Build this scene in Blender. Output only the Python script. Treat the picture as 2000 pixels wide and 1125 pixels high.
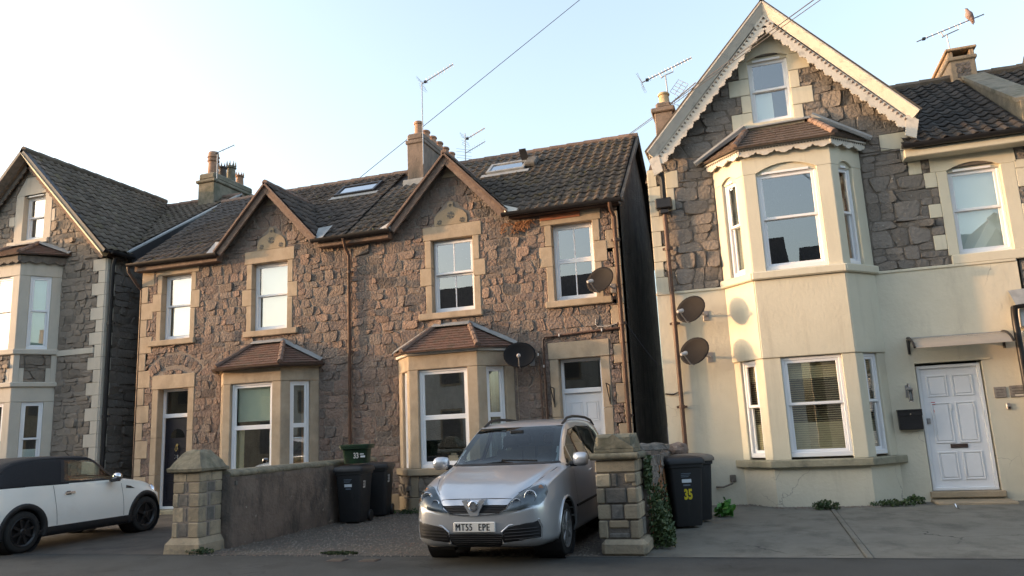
import bpy, bmesh, math, random
from mathutils import Vector, Matrix, noise
from mathutils.geometry import tessellate_polygon
from mathutils.bvhtree import BVHTree
RNG = random.Random(7)
SC = bpy.context.scene
COL = SC.collection
PI = math.pi
for o in list(bpy.data.objects):
    bpy.data.objects.remove(o)

# ------------------------------------------------------------------ camera
def camera():
    yaw, pitch, roll = math.radians(-17.70), math.radians(10.78), math.radians(-2.68)
    cy, sy, cp, sp = math.cos(yaw), math.sin(yaw), math.cos(pitch), math.sin(pitch)
    fwd = Vector((sy*cp, cy*cp, sp)); right = Vector((cy, -sy, 0)); up = right.cross(fwd)
    cr, sr = math.cos(roll), math.sin(roll)
    r = cr*right + sr*up; u = -sr*right + cr*up
    cd = bpy.data.cameras.new('camera'); cam = bpy.data.objects.new('camera', cd); COL.objects.link(cam)
    cd.sensor_width = 36; cd.lens = 1476.1/2000*36; cd.clip_end = 3000; cd.clip_start = .1
    m = Matrix(((r.x, u.x, -fwd.x, 0), (r.y, u.y, -fwd.y, -14.0), (r.z, u.z, -fwd.z, 1.4), (0, 0, 0, 1)))
    cam.matrix_world = m
    SC.camera = cam
camera()

# ------------------------------------------------------------------ light
SUN_A, SUN_E = math.radians(15.0), math.radians(5.1)     # sun stands low in the west, a little in front of the facades
def light():
    w = bpy.data.worlds.new('World'); SC.world = w; w.use_nodes = True
    nt = w.node_tree; nt.nodes.clear()
    out = nt.nodes.new('ShaderNodeOutputWorld'); bg = nt.nodes.new('ShaderNodeBackground')
    sky = nt.nodes.new('ShaderNodeTexSky'); sky.sky_type = 'NISHITA'; sky.sun_disc = False
    sky.sun_elevation = SUN_E
    sky.sun_rotation = math.radians(270) - SUN_A
    sky.altitude = 20; sky.air_density = 1.0; sky.dust_density = 5.0; sky.ozone_density = 1.6
    hs = nt.nodes.new('ShaderNodeHueSaturation'); hs.inputs['Saturation'].default_value = .72; hs.inputs['Value'].default_value = .93
    nt.links.new(sky.outputs[0], hs.inputs['Color']); nt.links.new(hs.outputs[0], bg.inputs[0]); bg.inputs[1].default_value = 0.15
    nt.links.new(bg.outputs[0], out.inputs[0])
    ld = bpy.data.lights.new('sun', 'SUN'); ld.energy = 0.72; ld.angle = math.radians(1.6); ld.color = (1, .55, .25)
    so = bpy.data.objects.new('sun', ld); COL.objects.link(so)
    d = Vector((math.cos(SUN_A)*math.cos(SUN_E), math.sin(SUN_A)*math.cos(SUN_E), -math.sin(SUN_E)))
    so.rotation_euler = d.to_track_quat('-Z', 'Y').to_euler(); so.location = (-30, -20, 20)
    vs = SC.view_settings
    SC.display_settings.display_device = 'sRGB'
    vs.view_transform = 'Standard'; vs.look = 'None'; vs.gamma = 1; vs.exposure = 3.0; vs.use_curve_mapping = False
light()
SC.cycles.max_bounces = 6

# ------------------------------------------------------------------ materials
MATS = {}
def _n(nt, t, **k):
    n = nt.nodes.new(t)
    for a, b in k.items():
        setattr(n, a, b)
    return n
def pm(name, c1, c2=None, scale=6.0, rough=.85, bump=0.0, bscale=40.0, metal=0.0, spec=.4, rand=0.0, stain=None, sscale=(1.3, 1.3, .35), slo=.48, shi=.66,
       coat=0.0, obj=False, speck=None, spscale=60, splo=.62, bdist=.02, rcol=None, mid=None, crack=None):
    m = bpy.data.materials.new(name); m.use_nodes = True; nt = m.node_tree
    b = nt.nodes['Principled BSDF']; L = nt.links.new
    b.inputs['Roughness'].default_value = rough; b.inputs['Metallic'].default_value = metal
    b.inputs['Specular IOR Level'].default_value = spec
    b.inputs['Coat Weight'].default_value = coat; b.inputs['Coat Roughness'].default_value = .06
    if obj:
        tc = _n(nt, 'ShaderNodeTexCoord').outputs['Object']
    else:
        tc = _n(nt, 'ShaderNodeNewGeometry').outputs['Position']
    c2 = c2 or tuple(x*.8 for x in c1)
    nz = _n(nt, 'ShaderNodeTexNoise'); nz.inputs['Scale'].default_value = scale; nz.inputs['Detail'].default_value = 6; nz.inputs['Roughness'].default_value = .62
    L(tc, nz.inputs['Vector'])
    rp = _n(nt, 'ShaderNodeValToRGB'); rp.color_ramp.elements[0].position = .33; rp.color_ramp.elements[1].position = .68
    rp.color_ramp.elements[0].color = (*c1, 1); rp.color_ramp.elements[1].color = (*c2, 1)
    if mid:
        e = rp.color_ramp.elements.new(.5); e.color = (*mid, 1)
    L(nz.outputs['Fac'], rp.inputs[0])
    col = rp.outputs[0]
    def mix(fac, a, bcol, mode='MIX'):
        mx = _n(nt, 'ShaderNodeMix', data_type='RGBA', blend_type=mode)
        if hasattr(fac, 'links') or hasattr(fac, 'is_linked'): L(fac, mx.inputs[0])
        else: mx.inputs[0].default_value = fac
        L(a, mx.inputs[6])
        if isinstance(bcol, tuple): mx.inputs[7].default_value = (*bcol, 1)
        else: L(bcol, mx.inputs[7])
        return mx.outputs[2]
    if rcol or rand:
        oi = _n(nt, 'ShaderNodeObjectInfo')
        wn = _n(nt, 'ShaderNodeTexWhiteNoise', noise_dimensions='1D'); L(oi.outputs['Random'], wn.inputs['W'])
        rnd = wn.outputs['Value']
    if rcol:
        r2 = _n(nt, 'ShaderNodeValToRGB'); r2.color_ramp.interpolation = 'LINEAR'
        els = r2.color_ramp.elements
        els[0].color = (*rcol[0], 1); els[1].color = (*rcol[-1], 1)
        for i, cc in enumerate(rcol[1:-1]):
            e = els.new((i+1)/(len(rcol)-1)); e.color = (*cc, 1)
        L(rnd, r2.inputs[0])
        col = mix(.62, col, r2.outputs[0])
    if rand:
        mr = _n(nt, 'ShaderNodeMapRange'); mr.inputs[3].default_value = 1-rand; mr.inputs[4].default_value = 1+rand
        oi2 = _n(nt, 'ShaderNodeTexWhiteNoise', noise_dimensions='1D')
        ad = _n(nt, 'ShaderNodeMath', operation='ADD'); ad.inputs[1].default_value = 3.7; L(oi.outputs['Random'], ad.inputs[0]); L(ad.outputs[0], oi2.inputs['W'])
        L(oi2.outputs['Value'], mr.inputs[0])
        cmb = _n(nt, 'ShaderNodeCombineColor')
        for i in range(3): L(mr.outputs[0], cmb.inputs[i])
        col = mix(1.0, col, cmb.outputs[0], 'MULTIPLY')
    if stain:
        mp = _n(nt, 'ShaderNodeMapping'); mp.inputs['Scale'].default_value = sscale; L(tc, mp.inputs[0])
        n2 = _n(nt, 'ShaderNodeTexNoise'); n2.inputs['Scale'].default_value = 1.0; n2.inputs['Detail'].default_value = 8; n2.inputs['Roughness'].default_value = .68
        L(mp.outputs[0], n2.inputs['Vector'])
        m2 = _n(nt, 'ShaderNodeMapRange'); m2.inputs[1].default_value = slo; m2.inputs[2].default_value = shi; L(n2.outputs['Fac'], m2.inputs[0])
        col = mix(m2.outputs[0], col, stain)
    if speck:
        v = _n(nt, 'ShaderNodeTexNoise'); v.inputs['Scale'].default_value = spscale; v.inputs['Detail'].default_value = 2; L(tc, v.inputs['Vector'])
        m3 = _n(nt, 'ShaderNodeMapRange'); m3.inputs[1].default_value = splo; m3.inputs[2].default_value = splo+.06; L(v.outputs['Fac'], m3.inputs[0])
        col = mix(m3.outputs[0], col, speck)
    if crack:                                   # hairline cracks: (cells per metre, half width in cells, colour)
        dn = _n(nt, 'ShaderNodeTexNoise'); dn.inputs['Scale'].default_value = 2.2; dn.inputs['Detail'].default_value = 5; L(tc, dn.inputs['Vector'])
        va = _n(nt, 'ShaderNodeVectorMath', operation='SCALE'); va.inputs['Scale'].default_value = .55; L(dn.outputs['Color'], va.inputs[0])
        vb = _n(nt, 'ShaderNodeVectorMath', operation='ADD'); L(tc, vb.inputs[0]); L(va.outputs[0], vb.inputs[1])
        vo = _n(nt, 'ShaderNodeTexVoronoi', feature='DISTANCE_TO_EDGE'); vo.inputs['Scale'].default_value = crack[0]; L(vb.outputs[0], vo.inputs['Vector'])
        ma = _n(nt, 'ShaderNodeMapRange'); ma.inputs[1].default_value = crack[1]; ma.inputs[2].default_value = crack[1]*.3; L(vo.outputs['Distance'], ma.inputs[0])
        gn = _n(nt, 'ShaderNodeTexNoise'); gn.inputs['Scale'].default_value = .7; L(tc, gn.inputs['Vector'])
        mg = _n(nt, 'ShaderNodeMapRange'); mg.inputs[1].default_value = .5; mg.inputs[2].default_value = .6; L(gn.outputs['Fac'], mg.inputs[0])
        mm = _n(nt, 'ShaderNodeMath', operation='MULTIPLY'); L(ma.outputs[0], mm.inputs[0]); L(mg.outputs[0], mm.inputs[1])
        col = mix(mm.outputs[0], col, crack[2])
    L(col, b.inputs['Base Color'])
    if bump:
        bn = _n(nt, 'ShaderNodeTexNoise'); bn.inputs['Scale'].default_value = bscale; bn.inputs['Detail'].default_value = 5; L(tc, bn.inputs['Vector'])
        bp = _n(nt, 'ShaderNodeBump'); bp.inputs['Strength'].default_value = bump; bp.inputs['Distance'].default_value = bdist
        L(bn.outputs['Fac'], bp.inputs['Height']); L(bp.outputs[0], b.inputs['Normal'])
    MATS[name] = m
    return m
def glassmat(name, tint=(.9, .95, .95), refl=.22, rough=0.0):
    m = bpy.data.materials.new(name); m.use_nodes = True; nt = m.node_tree; nt.nodes.clear(); L = nt.links.new
    out = _n(nt, 'ShaderNodeOutputMaterial'); tr = _n(nt, 'ShaderNodeBsdfTransparent'); gl = _n(nt, 'ShaderNodeBsdfGlossy')
    tr.inputs[0].default_value = (*tint, 1); gl.inputs[0].default_value = (1, 1, 1, 1); gl.inputs['Roughness'].default_value = rough
    fr = _n(nt, 'ShaderNodeFresnel'); fr.inputs[0].default_value = 1.55
    ad = _n(nt, 'ShaderNodeMath', operation='ADD'); ad.inputs[1].default_value = refl; ad.use_clamp = True; L(fr.outputs[0], ad.inputs[0])
    # slight waviness of old panes
    bn = _n(nt, 'ShaderNodeTexNoise'); bn.inputs['Scale'].default_value = 1.6; bp = _n(nt, 'ShaderNodeBump'); bp.inputs['Strength'].default_value = .02; bp.inputs['Distance'].default_value = .02
    ge = _n(nt, 'ShaderNodeNewGeometry'); L(ge.outputs['Position'], bn.inputs['Vector']); L(bn.outputs['Fac'], bp.inputs['Height']); L(bp.outputs[0], gl.inputs['Normal'])
    # the inner face of a pane adds no second reflection
    bf = _n(nt, 'ShaderNodeMath', operation='SUBTRACT'); bf.inputs[0].default_value = 1.0; L(ge.outputs['Backfacing'], bf.inputs[1])
    ml = _n(nt, 'ShaderNodeMath', operation='MULTIPLY'); L(ad.outputs[0], ml.inputs[0]); L(bf.outputs[0], ml.inputs[1]); ad = ml
    mx = _n(nt, 'ShaderNodeMixShader'); L(ad.outputs[0], mx.inputs[0]); L(tr.outputs[0], mx.inputs[1]); L(gl.outputs[0], mx.inputs[2]); L(mx.outputs[0], out.inputs[0])
    MATS[name] = m
M = MATS
STONE_RC = [(.125, .114, .103), (.19, .147, .12), (.24, .163, .128), (.155, .138, .122), (.255, .178, .137), (.205, .153, .124), (.148, .13, .116)]
pm('rubble', (.13, .112, .10), (.255, .195, .16), scale=12, rough=.93, bump=1.0, bscale=24, bdist=.045, rcol=STONE_RC, rand=.14, speck=(.30, .275, .245), spscale=22, splo=.68)
pm('rubble_grey', (.175, .148, .12), (.25, .21, .17), scale=9, rough=.92, bump=.8, bscale=16, bdist=.03, rcol=[(.17, .145, .12), (.225, .188, .152), (.195, .17, .142), (.25, .205, .163)], rand=.15)
pm('rubble_dark', (.155, .138, .12), (.23, .202, .175), scale=10, rough=.92, bump=1.0, bscale=20, bdist=.03, rcol=[(.15, .134, .118), (.2, .174, .15), (.178, .16, .142), (.22, .19, .163)], rand=.12, speck=(.35, .33, .3), spscale=20, splo=.7)
pm('mortar', (.19, .162, .138), (.25, .213, .18), scale=7, rough=.95, bump=.8, bscale=45, bdist=.02)
pm('mortar_dark', (.10, .088, .076), (.155, .135, .115), scale=6, rough=.95, bump=.7, bscale=45)
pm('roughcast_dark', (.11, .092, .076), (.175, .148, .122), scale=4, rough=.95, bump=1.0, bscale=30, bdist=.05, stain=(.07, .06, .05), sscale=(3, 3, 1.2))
pm('bath_stone', (.35, .275, .19), (.43, .345, .25), scale=4, rough=.85, bump=.3, bscale=30, stain=(.22, .185, .14), sscale=(1.8, 1.8, .9), slo=.5, shi=.76)
pm('bath_stone_dirty', (0.288, 0.228, 0.152), (0.376, 0.296, 0.2), scale=4, rough=.88, bump=.35, bscale=30, stain=(0.152, 0.132, 0.1), sscale=(2, 2, 2), slo=.45, shi=.75)
pm('pillar_stone', (0.264, 0.22, 0.156), (0.368, 0.304, 0.212), scale=5, rough=.92, bump=.55, bscale=24, rand=.22, stain=(0.136, 0.128, 0.104), sscale=(4, 4, 4), slo=.5, shi=.72)
pm('coping_stone', (.13, .12, .09), (.25, .22, .155), scale=7, rough=.95, bump=.8, bscale=18, stain=(.09, .09, .06), sscale=(5, 5, 5), slo=.48, shi=.7)
pm('pillar_grey', (.10, .095, .085), (.17, .155, .135), scale=8, rough=.95, bump=.8, bscale=20, rand=.2)
pm('cream_paint', (.56, .52, .405), (.605, .565, .445), scale=2, rough=.62, bump=.35, bscale=18, bdist=.012, stain=(.44, .405, .315), sscale=(3.5, 3.5, .3), slo=.54, shi=.78)
pm('cream_base', (.555, .515, .405), (.60, .56, .445), scale=2, rough=.65, bump=.45, bscale=16, bdist=.016, stain=(.43, .40, .32), sscale=(2.6, 2.6, .45), slo=.55, shi=.82, crack=(.75, .0045, (.36, .33, .27)))
pm('pale_paint', (.46, .42, .355), (.52, .475, .40), scale=2, rough=.7, bump=.2, bscale=30, bdist=.008, stain=(.36, .325, .265), sscale=(3, 3, .5), slo=.52, shi=.78)
pm('sill_grey', (0.24, 0.224, 0.16), (0.32, 0.296, 0.216), scale=4, rough=.85, bump=.4, bscale=25, stain=(0.16, 0.152, 0.112), sscale=(3, 3, 3))
pm('upvc', (.80, .80, .81), (.76, .76, .77), scale=2, rough=.32, spec=.5)
pm('white_paint', (0.608, 0.592, 0.568), (0.56, 0.544, 0.512), scale=3, rough=.5, bump=.1, bscale=40, stain=(0.44, 0.408, 0.36), sscale=(3, 3, 1.2), slo=.6, shi=.85)
pm('door_white', (.78, .78, .79), (.72, .72, .73), scale=3, rough=.45, stain=(.58, .53, .48), sscale=(4, 4, 1.0), slo=.62, shi=.8)
pm('door_navy', (.006, .007, .014), (.009, .010, .02), rough=.35)
pm('barge_white', (0.592, 0.552, 0.48), (0.528, 0.496, 0.44), scale=5, rough=.6, bump=.3, bscale=30, stain=(0.36, 0.336, 0.296), sscale=(6, 6, 6), slo=.54, shi=.7)
pm('barge_brown', (.145, .098, .075), (.225, .158, .12), scale=14, rough=.8, bump=.4, bscale=40, stain=(.26, .2, .155), sscale=(7, 7, 7), slo=.54, shi=.78)
pm('barge_black', (.018, .017, .02), (.028, .026, .028), rough=.45)
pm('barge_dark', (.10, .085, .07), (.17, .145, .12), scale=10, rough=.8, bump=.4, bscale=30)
pm('barge_sunlit', (.80, .66, .42), (.74, .6, .38), rough=.4, spec=.5)  # white-painted moulding with the low sun's golden light put into its colour
TILE_RC = [(.062, .05, .043), (.082, .065, .055), (.06, .053, .048), (.095, .073, .058), (.07, .059, .051)]
pm('pantile', (.072, .056, .047), (.11, .085, .07), scale=7, rough=.85, bump=.5, bscale=40, rcol=TILE_RC, rand=.22, speck=(.16, .15, .13), spscale=26, splo=.68)
pm('pantile_lichen', (.07, .058, .047), (.105, .086, .064), scale=7, rough=.9, bump=.6, bscale=40, rcol=TILE_RC, rand=.22, stain=(.16, .112, .045), sscale=(3.2, 3.2, 3.2), slo=.55, shi=.72, speck=(.16, .155, .13), spscale=26, splo=.69)
pm('pantile_dark', (0.0288, 0.0256, 0.0232), (0.0544, 0.048, 0.0424), scale=7, rough=.8, bump=.5, bscale=40, rcol=[(0.028, 0.024, 0.0216), (0.0464, 0.04, 0.0352), (0.036, 0.0336, 0.032), (0.06, 0.048, 0.04)], rand=.32, speck=(0.16, 0.16, 0.152), spscale=14, splo=.7)
pm('roof_brown', (.10, .08, .064), (.145, .116, .09), scale=7, rough=.9, bump=.6, bscale=40, rcol=[(.09, .071, .058), (.12, .094, .073), (.105, .088, .072), (.135, .107, .082)], rand=.2, stain=(.145, .12, .065), sscale=(3, 3, 3), slo=.55, shi=.75)
pm('bay_tile', (.105, .06, .047), (.16, .092, .07), scale=11, rough=.85, bump=.5, bscale=40, rand=.2, stain=(.10, .075, .058), sscale=(6, 6, 6), slo=.45, shi=.66)
pm('bay_tile_brown', (.08, .06, .05), (.13, .092, .072), scale=12, rough=.85, bump=.5, bscale=40, rand=.25, stain=(.075, .064, .054), sscale=(9, 9, 9), slo=.48, shi=.68, speck=(.33, .3, .25), spscale=30, splo=.69)
pm('ridge_tile', (.15, .10, .08), (.22, .155, .12), scale=7, rough=.85, bump=.5, bscale=30, rand=.2)
pm('lead', (.22, .23, .235), (.30, .31, .31), scale=6, rough=.55, bump=.3, bscale=14)
pm('black_plastic', (.014, .013, .014), (.022, .021, .022), rough=.4)
pm('brown_pipe', (.085, .045, .03), (.13, .07, .045), scale=8, rough=.5, stain=(.05, .03, .022), sscale=(9, 9, 2))
pm('brown_gutter', (.05, .032, .026), (.08, .05, .038), rough=.5)
pm('terracotta', (0.32, 0.188, 0.12), (0.4, 0.248, 0.168), scale=6, rough=.85, bump=.2, stain=(0.208, 0.136, 0.096), sscale=(5, 5, 5), rand=.15)
pm('pot_buff', (.46, .35, .2), (.54, .42, .25), scale=6, rough=.8, stain=(.22, .16, .1), sscale=(5, 5, 5))
pm('pot_dark', (.05, .042, .038), (.09, .075, .065), scale=8, rough=.85)
pm('chimney_render', (0.168, 0.132, 0.108), (0.24, 0.188, 0.152), scale=4, rough=.92, bump=.5, bscale=30, stain=(0.088, 0.08, 0.068), sscale=(3, 3, 1.2), slo=.45, shi=.68)
pm('chimney_grey', (0.136, 0.128, 0.1), (0.216, 0.192, 0.148), scale=5, rough=.93, bump=.6, bscale=25, stain=(0.08, 0.084, 0.056), sscale=(3, 3, 2), slo=.48, shi=.68)
pm('chimney_warm', (0.288, 0.208, 0.136), (0.368, 0.272, 0.184), scale=5, rough=.9, bump=.5, bscale=25, stain=(0.16, 0.128, 0.096), sscale=(4, 4, 3), slo=.52, shi=.75)
pm('aluminium', (.32, .31, .31), (.42, .41, .41), rough=.45, metal=.7)
pm('wire', (.05, .05, .055), (.08, .08, .085), rough=.6)
pm('interior', (.10, .09, .08), (.13, .115, .1), scale=1, rough=.9)
pm('net', (.80, .78, .72), (.73, .71, .66), scale=2, rough=.9)
pm('blind_sage', (.50, .545, .44), (.46, .50, .41), scale=2, rough=.8)
pm('curtain_rust', (.46, .24, .13), (.36, .18, .10), scale=5, rough=.9)
pm('curtain_grey', (.58, .53, .46), (.46, .42, .37), scale=5, rough=.9)
pm('slat_wood', (.62, .48, .29), (.70, .55, .34), scale=9, rough=.5)
glassmat('glass', refl=.21)
glassmat('glass_dark', tint=(.5, .52, .52), refl=.06)
glassmat('car_glass', tint=(.42, .48, .47), refl=.0)
pm('rust_paint', (.42, .13, .06), (.30, .12, .06), scale=6, rough=.7, stain=(.16, .10, .07), sscale=(2, 2, 2))
pm('chrome', (.72, .72, .73), (.66, .66, .68), rough=.12, metal=1.0)
pm('brass', (.6, .42, .16), (.5, .36, .14), rough=.3, metal=1.0)
pm('red_sticker', (.5, .05, .06), (.45, .05, .06), rough=.6)

# ------------------------------------------------------------------ mesh helpers
class Frame:
    """u along a surface, v up, n outwards"""
    def __init__(s, o, U, N=None):
        s.o = Vector(o); s.U = Vector(U).normalized(); s.V = Vector((0, 0, 1)); s.N = s.U.cross(s.V) if N is None else Vector(N)
    def __call__(s, u, v, n=0.0):
        return s.o + s.U*u + s.V*v + s.N*n
class Slope(Frame):
    """u along the eaves, v up the slope, n outwards"""
    def __init__(s, o, U, V):
        s.o = Vector(o); s.U = Vector(U).normalized(); s.V = Vector(V).normalized(); s.N = s.U.cross(s.V)
WF = Frame((0, 0, 0), (1, 0, 0))           # the common building line: u = x, v = z, n = -y
ID = lambda x, y, z: Vector((x, y, z))
class MB:
    def __init__(s, F=None):
        s.v = []; s.f = []; s.m = []; s.F = F
    def add(s, vs, fs, mi=0):
        b = len(s.v)
        s.v += [tuple(s.F(*p)) if s.F else tuple(p) for p in vs]
        for f in fs:
            s.f.append(tuple(i+b for i in f)); s.m.append(mi)
        return s
    def box(s, lo, hi, c=0.0, mi=0):
        (a, b, d), (e, f, g) = lo, hi
        if c <= 0:
            vs = [(a, b, d), (e, b, d), (e, f, d), (a, f, d), (a, b, g), (e, b, g), (e, f, g), (a, f, g)]
            return s.add(vs, [(0, 3, 2, 1), (4, 5, 6, 7), (0, 1, 5, 4), (1, 2, 6, 5), (2, 3, 7, 6), (3, 0, 4, 7)], mi)
        c = min(c, (e-a)*.45, (f-b)*.45, (g-d)*.45)
        vs = []; idx = {}
        for i in (0, 1):
            for j in (0, 1):
                for k in (0, 1):
                    P = [(a, e)[i], (b, f)[j], (d, g)[k]]
                    Q = [(a+c, e-c)[i], (b+c, f-c)[j], (d+c, g-c)[k]]
                    for ax in range(3):
                        p = list(Q); p[ax] = P[ax]
                        idx[(i, j, k, ax)] = len(vs); vs.append(tuple(p))
        fs = []
        def q(ax, val):
            o = [x for x in range(3) if x != ax]
            r = []
            for x, y in ((0, 0), (1, 0), (1, 1), (0, 1)):
                t = [0, 0, 0]; t[ax] = val; t[o[0]] = x; t[o[1]] = y
                r.append(idx[(t[0], t[1], t[2], ax)])
            flip = (val == 0) ^ (ax == 1)
            fs.append(tuple(r[::-1]) if flip else tuple(r))
        for ax in range(3):
            q(ax, 0); q(ax, 1)
        for ax in range(3):                 # edges running along ax
            o = [x for x in range(3) if x != ax]
            for x in (0, 1):
                for y in (0, 1):
                    t0 = [0, 0, 0]; t0[o[0]] = x; t0[o[1]] = y; t1 = list(t0); t1[ax] = 1
                    fs.append((idx[(*t0, o[0])], idx[(*t1, o[0])], idx[(*t1, o[1])], idx[(*t0, o[1])]))
        for i in (0, 1):
            for j in (0, 1):
                for k in (0, 1):
                    fs.append((idx[(i, j, k, 0)], idx[(i, j, k, 1)], idx[(i, j, k, 2)]))
        return s.add(vs, fs, mi)
    def prism(s, poly, n0, n1, mi=0):
        """polygon in (u, v) extruded from n0 to n1"""
        k = len(poly)
        vs = [(u, v, n0) for u, v in poly] + [(u, v, n1) for u, v in poly]
        tr = tessellate_polygon([[Vector((u, v, 0)) for u, v in poly]])
        fs = [tuple(t) for t in tr] + [tuple(i+k for i in t) for t in tr]
        fs += [(i, (i+1) % k, (i+1) % k+k, i+k) for i in range(k)]
        return s.add(vs, fs, mi)
    def tube(s, pts, r, seg=8, mi=0, cap=True):
        pts = [Vector(p) for p in pts]; n = len(pts); rings = []
        rr = r if isinstance(r, (list, tuple)) else [r]*n
        ref = None; vs = []
        for i, p in enumerate(pts):
            t = (pts[min(i+1, n-1)] - pts[max(i-1, 0)]).normalized()
            if ref is None:
                ref = Vector((0, 0, 1)) if abs(t.z) < .9 else Vector((1, 0, 0))
            a = t.cross(ref).normalized(); b = t.cross(a); ref = -b if b.dot(ref) < 0 else b
            for j in range(seg):
                w = 2*PI*j/seg
                vs.append(tuple(p + a*math.cos(w)*rr[i] + b*math.sin(w)*rr[i]))
        fs = [(i*seg+j, i*seg+(j+1) % seg, (i+1)*seg+(j+1) % seg, (i+1)*seg+j) for i in range(n-1) for j in range(seg)]
        if cap:
            fs += [tuple(range(seg))[::-1], tuple((n-1)*seg+j for j in range(seg))]
        return s.add(vs, fs, mi)
    def lathe(s, prof, c=(0, 0, 0), seg=16, axis=None, mi=0, cap=True):
        """profile of (radius, height) about a z axis through c (or the frame given by axis=(X,Y,Z))"""
        X, Yv, Zv = axis or (Vector((1, 0, 0)), Vector((0, 1, 0)), Vector((0, 0, 1)))
        c = Vector(c); vs = []
        for r, h in prof:
            for j in range(seg):
                w = 2*PI*j/seg
                vs.append(tuple(c + X*(r*math.cos(w)) + Yv*(r*math.sin(w)) + Zv*h))
        n = len(prof)
        fs = [(i*seg+j, i*seg+(j+1) % seg, (i+1)*seg+(j+1) % seg, (i+1)*seg+j) for i in range(n-1) for j in range(seg)]
        if cap:
            fs += [tuple(range(seg))[::-1], tuple((n-1)*seg+j for j in range(seg))]
        return s.add(vs, fs, mi)
    def build(s, name, mat, parent=None, smooth=False, fix=True, world=True):
        me = bpy.data.meshes.new(name)
        me.from_pydata(s.v, [], s.f)
        for mm in (mat if isinstance(mat, (list, tuple)) else [mat]):
            me.materials.append(M[mm])
        if len(me.materials) > 1:
            me.polygons.foreach_set('material_index', s.m)
        if fix:
            bm = bmesh.new(); bm.from_mesh(me); bmesh.ops.recalc_face_normals(bm, faces=bm.faces); bm.to_mesh(me); bm.free()
        if smooth:
            me.polygons.foreach_set('use_smooth', [True]*len(me.polygons))
            if smooth != 'all':
                me.set_sharp_from_angle(angle=math.radians(40 if smooth is True else smooth))
        me.update()
        return link(name, me, parent, world)
def link(name, me, parent=None, world=True):
    o = bpy.data.objects.new(name, me); COL.objects.link(o)
    if parent is not None:
        o.parent = parent
        if world:
            o.matrix_parent_inverse = wm(parent).inverted()
    return o
def wm(o):
    m = Matrix.LocRotScale(o.location, o.rotation_euler, o.scale)
    return (wm(o.parent) @ o.matrix_parent_inverse @ m) if o.parent else m
def thing(name, label, cat, loc=(0, 0, 0), rz=0.0, group=None, kind=None):
    o = bpy.data.objects.new(name, None); COL.objects.link(o)
    o.location = loc; o.rotation_euler = (0, 0, rz); o.empty_display_size = .2
    return tag(o, label, cat, group, kind)
def tag(o, label, cat, group=None, kind=None):
    o['label'] = label; o['category'] = cat
    if group: o['group'] = group
    if kind: o['kind'] = kind
    return o
def clone_tree(root, loc, rz, label, group):
    def cp(o, par):
        c = o.copy(); COL.objects.link(c); c.parent = par
        if par: c.matrix_parent_inverse = o.matrix_parent_inverse.copy()
        for ch in o.children: cp(ch, c)
        return c
    r = cp(root, None); r.location = loc; r.rotation_euler = (0, 0, rz); r['label'] = label; r['group'] = group
    return r

# ------------------------------------------------------------------ polygons
def clip(poly, a, b, c):
    """keep a*u + b*v <= c"""
    out = []
    for i in range(len(poly)):
        p, q = poly[i], poly[(i+1) % len(poly)]
        dp, dq = a*p[0]+b*p[1]-c, a*q[0]+b*q[1]-c
        if dp <= 0: out.append(p)
        if (dp < 0 < dq) or (dq < 0 < dp):
            t = dp/(dp-dq); out.append((p[0]+(q[0]-p[0])*t, p[1]+(q[1]-p[1])*t))
    return out
def area(p):
    return .5*sum(p[i][0]*p[(i+1) % len(p)][1]-p[(i+1) % len(p)][0]*p[i][1] for i in range(len(p)))
def subtract(P, E):
    """convex P minus convex E (both counter-clockwise): list of convex pieces"""
    pieces = []; k = len(E)
    for i in range(k):
        (x0, y0), (x1, y1) = E[i], E[(i+1) % k]
        a, b = (y1-y0), -(x1-x0); c = a*x0+b*y0        # inside: a*u+b*v <= c
        o = clip(P, -a, -b, -c)
        if len(o) > 2 and abs(area(o)) > 1e-5: pieces.append(o)
        P = clip(P, a, b, c)
        if len(P) < 3 or abs(area(P)) < 1e-6: return pieces
    return pieces
def rect(u0, v0, u1, v1):
    return [(u0, v0), (u1, v0), (u1, v1), (u0, v1)]
def bbox(p):
    return min(x for x, _ in p), min(y for _, y in p), max(x for x, _ in p), max(y for _, y in p)
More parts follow.
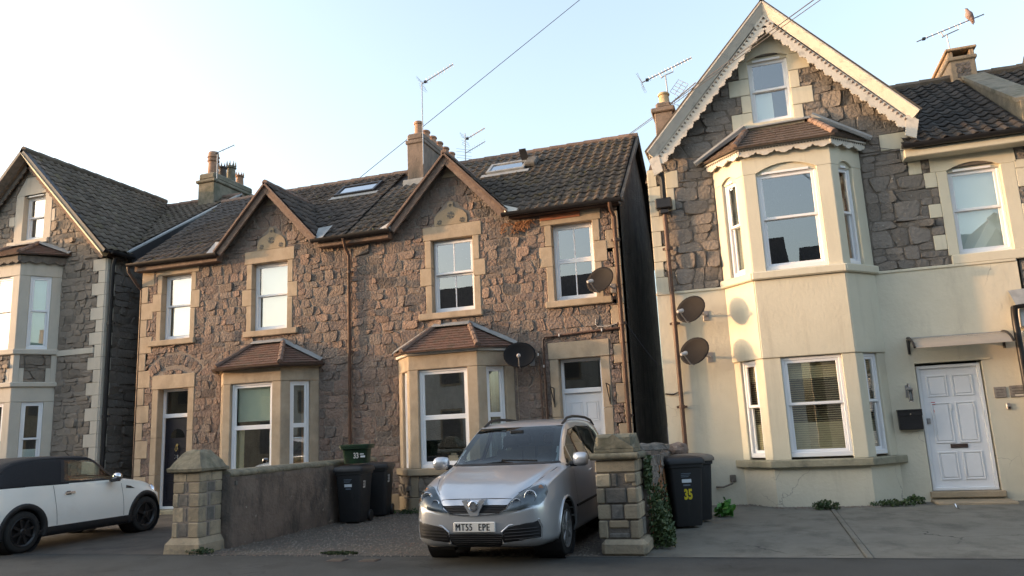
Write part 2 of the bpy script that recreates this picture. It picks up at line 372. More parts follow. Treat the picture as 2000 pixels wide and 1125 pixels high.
def rubble_cells(region, excl, su, sv, jit, rng, minarea=.0045, conc=()):
    """irregular coursed rubble: uneven beds cut by slanting joints, clipped to the convex region, minus the excluded polygons"""
    u0, v0, u1, v1 = bbox(region); raw = []
    seed = rng.uniform(0, 99); amp = sv*jit
    def bed(r, u): return r[0]+amp*noise.noise((u*2.3/su*.3, r[1]*7.7, seed))*1.5+amp*.7*noise.noise((u*1.1/su, r[1]*3.1, seed+5))
    v = v0-sv*.6; rows = []; k = 0
    while v < v1+sv:
        rows.append((v, k)); k += 1; v += sv*rng.uniform(.62, 1.45)
    for a, b in zip(rows, rows[1:]):
        u = u0-su*rng.uniform(.2, 1); h = b[0]-a[0]; sk = rng.uniform(-.25, .25)*h
        while u < u1+su*.4:
            w = max(su*.4, h*.7, su*rng.uniform(.4, 1.75)); sk2 = rng.gauss(0, .22)*h
            split = rng.random() < .22 and h > sv*.95
            e = rng.uniform(.38, .62); m = u+w*rng.uniform(.35, .65); g = lambda t, x: bed(a, x)*(1-t)+bed(b, x)*t
            def stone(t0, t1, e0, e1):
                xa, xb, xc, xd = u+sk*t0, u+w+sk2*t0, u+w+sk2*t1, u+sk*t1
                return [(xa, g(t0, xa)+e0), (m, g(t0, m)-abs(rng.gauss(0, .06))*h), (xb, g(t0, xb)), (xc, g(t1, xc)), (m, g(t1, m)+abs(rng.gauss(0, .06))*h), (xd, g(t1, xd)+e1)]
            if split:
                raw.append(stone(0, e, 0, 0)); raw.append(stone(e, 1, 0, 0))
            else: raw.append(stone(0, 1, 0, 0))
            u += w; sk = sk2
    cells = []
    for P in raw:
        k = len(region)
        for q in range(k):
            (x0, y0), (x1, y1) = region[q], region[(q+1) % k]
            aa, bb = (y1-y0), -(x1-x0)
            P = clip(P, aa, bb, aa*x0+bb*y0)
            if len(P) < 3: break
        if len(P) < 3: continue
        ps = [P]
        for E in excl:
            e = bbox(E); nxt = []
            for p in ps:
                pb = bbox(p)
                if pb[0] > e[2] or pb[2] < e[0] or pb[1] > e[3] or pb[3] < e[1]: nxt.append(p)
                else: nxt += subtract(p, E)
            ps = nxt
        cells += [p for p in ps if area(p) > minarea and min(bbox(p)[2]-bbox(p)[0], bbox(p)[3]-bbox(p)[1]) > .038]
    return cells
def stone_geo(mb, P, rng, proud=.03, gap=.011):
    """one rubble stone as a pillow-faced block on polygon P"""
    cu = sum(p[0] for p in P)/len(P); cv = sum(p[1] for p in P)/len(P)
    Q = []
    for i in range(len(P)):                     # drop tiny edges
        p, q = P[i], P[(i+1) % len(P)]
        if math.hypot(p[0]-q[0], p[1]-q[1]) > .02: Q.append(p)
    if len(Q) < 3: return False
    if len(Q) <= 8:
        R = []
        for i in range(len(Q)):
            p, q = Q[i], Q[(i+1) % len(Q)]
            R += [(p[0]*.82+q[0]*.18, p[1]*.82+q[1]*.18), (p[0]*.2+q[0]*.8, p[1]*.2+q[1]*.8)]
        Q = R
    out = []; inn = []
    tilt = (rng.gauss(0, .11), rng.gauss(0, .10)); pr = proud*rng.uniform(.45, 1.2)
    for u, v in Q:
        du, dv = u-cu, v-cv; L = math.hypot(du, dv) or 1e-6
        s = max(.3, 1-gap/L*.62)
        out.append((cu+du*s, cv+dv*s, -.004))
        k = rng.uniform(.80, .93)
        inn.append((cu+du*k, cv+dv*k, max(.005, pr*rng.uniform(.45, 1.15)+tilt[0]*du+tilt[1]*dv)))
    n = len(Q)
    vs = out+inn+[(cu+rng.uniform(-.04, .04), cv+rng.uniform(-.03, .03), pr*rng.uniform(.75, 1.5))]
    fs = [(i, (i+1) % n, (i+1) % n+n, i+n) for i in range(n)] + [(n+i, n+(i+1) % n, 2*n) for i in range(n)]
    mb.add(vs, fs)
    return True
CAM = Vector((0, -14, 1.4))
def lay_stones(wall, F, cells, mat, rng, proud=.03, limit=300, name='stone', gap=.011):
    """the largest stones in view are separate parts of the wall, the rest one joined part"""
    cells = sorted(cells, key=lambda p: -area(p)/((F(p[0][0], p[0][1])-CAM).length_squared))
    rest = MB(F); nrest = 0
    for i, P in enumerate(cells):
        if i < limit:
            mb = MB(F)
            if stone_geo(mb, P, rng, proud, gap): mb.build(name, mat, wall, smooth=24, fix=False)
        else:
            nrest += stone_geo(rest, P, rng, proud, gap)
    if nrest:
        o = rest.build(name+'_infill', mat, wall, smooth=24, fix=False); o['kind'] = 'stuff'
def wall_panel(name, parent, F, outer, holes, mat, depth=.3, n0=0.0):
    """flat wall with real openings: face, reveals round each opening and an inner face"""
    loops = [[Vector((u, v, 0)) for u, v in outer]] + [[Vector((u, v, 0)) for u, v in h] for h in holes]
    flat = [p for l in loops for p in l]
    tr = tessellate_polygon(loops)
    mb = MB(F); k = len(flat)
    vs = [(p.x, p.y, n0) for p in flat] + [(p.x, p.y, n0-depth) for p in flat]
    fs = []
    for t in tr:
        a, b, c = (flat[i] for i in t)
        cr = (b.x-a.x)*(c.y-a.y)-(b.y-a.y)*(c.x-a.x)
        t = tuple(t) if cr > 0 else tuple(t)[::-1]
        fs.append(t); fs.append(tuple(i+k for i in t[::-1]))
    b = 0
    for l in loops:
        m = len(l)
        for i in range(m):
            fs.append((b+i, b+(i+1) % m, b+(i+1) % m+k, b+i+k))
        b += m
    mb.add(vs, fs)
    return mb.build(name, mat, parent, fix=True)

# ------------------------------------------------------------------ building parts
def ring(mb, u0, v0, u1, v1, w, n0, n1, wb=None, c=.006):
    wb = wb or w
    mb.box((u0, v0, n0), (u1, v0+wb, n1), c); mb.box((u0, v1-w, n0), (u1, v1, n1), c)
    mb.box((u0, v0+wb, n0), (u0+w, v1-w, n1), c); mb.box((u1-w, v0+wb, n0), (u1, v1-w, n1), c)
def window(house, F, u0, v0, u1, v1, rec=.13, split=.52, bar=False, frame='upvc', fw=.045, sw=.045, inside=(), open_top=False, pane='glass', slide=True):
    """a sash window in the opening u0..u1, v0..v1: frame, two sashes, panes, glazing bars and whatever hangs behind it"""
    mb = MB(F); ring(mb, u0, v0, u1, v1, fw, -rec-.10, -rec, wb=fw*1.5)
    win = mb.build('window', frame, house)
    a0, a1, b0, b1 = u0+fw, u1-fw, v0+fw*1.5, v1-fw
    vm = b0+(b1-b0)*split
    for k, (c0, c1) in enumerate(((b0, vm+.02), (vm-.02, b1))):
        n1 = -rec-.012 if k else -rec-.05
        if not slide: n1 = -rec-.02
        if open_top and k: n1 = -rec+.035
        n0 = n1-.035
        if not slide:
            c0, c1 = (b0, vm) if k == 0 else (vm, b1)
        mb = MB(F); ring(mb, a0, c0, a1, c1, sw, n0, n1, c=.005); sash = mb.build('sash', frame, win)
        if bar:
            um = (a0+a1)/2; MB(F).box((um-.011, c0+sw, n0+.008), (um+.011, c1-sw, n1-.004), .003).build('glazing_bar', frame, win)
        MB(F).box((a0+sw-.005, c0+sw-.005, n0+.012), (a1-sw+.005, c1-sw+.005, n0+.018)).build('pane', pane, win)
    for it in inside:
        kind, mat, x0, x1, y0, y1 = it
        dn = -rec-.115
        X0, X1, Y0, Y1 = a0+(a1-a0)*x0, a0+(a1-a0)*x1, b0+(b1-b0)*y0, b0+(b1-b0)*y1
        if kind == 'blind':
            mb = MB(F).box((X0, Y0, dn), (X1, Y1, dn+.006)); mb.box((X0, Y0-.012, dn-.004), (X1, Y0+.014, dn+.012)); mb.build('blind', mat, win)
        elif kind == 'curtain':
            n = max(10, int((X1-X0)*60)); vs = []
            for j in range(n+1):
                t = j/n; w = math.sin(t*(X1-X0)*58+X0*7)*.018+math.sin(t*(X1-X0)*131)*.006
                vs += [(X0+(X1-X0)*t, Y0, dn+w), (X0+(X1-X0)*t, Y1, dn+w*.7)]
            MB(F).add(vs, [(2*j, 2*j+2, 2*j+3, 2*j+1) for j in range(n)]).build('curtain', mat, win, smooth='all')
        elif kind == 'venetian':
            mb = MB(F); y = Y1
            i = 0
            while y > Y0:
                ang = .9 if (y > Y0+(Y1-Y0)*.80 or y < Y0+(Y1-Y0)*.33) else .28
                h = .020*math.sin(ang); d = .020*math.cos(ang)
                mb.add([(X0, y-h, dn+d), (X1, y-h, dn+d), (X1, y+h, dn-d), (X0, y+h, dn-d)], [(0, 1, 2, 3)]); y -= .036; i += 1
            mb.build('venetian_blind', mat, win)
    return win
def door_panels(mb, u0, v0, u1, v1, cols, n, mi=0, d=.012):
    for a, b, c, e in cols:
        x0, x1, y0, y1 = u0+(u1-u0)*a, u0+(u1-u0)*b, v0+(v1-v0)*c, v0+(v1-v0)*e
        w = .022
        mb.box((x0, y0, n), (x1, y0+w, n+d), .004, mi); mb.box((x0, y1-w, n), (x1, y1, n+d), .004, mi)
        mb.box((x0, y0+w, n), (x0+w, y1-w, n+d), .004, mi); mb.box((x1-w, y0+w, n), (x1, y1-w, n+d), .004, mi)
        mb.box((x0+w*1.8, y0+w*1.8, n), (x1-w*1.8, y1-w*1.8, n+d*.8), .008, mi)
def blocks(house, F, boxes, mat, name, n0=-.22, n1=.02, c=.01, rng=None):
    for a, b, cc, d in boxes:
        e = n1+(rng.uniform(-.006, .006) if rng else 0)
        MB(F).box((a, b, n0), (cc, d, e), c).build(name, mat, house)
def jamb(u_in, side, v0, v1, w, tooth, pattern, g=.004):
    """toothed jamb stones: list of boxes from the opening edge outwards; pattern = list of (fraction of height, long?)"""
    out = []; v = v0
    for f, lg in pattern:
        h = (v1-v0)*f; ww = w+(tooth if lg else 0)
        out.append((u_in, v+g/2, u_in+ww, v+h-g/2) if side > 0 else (u_in-ww, v+g/2, u_in, v+h-g/2)); v += h
    return out
def roof_tiles(roof, F, W, L, mat, rng, tw=.195, tl=.26, skip=None, limit=300, name='roof_tile', amp=.019):
    """interlocking pantiles: one shared mesh, one object per tile in view"""
    prof = [(0, .012), (.16, .0), (.34, -.004), (.5, .004), (.66, amp*1.4), (.8, amp*1.6), (.93, amp), (1.0, .012)]
    nr_ = max(1, round(L/tl)); tl = L/nr_; lg = tl*1.13; k = len(prof)
    vs = [(p*tw, 0, h+.030) for p, h in prof]+[(p*tw, lg, h+.006) for p, h in prof]+[(p*tw, 0, h+.016) for p, h in prof]
    fs = [(i, i+1, k+i+1, k+i) for i in range(k-1)]+[(2*k+i, 2*k+i+1, i+1, i) for i in range(k-1)]
    me = bpy.data.meshes.new(name); me.from_pydata(vs, [], fs); me.materials.append(M[mat])
    me.polygons.foreach_set('use_smooth', [i < k-1 for i in range(len(me.polygons))])
    R = Matrix((F.U, F.V, F.N)).transposed()
    sp = []
    for r in range(nr_):
        for c in range(int(W/tw)):
            u, s = c*tw, r*tl
            if skip and skip(u+tw/2, s+tl/2): continue
            sp.append((u, s))
    sp.sort(key=lambda q: (F(q[0], q[1])-CAM).length)
    inv = wm(roof).inverted(); rest = MB(); nr = 0
    for i, (u, s) in enumerate(sp):
        p = F(u+rng.uniform(-.004, .004), s+rng.gauss(0, .009), rng.uniform(-.003, .006))
        slip = rng.random() < .025
        if slip: p = F(u, s-rng.uniform(.02, .05), .004)
        rot = (R @ Matrix.Rotation(rng.gauss(0, .07 if slip else .02), 3, 'Z') @ Matrix.Rotation(rng.gauss(0, .014), 3, 'X'))
        m = Matrix.Translation(p) @ rot.to_4x4()
        if i < limit:
            o = bpy.data.objects.new(name, me); COL.objects.link(o); o.parent = roof; o.matrix_parent_inverse = inv
            o.matrix_basis = m
        else:
            rest.add([tuple(m @ Vector(v)) for v in vs], fs); nr += 1
    if nr:
        o = rest.build(name+'s_far', mat, roof, fix=False); o['kind'] = 'stuff'
def gutter(house, pts, r, mat='black_plastic', name='gutter', drop=None):
    """half-round gutter along a polyline (open side up)"""
    pts = [Vector(p) for p in pts]
    mb = MB(); vs = []; seg = 8
    for i, p in enumerate(pts):
        t = (pts[min(i+1, len(pts)-1)]-pts[max(i-1, 0)]).normalized(); s = Vector((t.y, -t.x, 0)).normalized()
        for rad in (r, r*.86):
            for j in range(seg+1):
                w = PI*j/seg
                vs.append(tuple(p+s*math.cos(w)*rad+Vector((0, 0, -math.sin(w)*rad*1.15))))
    q = seg+1; fs = []
    for i in range(len(pts)-1):
        b, e = i*2*q, (i+1)*2*q
        for j in range(seg):
            fs += [(b+j, b+j+1, e+j+1, e+j), (b+q+j, e+q+j, e+q+j+1, b+q+j+1)]
        fs += [(b, e, e+q, b+q), (b+seg, b+q+seg, e+q+seg, e+seg)]
    for b in (0, (len(pts)-1)*2*q):
        fs.append(tuple(b+j for j in range(q)))
    return mb.add(vs, fs).build(name, mat, house, smooth=True)
def downpipe(house, pts, r=.038, mat='black_plastic', name='downpipe', clips=()):
    o = MB().tube(pts, r, 10).build(name, mat, house, smooth=True)
    for z in clips:
        x = next((pts[i][0] for i in range(len(pts)-1) if min(pts[i][2], pts[i+1][2]) <= z <= max(pts[i][2], pts[i+1][2])), pts[0][0])
        y = pts[-1][1]
        MB().lathe([(r, -.03), (r*1.3, -.03), (r*1.3, .03), (r, .03)], (x, y, z), 10, cap=False).box((x-r*2.2, y, z-.02), (x+r*2.2, y+.045, z+.02)).build('pipe_collar', mat, o)
    return o
def pot(house, x, y, z, h, r, mat, kind='roll', seg=14):
    P = [(r*1.08, 0), (r*1.08, h*.06), (r*.98, h*.1), (r*.86, h*.82)]
    if kind == 'roll': P += [(r*1.05, h*.84), (r*1.05, h*.93), (r*.92, h*.95), (r*.92, h), (r*.72, h), (r*.7, h*.6)]
    elif kind == 'bands': P = [(r*1.02, 0), (r*.9, h*.55), (r*.9, h*.58), (r*1.1, h*.6), (r*1.1, h*.66), (r*.98, h*.68), (r*.98, h*.74), (r*1.12, h*.76), (r*1.12, h*.80), (r*1.0, h*.82), (r*1.0, h*.87), (r*.92, h*.98), (r*.82, h), (r*.6, h), (r*.6, h*.5)]
    elif kind == 'crown': P += [(r*1.1, h*.84), (r*1.1, h*.9), (r*.95, h*.92), (r*.98, h*.96), (r*.76, h*.96), (r*.7, h*.6)]
    mb = MB().lathe(P, (x, y, z), seg, cap=False)
    o = mb.build('chimney_pot', mat, house, smooth=True)
    if kind == 'crown':
        m2 = MB()
        for j in range(8):
            a = 2*PI*(j+.5)/8
            m2.tube([(x+math.cos(a)*r*.92, y+math.sin(a)*r*.92, z+h*.92), (x+math.cos(a)*r*.95, y+math.sin(a)*r*.95, z+h*1.22)], [r*.2, r*.04], 5)
        m2.build('pot_spike', mat, o)
    return o
def bay_roof(house, F3, front, back, zt, ze, mat, th=.022, rows=9, hipmat='ridge_tile', flash='lead'):
    """hipped bay roof. F3: list of eaves corners (left wall, left front, right front, right wall); back: the two top corners on the wall"""
    roof = thing_part('bay_roof', house)
    a, b, c, d = [Vector(p) for p in front]; e, f = [Vector(p) for p in back]
    for nm, (p, q, r, s) in (('tile_slope', (a, b, e, e)), ('tile_slope', (b, c, f, e)), ('tile_slope', (c, d, f, f))):
        mb = MB(); nrm = (q-p).cross(s-p).normalized()
        rng = random.Random(5)
        for k in range(rows):
            t0, t1 = k/rows, min(1, (k+1.25)/rows)
            l0, r0 = p.lerp(s, t0), q.lerp(r, t0); l1, r1 = p.lerp(s, t1), q.lerp(r, t1)
            n = max(1, int((r0-l0).length/.165))
            off = .5*(k % 2)/n
            cuts = [0]+[min(1, max(0, (i+.0)/n+off)) for i in range(1 if off == 0 else 0, n)]+[1]
            for i in range(len(cuts)-1):
                g0, g1 = cuts[i]+.012/n, cuts[i+1]-.012/n
                if g1-g0 < .01: continue
                lift = rng.uniform(0, .006)
                A, B, C, D = l0.lerp(r0, g0), l0.lerp(r0, g1), l1.lerp(r1, g1), l1.lerp(r1, g0)
                up = nrm*(th+lift); lo = nrm*.004
                mb.add([A+up, B+up, C+lo, D+lo, A-nrm*.01, B-nrm*.01], [(0, 1, 2, 3), (4, 5, 1, 0), (4, 0, 3), (5, 2, 1)])
        o = mb.build(nm, mat, roof, fix=False); o['kind'] = 'stuff'
    for p, q in ((b, e), (c, f)):
        up = Vector((0, 0, .03)); mb = MB()
        n = 5
        for i in range(n):
            s0, s1 = p.lerp(q, i/n)+up*(1.15), p.lerp(q, min(1, (i+1.1)/n))+up
            mb.tube([s0, s1], [.062, .055], 8)
        mb.build('hip_tile', hipmat, roof, smooth=True)
    mb = MB()
    for p, q in ((a, e), (e, f), (f, d)):
        t = (q-p).normalized()
        mb.add([p+Vector((0, -.10, .035)), q+Vector((0, -.10, .035)), q+Vector((0, -.004, .10)), p+Vector((0, -.004, .10)), p+Vector((0, -.10, .02)), q+Vector((0, -.10, .02))], [(0, 1, 2, 3), (4, 5, 1, 0)])
    mb.build('lead_flashing', flash, roof)
    # solid core below the tiles
    base = [a, b, c, d, e, f]
    MB().add([p-Vector((0, 0, .012)) for p in base], [(0, 1, 4), (1, 2, 5, 4), (2, 3, 5), (0, 4, 5, 3), (0, 3, 2, 1)]).build('roof_deck', 'barge_dark', roof)
    return roof
def thing_part(name, parent, loc=(0, 0, 0)):
    o = bpy.data.objects.new(name, None); COL.objects.link(o); o.parent = parent
    o.matrix_parent_inverse = wm(parent).inverted(); o.empty_display_size = .1
    return o
pm('moss_roof', (.065, .058, .026), (.105, .088, .036), scale=30, rough=.95, bump=.8, bscale=90)
# ------------------------------------------------------------------ the semi-detached stone pair
SL = Vector((0, 3.1, 2.4)).normalized()
def zmain(y): return 5.66+(y+.22)*2.4/3.1
def board(mb, p, q, w, n0, n1, F=WF, side=-1, mi=0):
    """a straight raking board of width w below the line p-q"""
    (a, b), (c, d) = p, q
    t = Vector((c-a, d-b)).normalized(); nn = Vector((t.y, -t.x))*(1 if side < 0 else -1)
    if nn.y > 0: nn = -nn
    poly = [(a, b), (c, d), (c+nn.x*w, d+nn.y*w), (a+nn.x*w, b+nn.y*w)]
    return mb.prism(poly, n0, n1, mi)
def small_gable_roof(house, xg, apex, foot, half, mat, rng, yf=-.30, lead_side=(True, True)):
    """little cross gable over an upper window: two tiled slopes, ridge, bargeboards, verges"""
    roof = thing_part('gable_roof', house)
    rise = apex-foot; L = math.hypot(half, rise); yb = (apex-5.66)*3.1/2.4-.22+.1
    for s in (1, -1):
        V = Vector((-s*half, 0, rise)).normalized()
        if s > 0: F = Slope((xg+half, yf, foot), (0, 1, 0), V)
        else: F = Slope((xg-half, yb, foot), (0, -1, 0), V)
        W = yb-yf
        def skip(u, t, F=F):
            p = F(u, t); return zmain(p.y) > p.z+.05 and p.y > -.2
        roof_tiles(roof, F, W, L, mat, rng, skip=skip)
        MB().add([Vector((xg+s*half, yf+.02, foot-.03)), Vector((xg, yf+.02, apex-.03)), Vector((xg, yb, apex-.03)), Vector((xg+s*half, -.15, foot-.03))], [(0, 1, 2, 3)]).build('roof_deck', 'barge_dark', roof)
    n = int((yb-yf)/.42)
    for i in range(n):
        y0 = yf+.0+i*.42
        MB().tube([(xg, y0, apex+.015), (xg, y0+.44, apex+.01)], [.07, .066], 8).build('ridge_tile', 'ridge_tile', roof, smooth=True)
    MB(WF).prism([(xg, apex-.03), (xg-.09, apex-.13), (xg, apex-.25), (xg+.09, apex-.13)], .20, .268).build('apex_block', 'barge_brown', roof)
    for s in (1, -1):
        mb = MB(WF); board(mb, (xg+s*.0, apex+.01), (xg+s*(half+.03), foot-.02), .04, .27, .33); mb.build('verge', 'ridge_tile', roof)
        mb = MB(WF); board(mb, (xg, apex-.045), (xg+s*(half-.02), foot-.045), .13, .22, .262); mb.build('bargeboard', 'barge_brown', roof)
    return roof
def pediment(house, xc, z0, w=.37, h=.5, mat='bath_stone_dirty'):
    H = [(.36, 0), (.372, .09), (.35, .19), (.28, .27), (.17, .325), (.085, .36), (.055, .40), (.066, .44), (.05, .475), (0, .50)]
    k = w/.372; q = h/.5
    poly = [(xc+a*k, z0+b*q) for a, b in H]+[(xc-a*k, z0+b*q) for a, b in H[::-1][1:]]
    o = MB(WF).prism(poly, -.1, .028).build('pediment', mat, house)
    for dx, dz, r in ((0, .20, .085), (-.25, .07, .06), (.25, .07, .06), (0, .41, .035)):
        mb = MB(WF)
        for j in range(6):
            a = j*PI/3+.26; c, s = math.cos(a), math.sin(a)
            mb.prism([(xc+dx+c*r*.25-s*r*.12, z0+dz+s*r*.25+c*r*.12), (xc+dx+c*r*.25+s*r*.12, z0+dz+s*r*.25-c*r*.12), (xc+dx+c*r*.9+s*r*.3, z0+dz+s*r*.9-c*r*.3), (xc+dx+c*r*.9-s*r*.3, z0+dz+s*r*.9+c*r*.3)], .026, .036)
        mb.build('rosette', 'pillar_grey', o)
    return o
def window_dressing(house, u0, v0, u1, v1, lint, sill, rng, mat='bath_stone', w=.14, tooth=.12, lpat=None, rpat=None, lmat=None):
    """sill, lintel and toothed jambs; returns the outlines the rubble must keep clear of"""
    lp = lpat or [(.26, False), (.26, True), (.48, False)]; rp = rpat or lp
    bl = jamb(u0, -1, v0, v1, w, tooth, lp)+jamb(u1, 1, v0, v1, w, tooth, rp)
    blocks(house, WF, bl, mat, 'jamb_stone', rng=rng)
    blocks(house, WF, [lint], lmat or mat, 'lintel', n1=.026)
    blocks(house, WF, [sill], mat, 'window_sill', n1=.085, c=.014)
    return [rect(*b) for b in bl]+[rect(*lint), rect(*sill), rect(u0, v0, u1, v1)]
def facets(L, fl, fr, R, b):
    P = [(L, 0, 0), (fl, -b, 0), (fr, -b, 0), (R, 0, 0)]
    return [(Frame(P[i], Vector(P[i+1])-Vector(P[i])), (Vector(P[i+1])-Vector(P[i])).length) for i in range(3)]
def semi(house, xm, x0, x1, xg, cfg, rng):
    R = lambda a, b: tuple(sorted((xm(a), xm(b))))
    def RB(a, z0, b, z1): p = R(a, b); return (p[0], z0, p[1], z1)
    mir = xm(1) < xm(0)
    wl, wr, dr = R(-6.18, -5.26), R(-3.6, -2.78), R(-3.61, -2.79)
    bayL, bayR = R(-6.98, -4.5); bf = R(-6.46, -5.03)
    g = .035
    hol = [rect(wl[0]-g, 3.84, wl[1]+g, 5.40), rect(wr[0]-g, 3.84, wr[1]+g, 5.40), rect(dr[0]-g, .04, dr[1]+g, 2.76), rect(bayL+.03, .72, bayR-.03, 2.8)]
    outer = [(x0, -.3), (x1, -.3), (x1, 5.72), (xg+1.27, 5.72), (xg, 7.06), (xg-1.27, 5.72), (x0, 5.72)]
    wall = wall_panel('front_wall', house, WF, outer, [h[::-1] for h in hol], 'mortar')
    ex = []
    # upper windows
    ex += window_dressing(house, wl[0], 3.84, wl[1], 5.37, RB(-6.36, 5.37, -5.06, 5.66), RB(-6.47, 3.71, -5.09, 3.84), rng, lpat=[(.38, False), (.24, True), (.38, False)] , rpat=[(.45, False), (.22, True), (.33, False)], lmat='bath_stone')
    pediment(house, xg, 5.66)
    ex += [rect(xg-.38, 5.66, xg+.38, 5.92), [(xg-.36, 5.9), (xg+.36, 5.9), (xg+.08, 6.17), (xg-.08, 6.17)]]
    MB(WF).prism([(xg-.17, 6.68), (xg+.17, 6.68), (xg, 6.93)], -.1, .03).build('apex_stone', 'bath_stone_dirty', house); ex.append([(xg-.17, 6.68), (xg+.17, 6.68), (xg, 6.93)])
    ex += window_dressing(house, wr[0], 3.84, wr[1], 5.37, RB(-3.82, 5.37, -2.60, 5.64), RB(-3.78, 3.71, -2.48, 3.84), rng, lpat=[(.45, False), (.27, True), (.28, False)], rpat=[(.45, False), (.27, True), (.28, False)])
    # door
    jl = jamb(dr[0], -1, 0, 2.72, .17, 0, [(.3, 0), (.3, 0), (.4, 0)])+jamb(dr[1], 1, 0, 2.72, .17, 0, [(.35, 0), (.3, 0), (.35, 0)])
    blocks(house, WF, jl, 'bath_stone', 'door_jamb', rng=rng); dl = RB(-3.80, 2.72, -2.61, 3.04); blocks(house, WF, [dl], 'bath_stone', 'door_lintel', n1=.03)
    ex += [rect(*q) for q in jl+[dl]]+[rect(dr[0], -.3, dr[1], 2.72)]
    blocks(house, WF, [(dr[0], -.05, dr[1], .07)], 'sill_grey', 'door_step', n0=-.3, n1=.22)
    dm = cfg['door']; d0, d1 = dr
    fr = MB(WF); ring(fr, d0, .07, d1, 2.72, .055, -.24, -.15); fr.box((d0+.05, 2.07, -.23), (d1-.05, 2.16, -.14), .008)
    df = fr.build('door_frame', 'upvc', house)
    MB(WF).box((d0+.05, 2.16, -.205), (d1-.05, 2.67, -.20)).build('fanlight', 'glass_dark', df)
    mb = MB(WF).box((d0+.055, .09, -.235), (d1-.055, 2.07, -.19), .004)
    if dm == 'door_white':
        door_panels(mb, d0+.055, .09, d1-.055, 2.07, [(.11, .46, .73, .92), (.54, .89, .73, .92), (.11, .46, .36, .67), (.54, .89, .36, .67), (.11, .46, .07, .30), (.54, .89, .07, .30)], -.19)
    else:
        door_panels(mb, d0+.055, .09, d1-.055, 2.07, [(.12, .46, .36, .66), (.54, .88, .36, .66), (.12, .46, .07, .30), (.54, .88, .07, .30)], -.19)
    door = mb.build('front_door', dm, house)
    if dm == 'door_navy':
        xc = (d0+d1)/2; mb = MB(WF)
        arc = [(xc+.19*math.cos(a*PI/12), 1.62+.2*math.sin(a*PI/12)) for a in range(13)]
        MB(WF).prism(arc, -.188, -.180).build('fan_window', 'glass_dark', door)
        for a in range(1, 6):
            w = a*PI/6
            mb.tube([WF(xc+.06*math.cos(w), 1.62+.06*math.sin(w), -.176), WF(xc+.19*math.cos(w), 1.62+.2*math.sin(w), -.176)], .008, 5)
        mb.tube([WF(xc+.2*math.cos(a*PI/12), 1.62+.21*math.sin(a*PI/12), -.178) for a in range(13)], .012, 5).build('fan_bar', 'brass', door)
        MB().lathe([(.03, 0), (.03, .02), (.02, .03)], WF(xc, 1.46, -.19), 10, (Vector((1, 0, 0)), Vector((0, 0, 1)), Vector((0, -1, 0)))).tube([WF(xc-.02, 1.45, -.16), WF(xc-.03, 1.36, -.15), WF(xc, 1.32, -.15), WF(xc+.03, 1.36, -.15), WF(xc+.02, 1.45, -.16)], .008, 6).build('knocker', 'brass', door)
        text('31', .13, WF, xc-.075, 1.16, -.187, 'white_paint', door, 'door_number')
        MB(WF).box((xc-.15, .84, -.19), (xc+.13, .90, -.176), .004).build('letter_plate', 'brass', door)
    # windows
    window(house, WF, wl[0], 3.84, wl[1], 5.37, bar=cfg['bars'], inside=cfg['win_l'], open_top=cfg['bars'], slide=not cfg['bars'])
    window(house, WF, wr[0], 3.84, wr[1], 5.37, bar=cfg['bars'], inside=cfg['win_r'], slide=not cfg['bars'])
    # bay
    bay = thing_part('bay', house)
    fs = facets(bayL, bf[0], bf[1], bayR, .6)
    ex.append(rect(bayL, -.3, bayR, 3.02)); ex.append([(bayL-.12, 3.02), (bayR+.12, 3.02), (bf[1]-.33, 3.56), (bf[0]+.28, 3.56)])
    for i, (F, L) in enumerate(fs):
        a, b = (.19, L-.22) if i == 1 else ((.25, .62) if (i == 0) else (.19, .60))
        for q in ((0, .8, a, 2.66), (b, .8, L, 2.66)): MB(F).box((q[0], q[1], -.2 if i == 1 else -.10), (q[2], q[3], 0), .012).build('bay_pier', 'bath_stone', bay)
        MB(F).box((0, 2.66, -.2), (L, 2.95, .004), .012).build('bay_lintel', 'bath_stone', bay)
        m2 = MB(F).box((-.035, .67, -.2), (L+.035, .8, .07), .012); m2.build('bay_sill', 'bath_stone_dirty', bay)
        MB(F).box((-.02, 2.95, -.12), (L+.02, 3.01, .055), .01).build('bay_cornice', 'bath_stone' if mir else 'white_paint', bay)
        base = MB(F).box((0, -.3, -.2), (L, .67, -.012)).build('bay_base', 'mortar', bay)
        MB(F).box((0, -.3, -.15), (L, .26, .035), .01).build('plinth', 'bath_stone_dirty', bay)
        if i == 1:
            for q in ((0, .27, .16, .66), (L-.16, .27, L, .66), (L*.62, .27, L*.76, .66)): MB(F).box((q[0]+.004, q[1], -.1), (q[2]-.004, q[3], .012), .01).build('base_block', 'bath_stone_dirty', bay)
            cl = rubble_cells(rect(.16, .27, L-.16, .66), [rect(L*.62, .27, L*.76, .66)], .27, .2, .2, rng)
        else:
            cl = rubble_cells(rect(0, .27, L, .66), [], .27, .2, .2, rng)
        lay_stones(bay, F, cl, 'rubble_grey', rng, limit=40)
        window(house, F, a, .8, b, 2.66, rec=.06, fw=.05, inside=cfg['bay'][i], slide=False, split=.50, pane='glass')
    e = 3.02
    # roof of the bay
    fc = [(bayL-.10, .0, e+.02), (bf[0]-.08, -.76, e-.02), (bf[1]+.08, -.76, e-.02), (bayR+.10, .0, e+.02)]
    rf = bay_roof(house, None, fc, [(bf[0]+.30, -.01, 3.53), (bf[1]-.36, -.01, 3.53)], 0, 0, 'bay_tile')
    if mir:
        gutter(house, [(bayL-.14, -.03, e), (bf[0]-.10, -.80, e-.03), (bf[1]+.10, -.80, e-.03), (bayR+.14, -.03, e)], .05, 'brown_gutter', 'bay_gutter')
    # plinth of the main wall
    for a, b in cfg['plinth']: MB(WF).box((a, -.3, -.1), (b, .30, .03), .012).build('plinth', 'bath_stone_dirty', house)
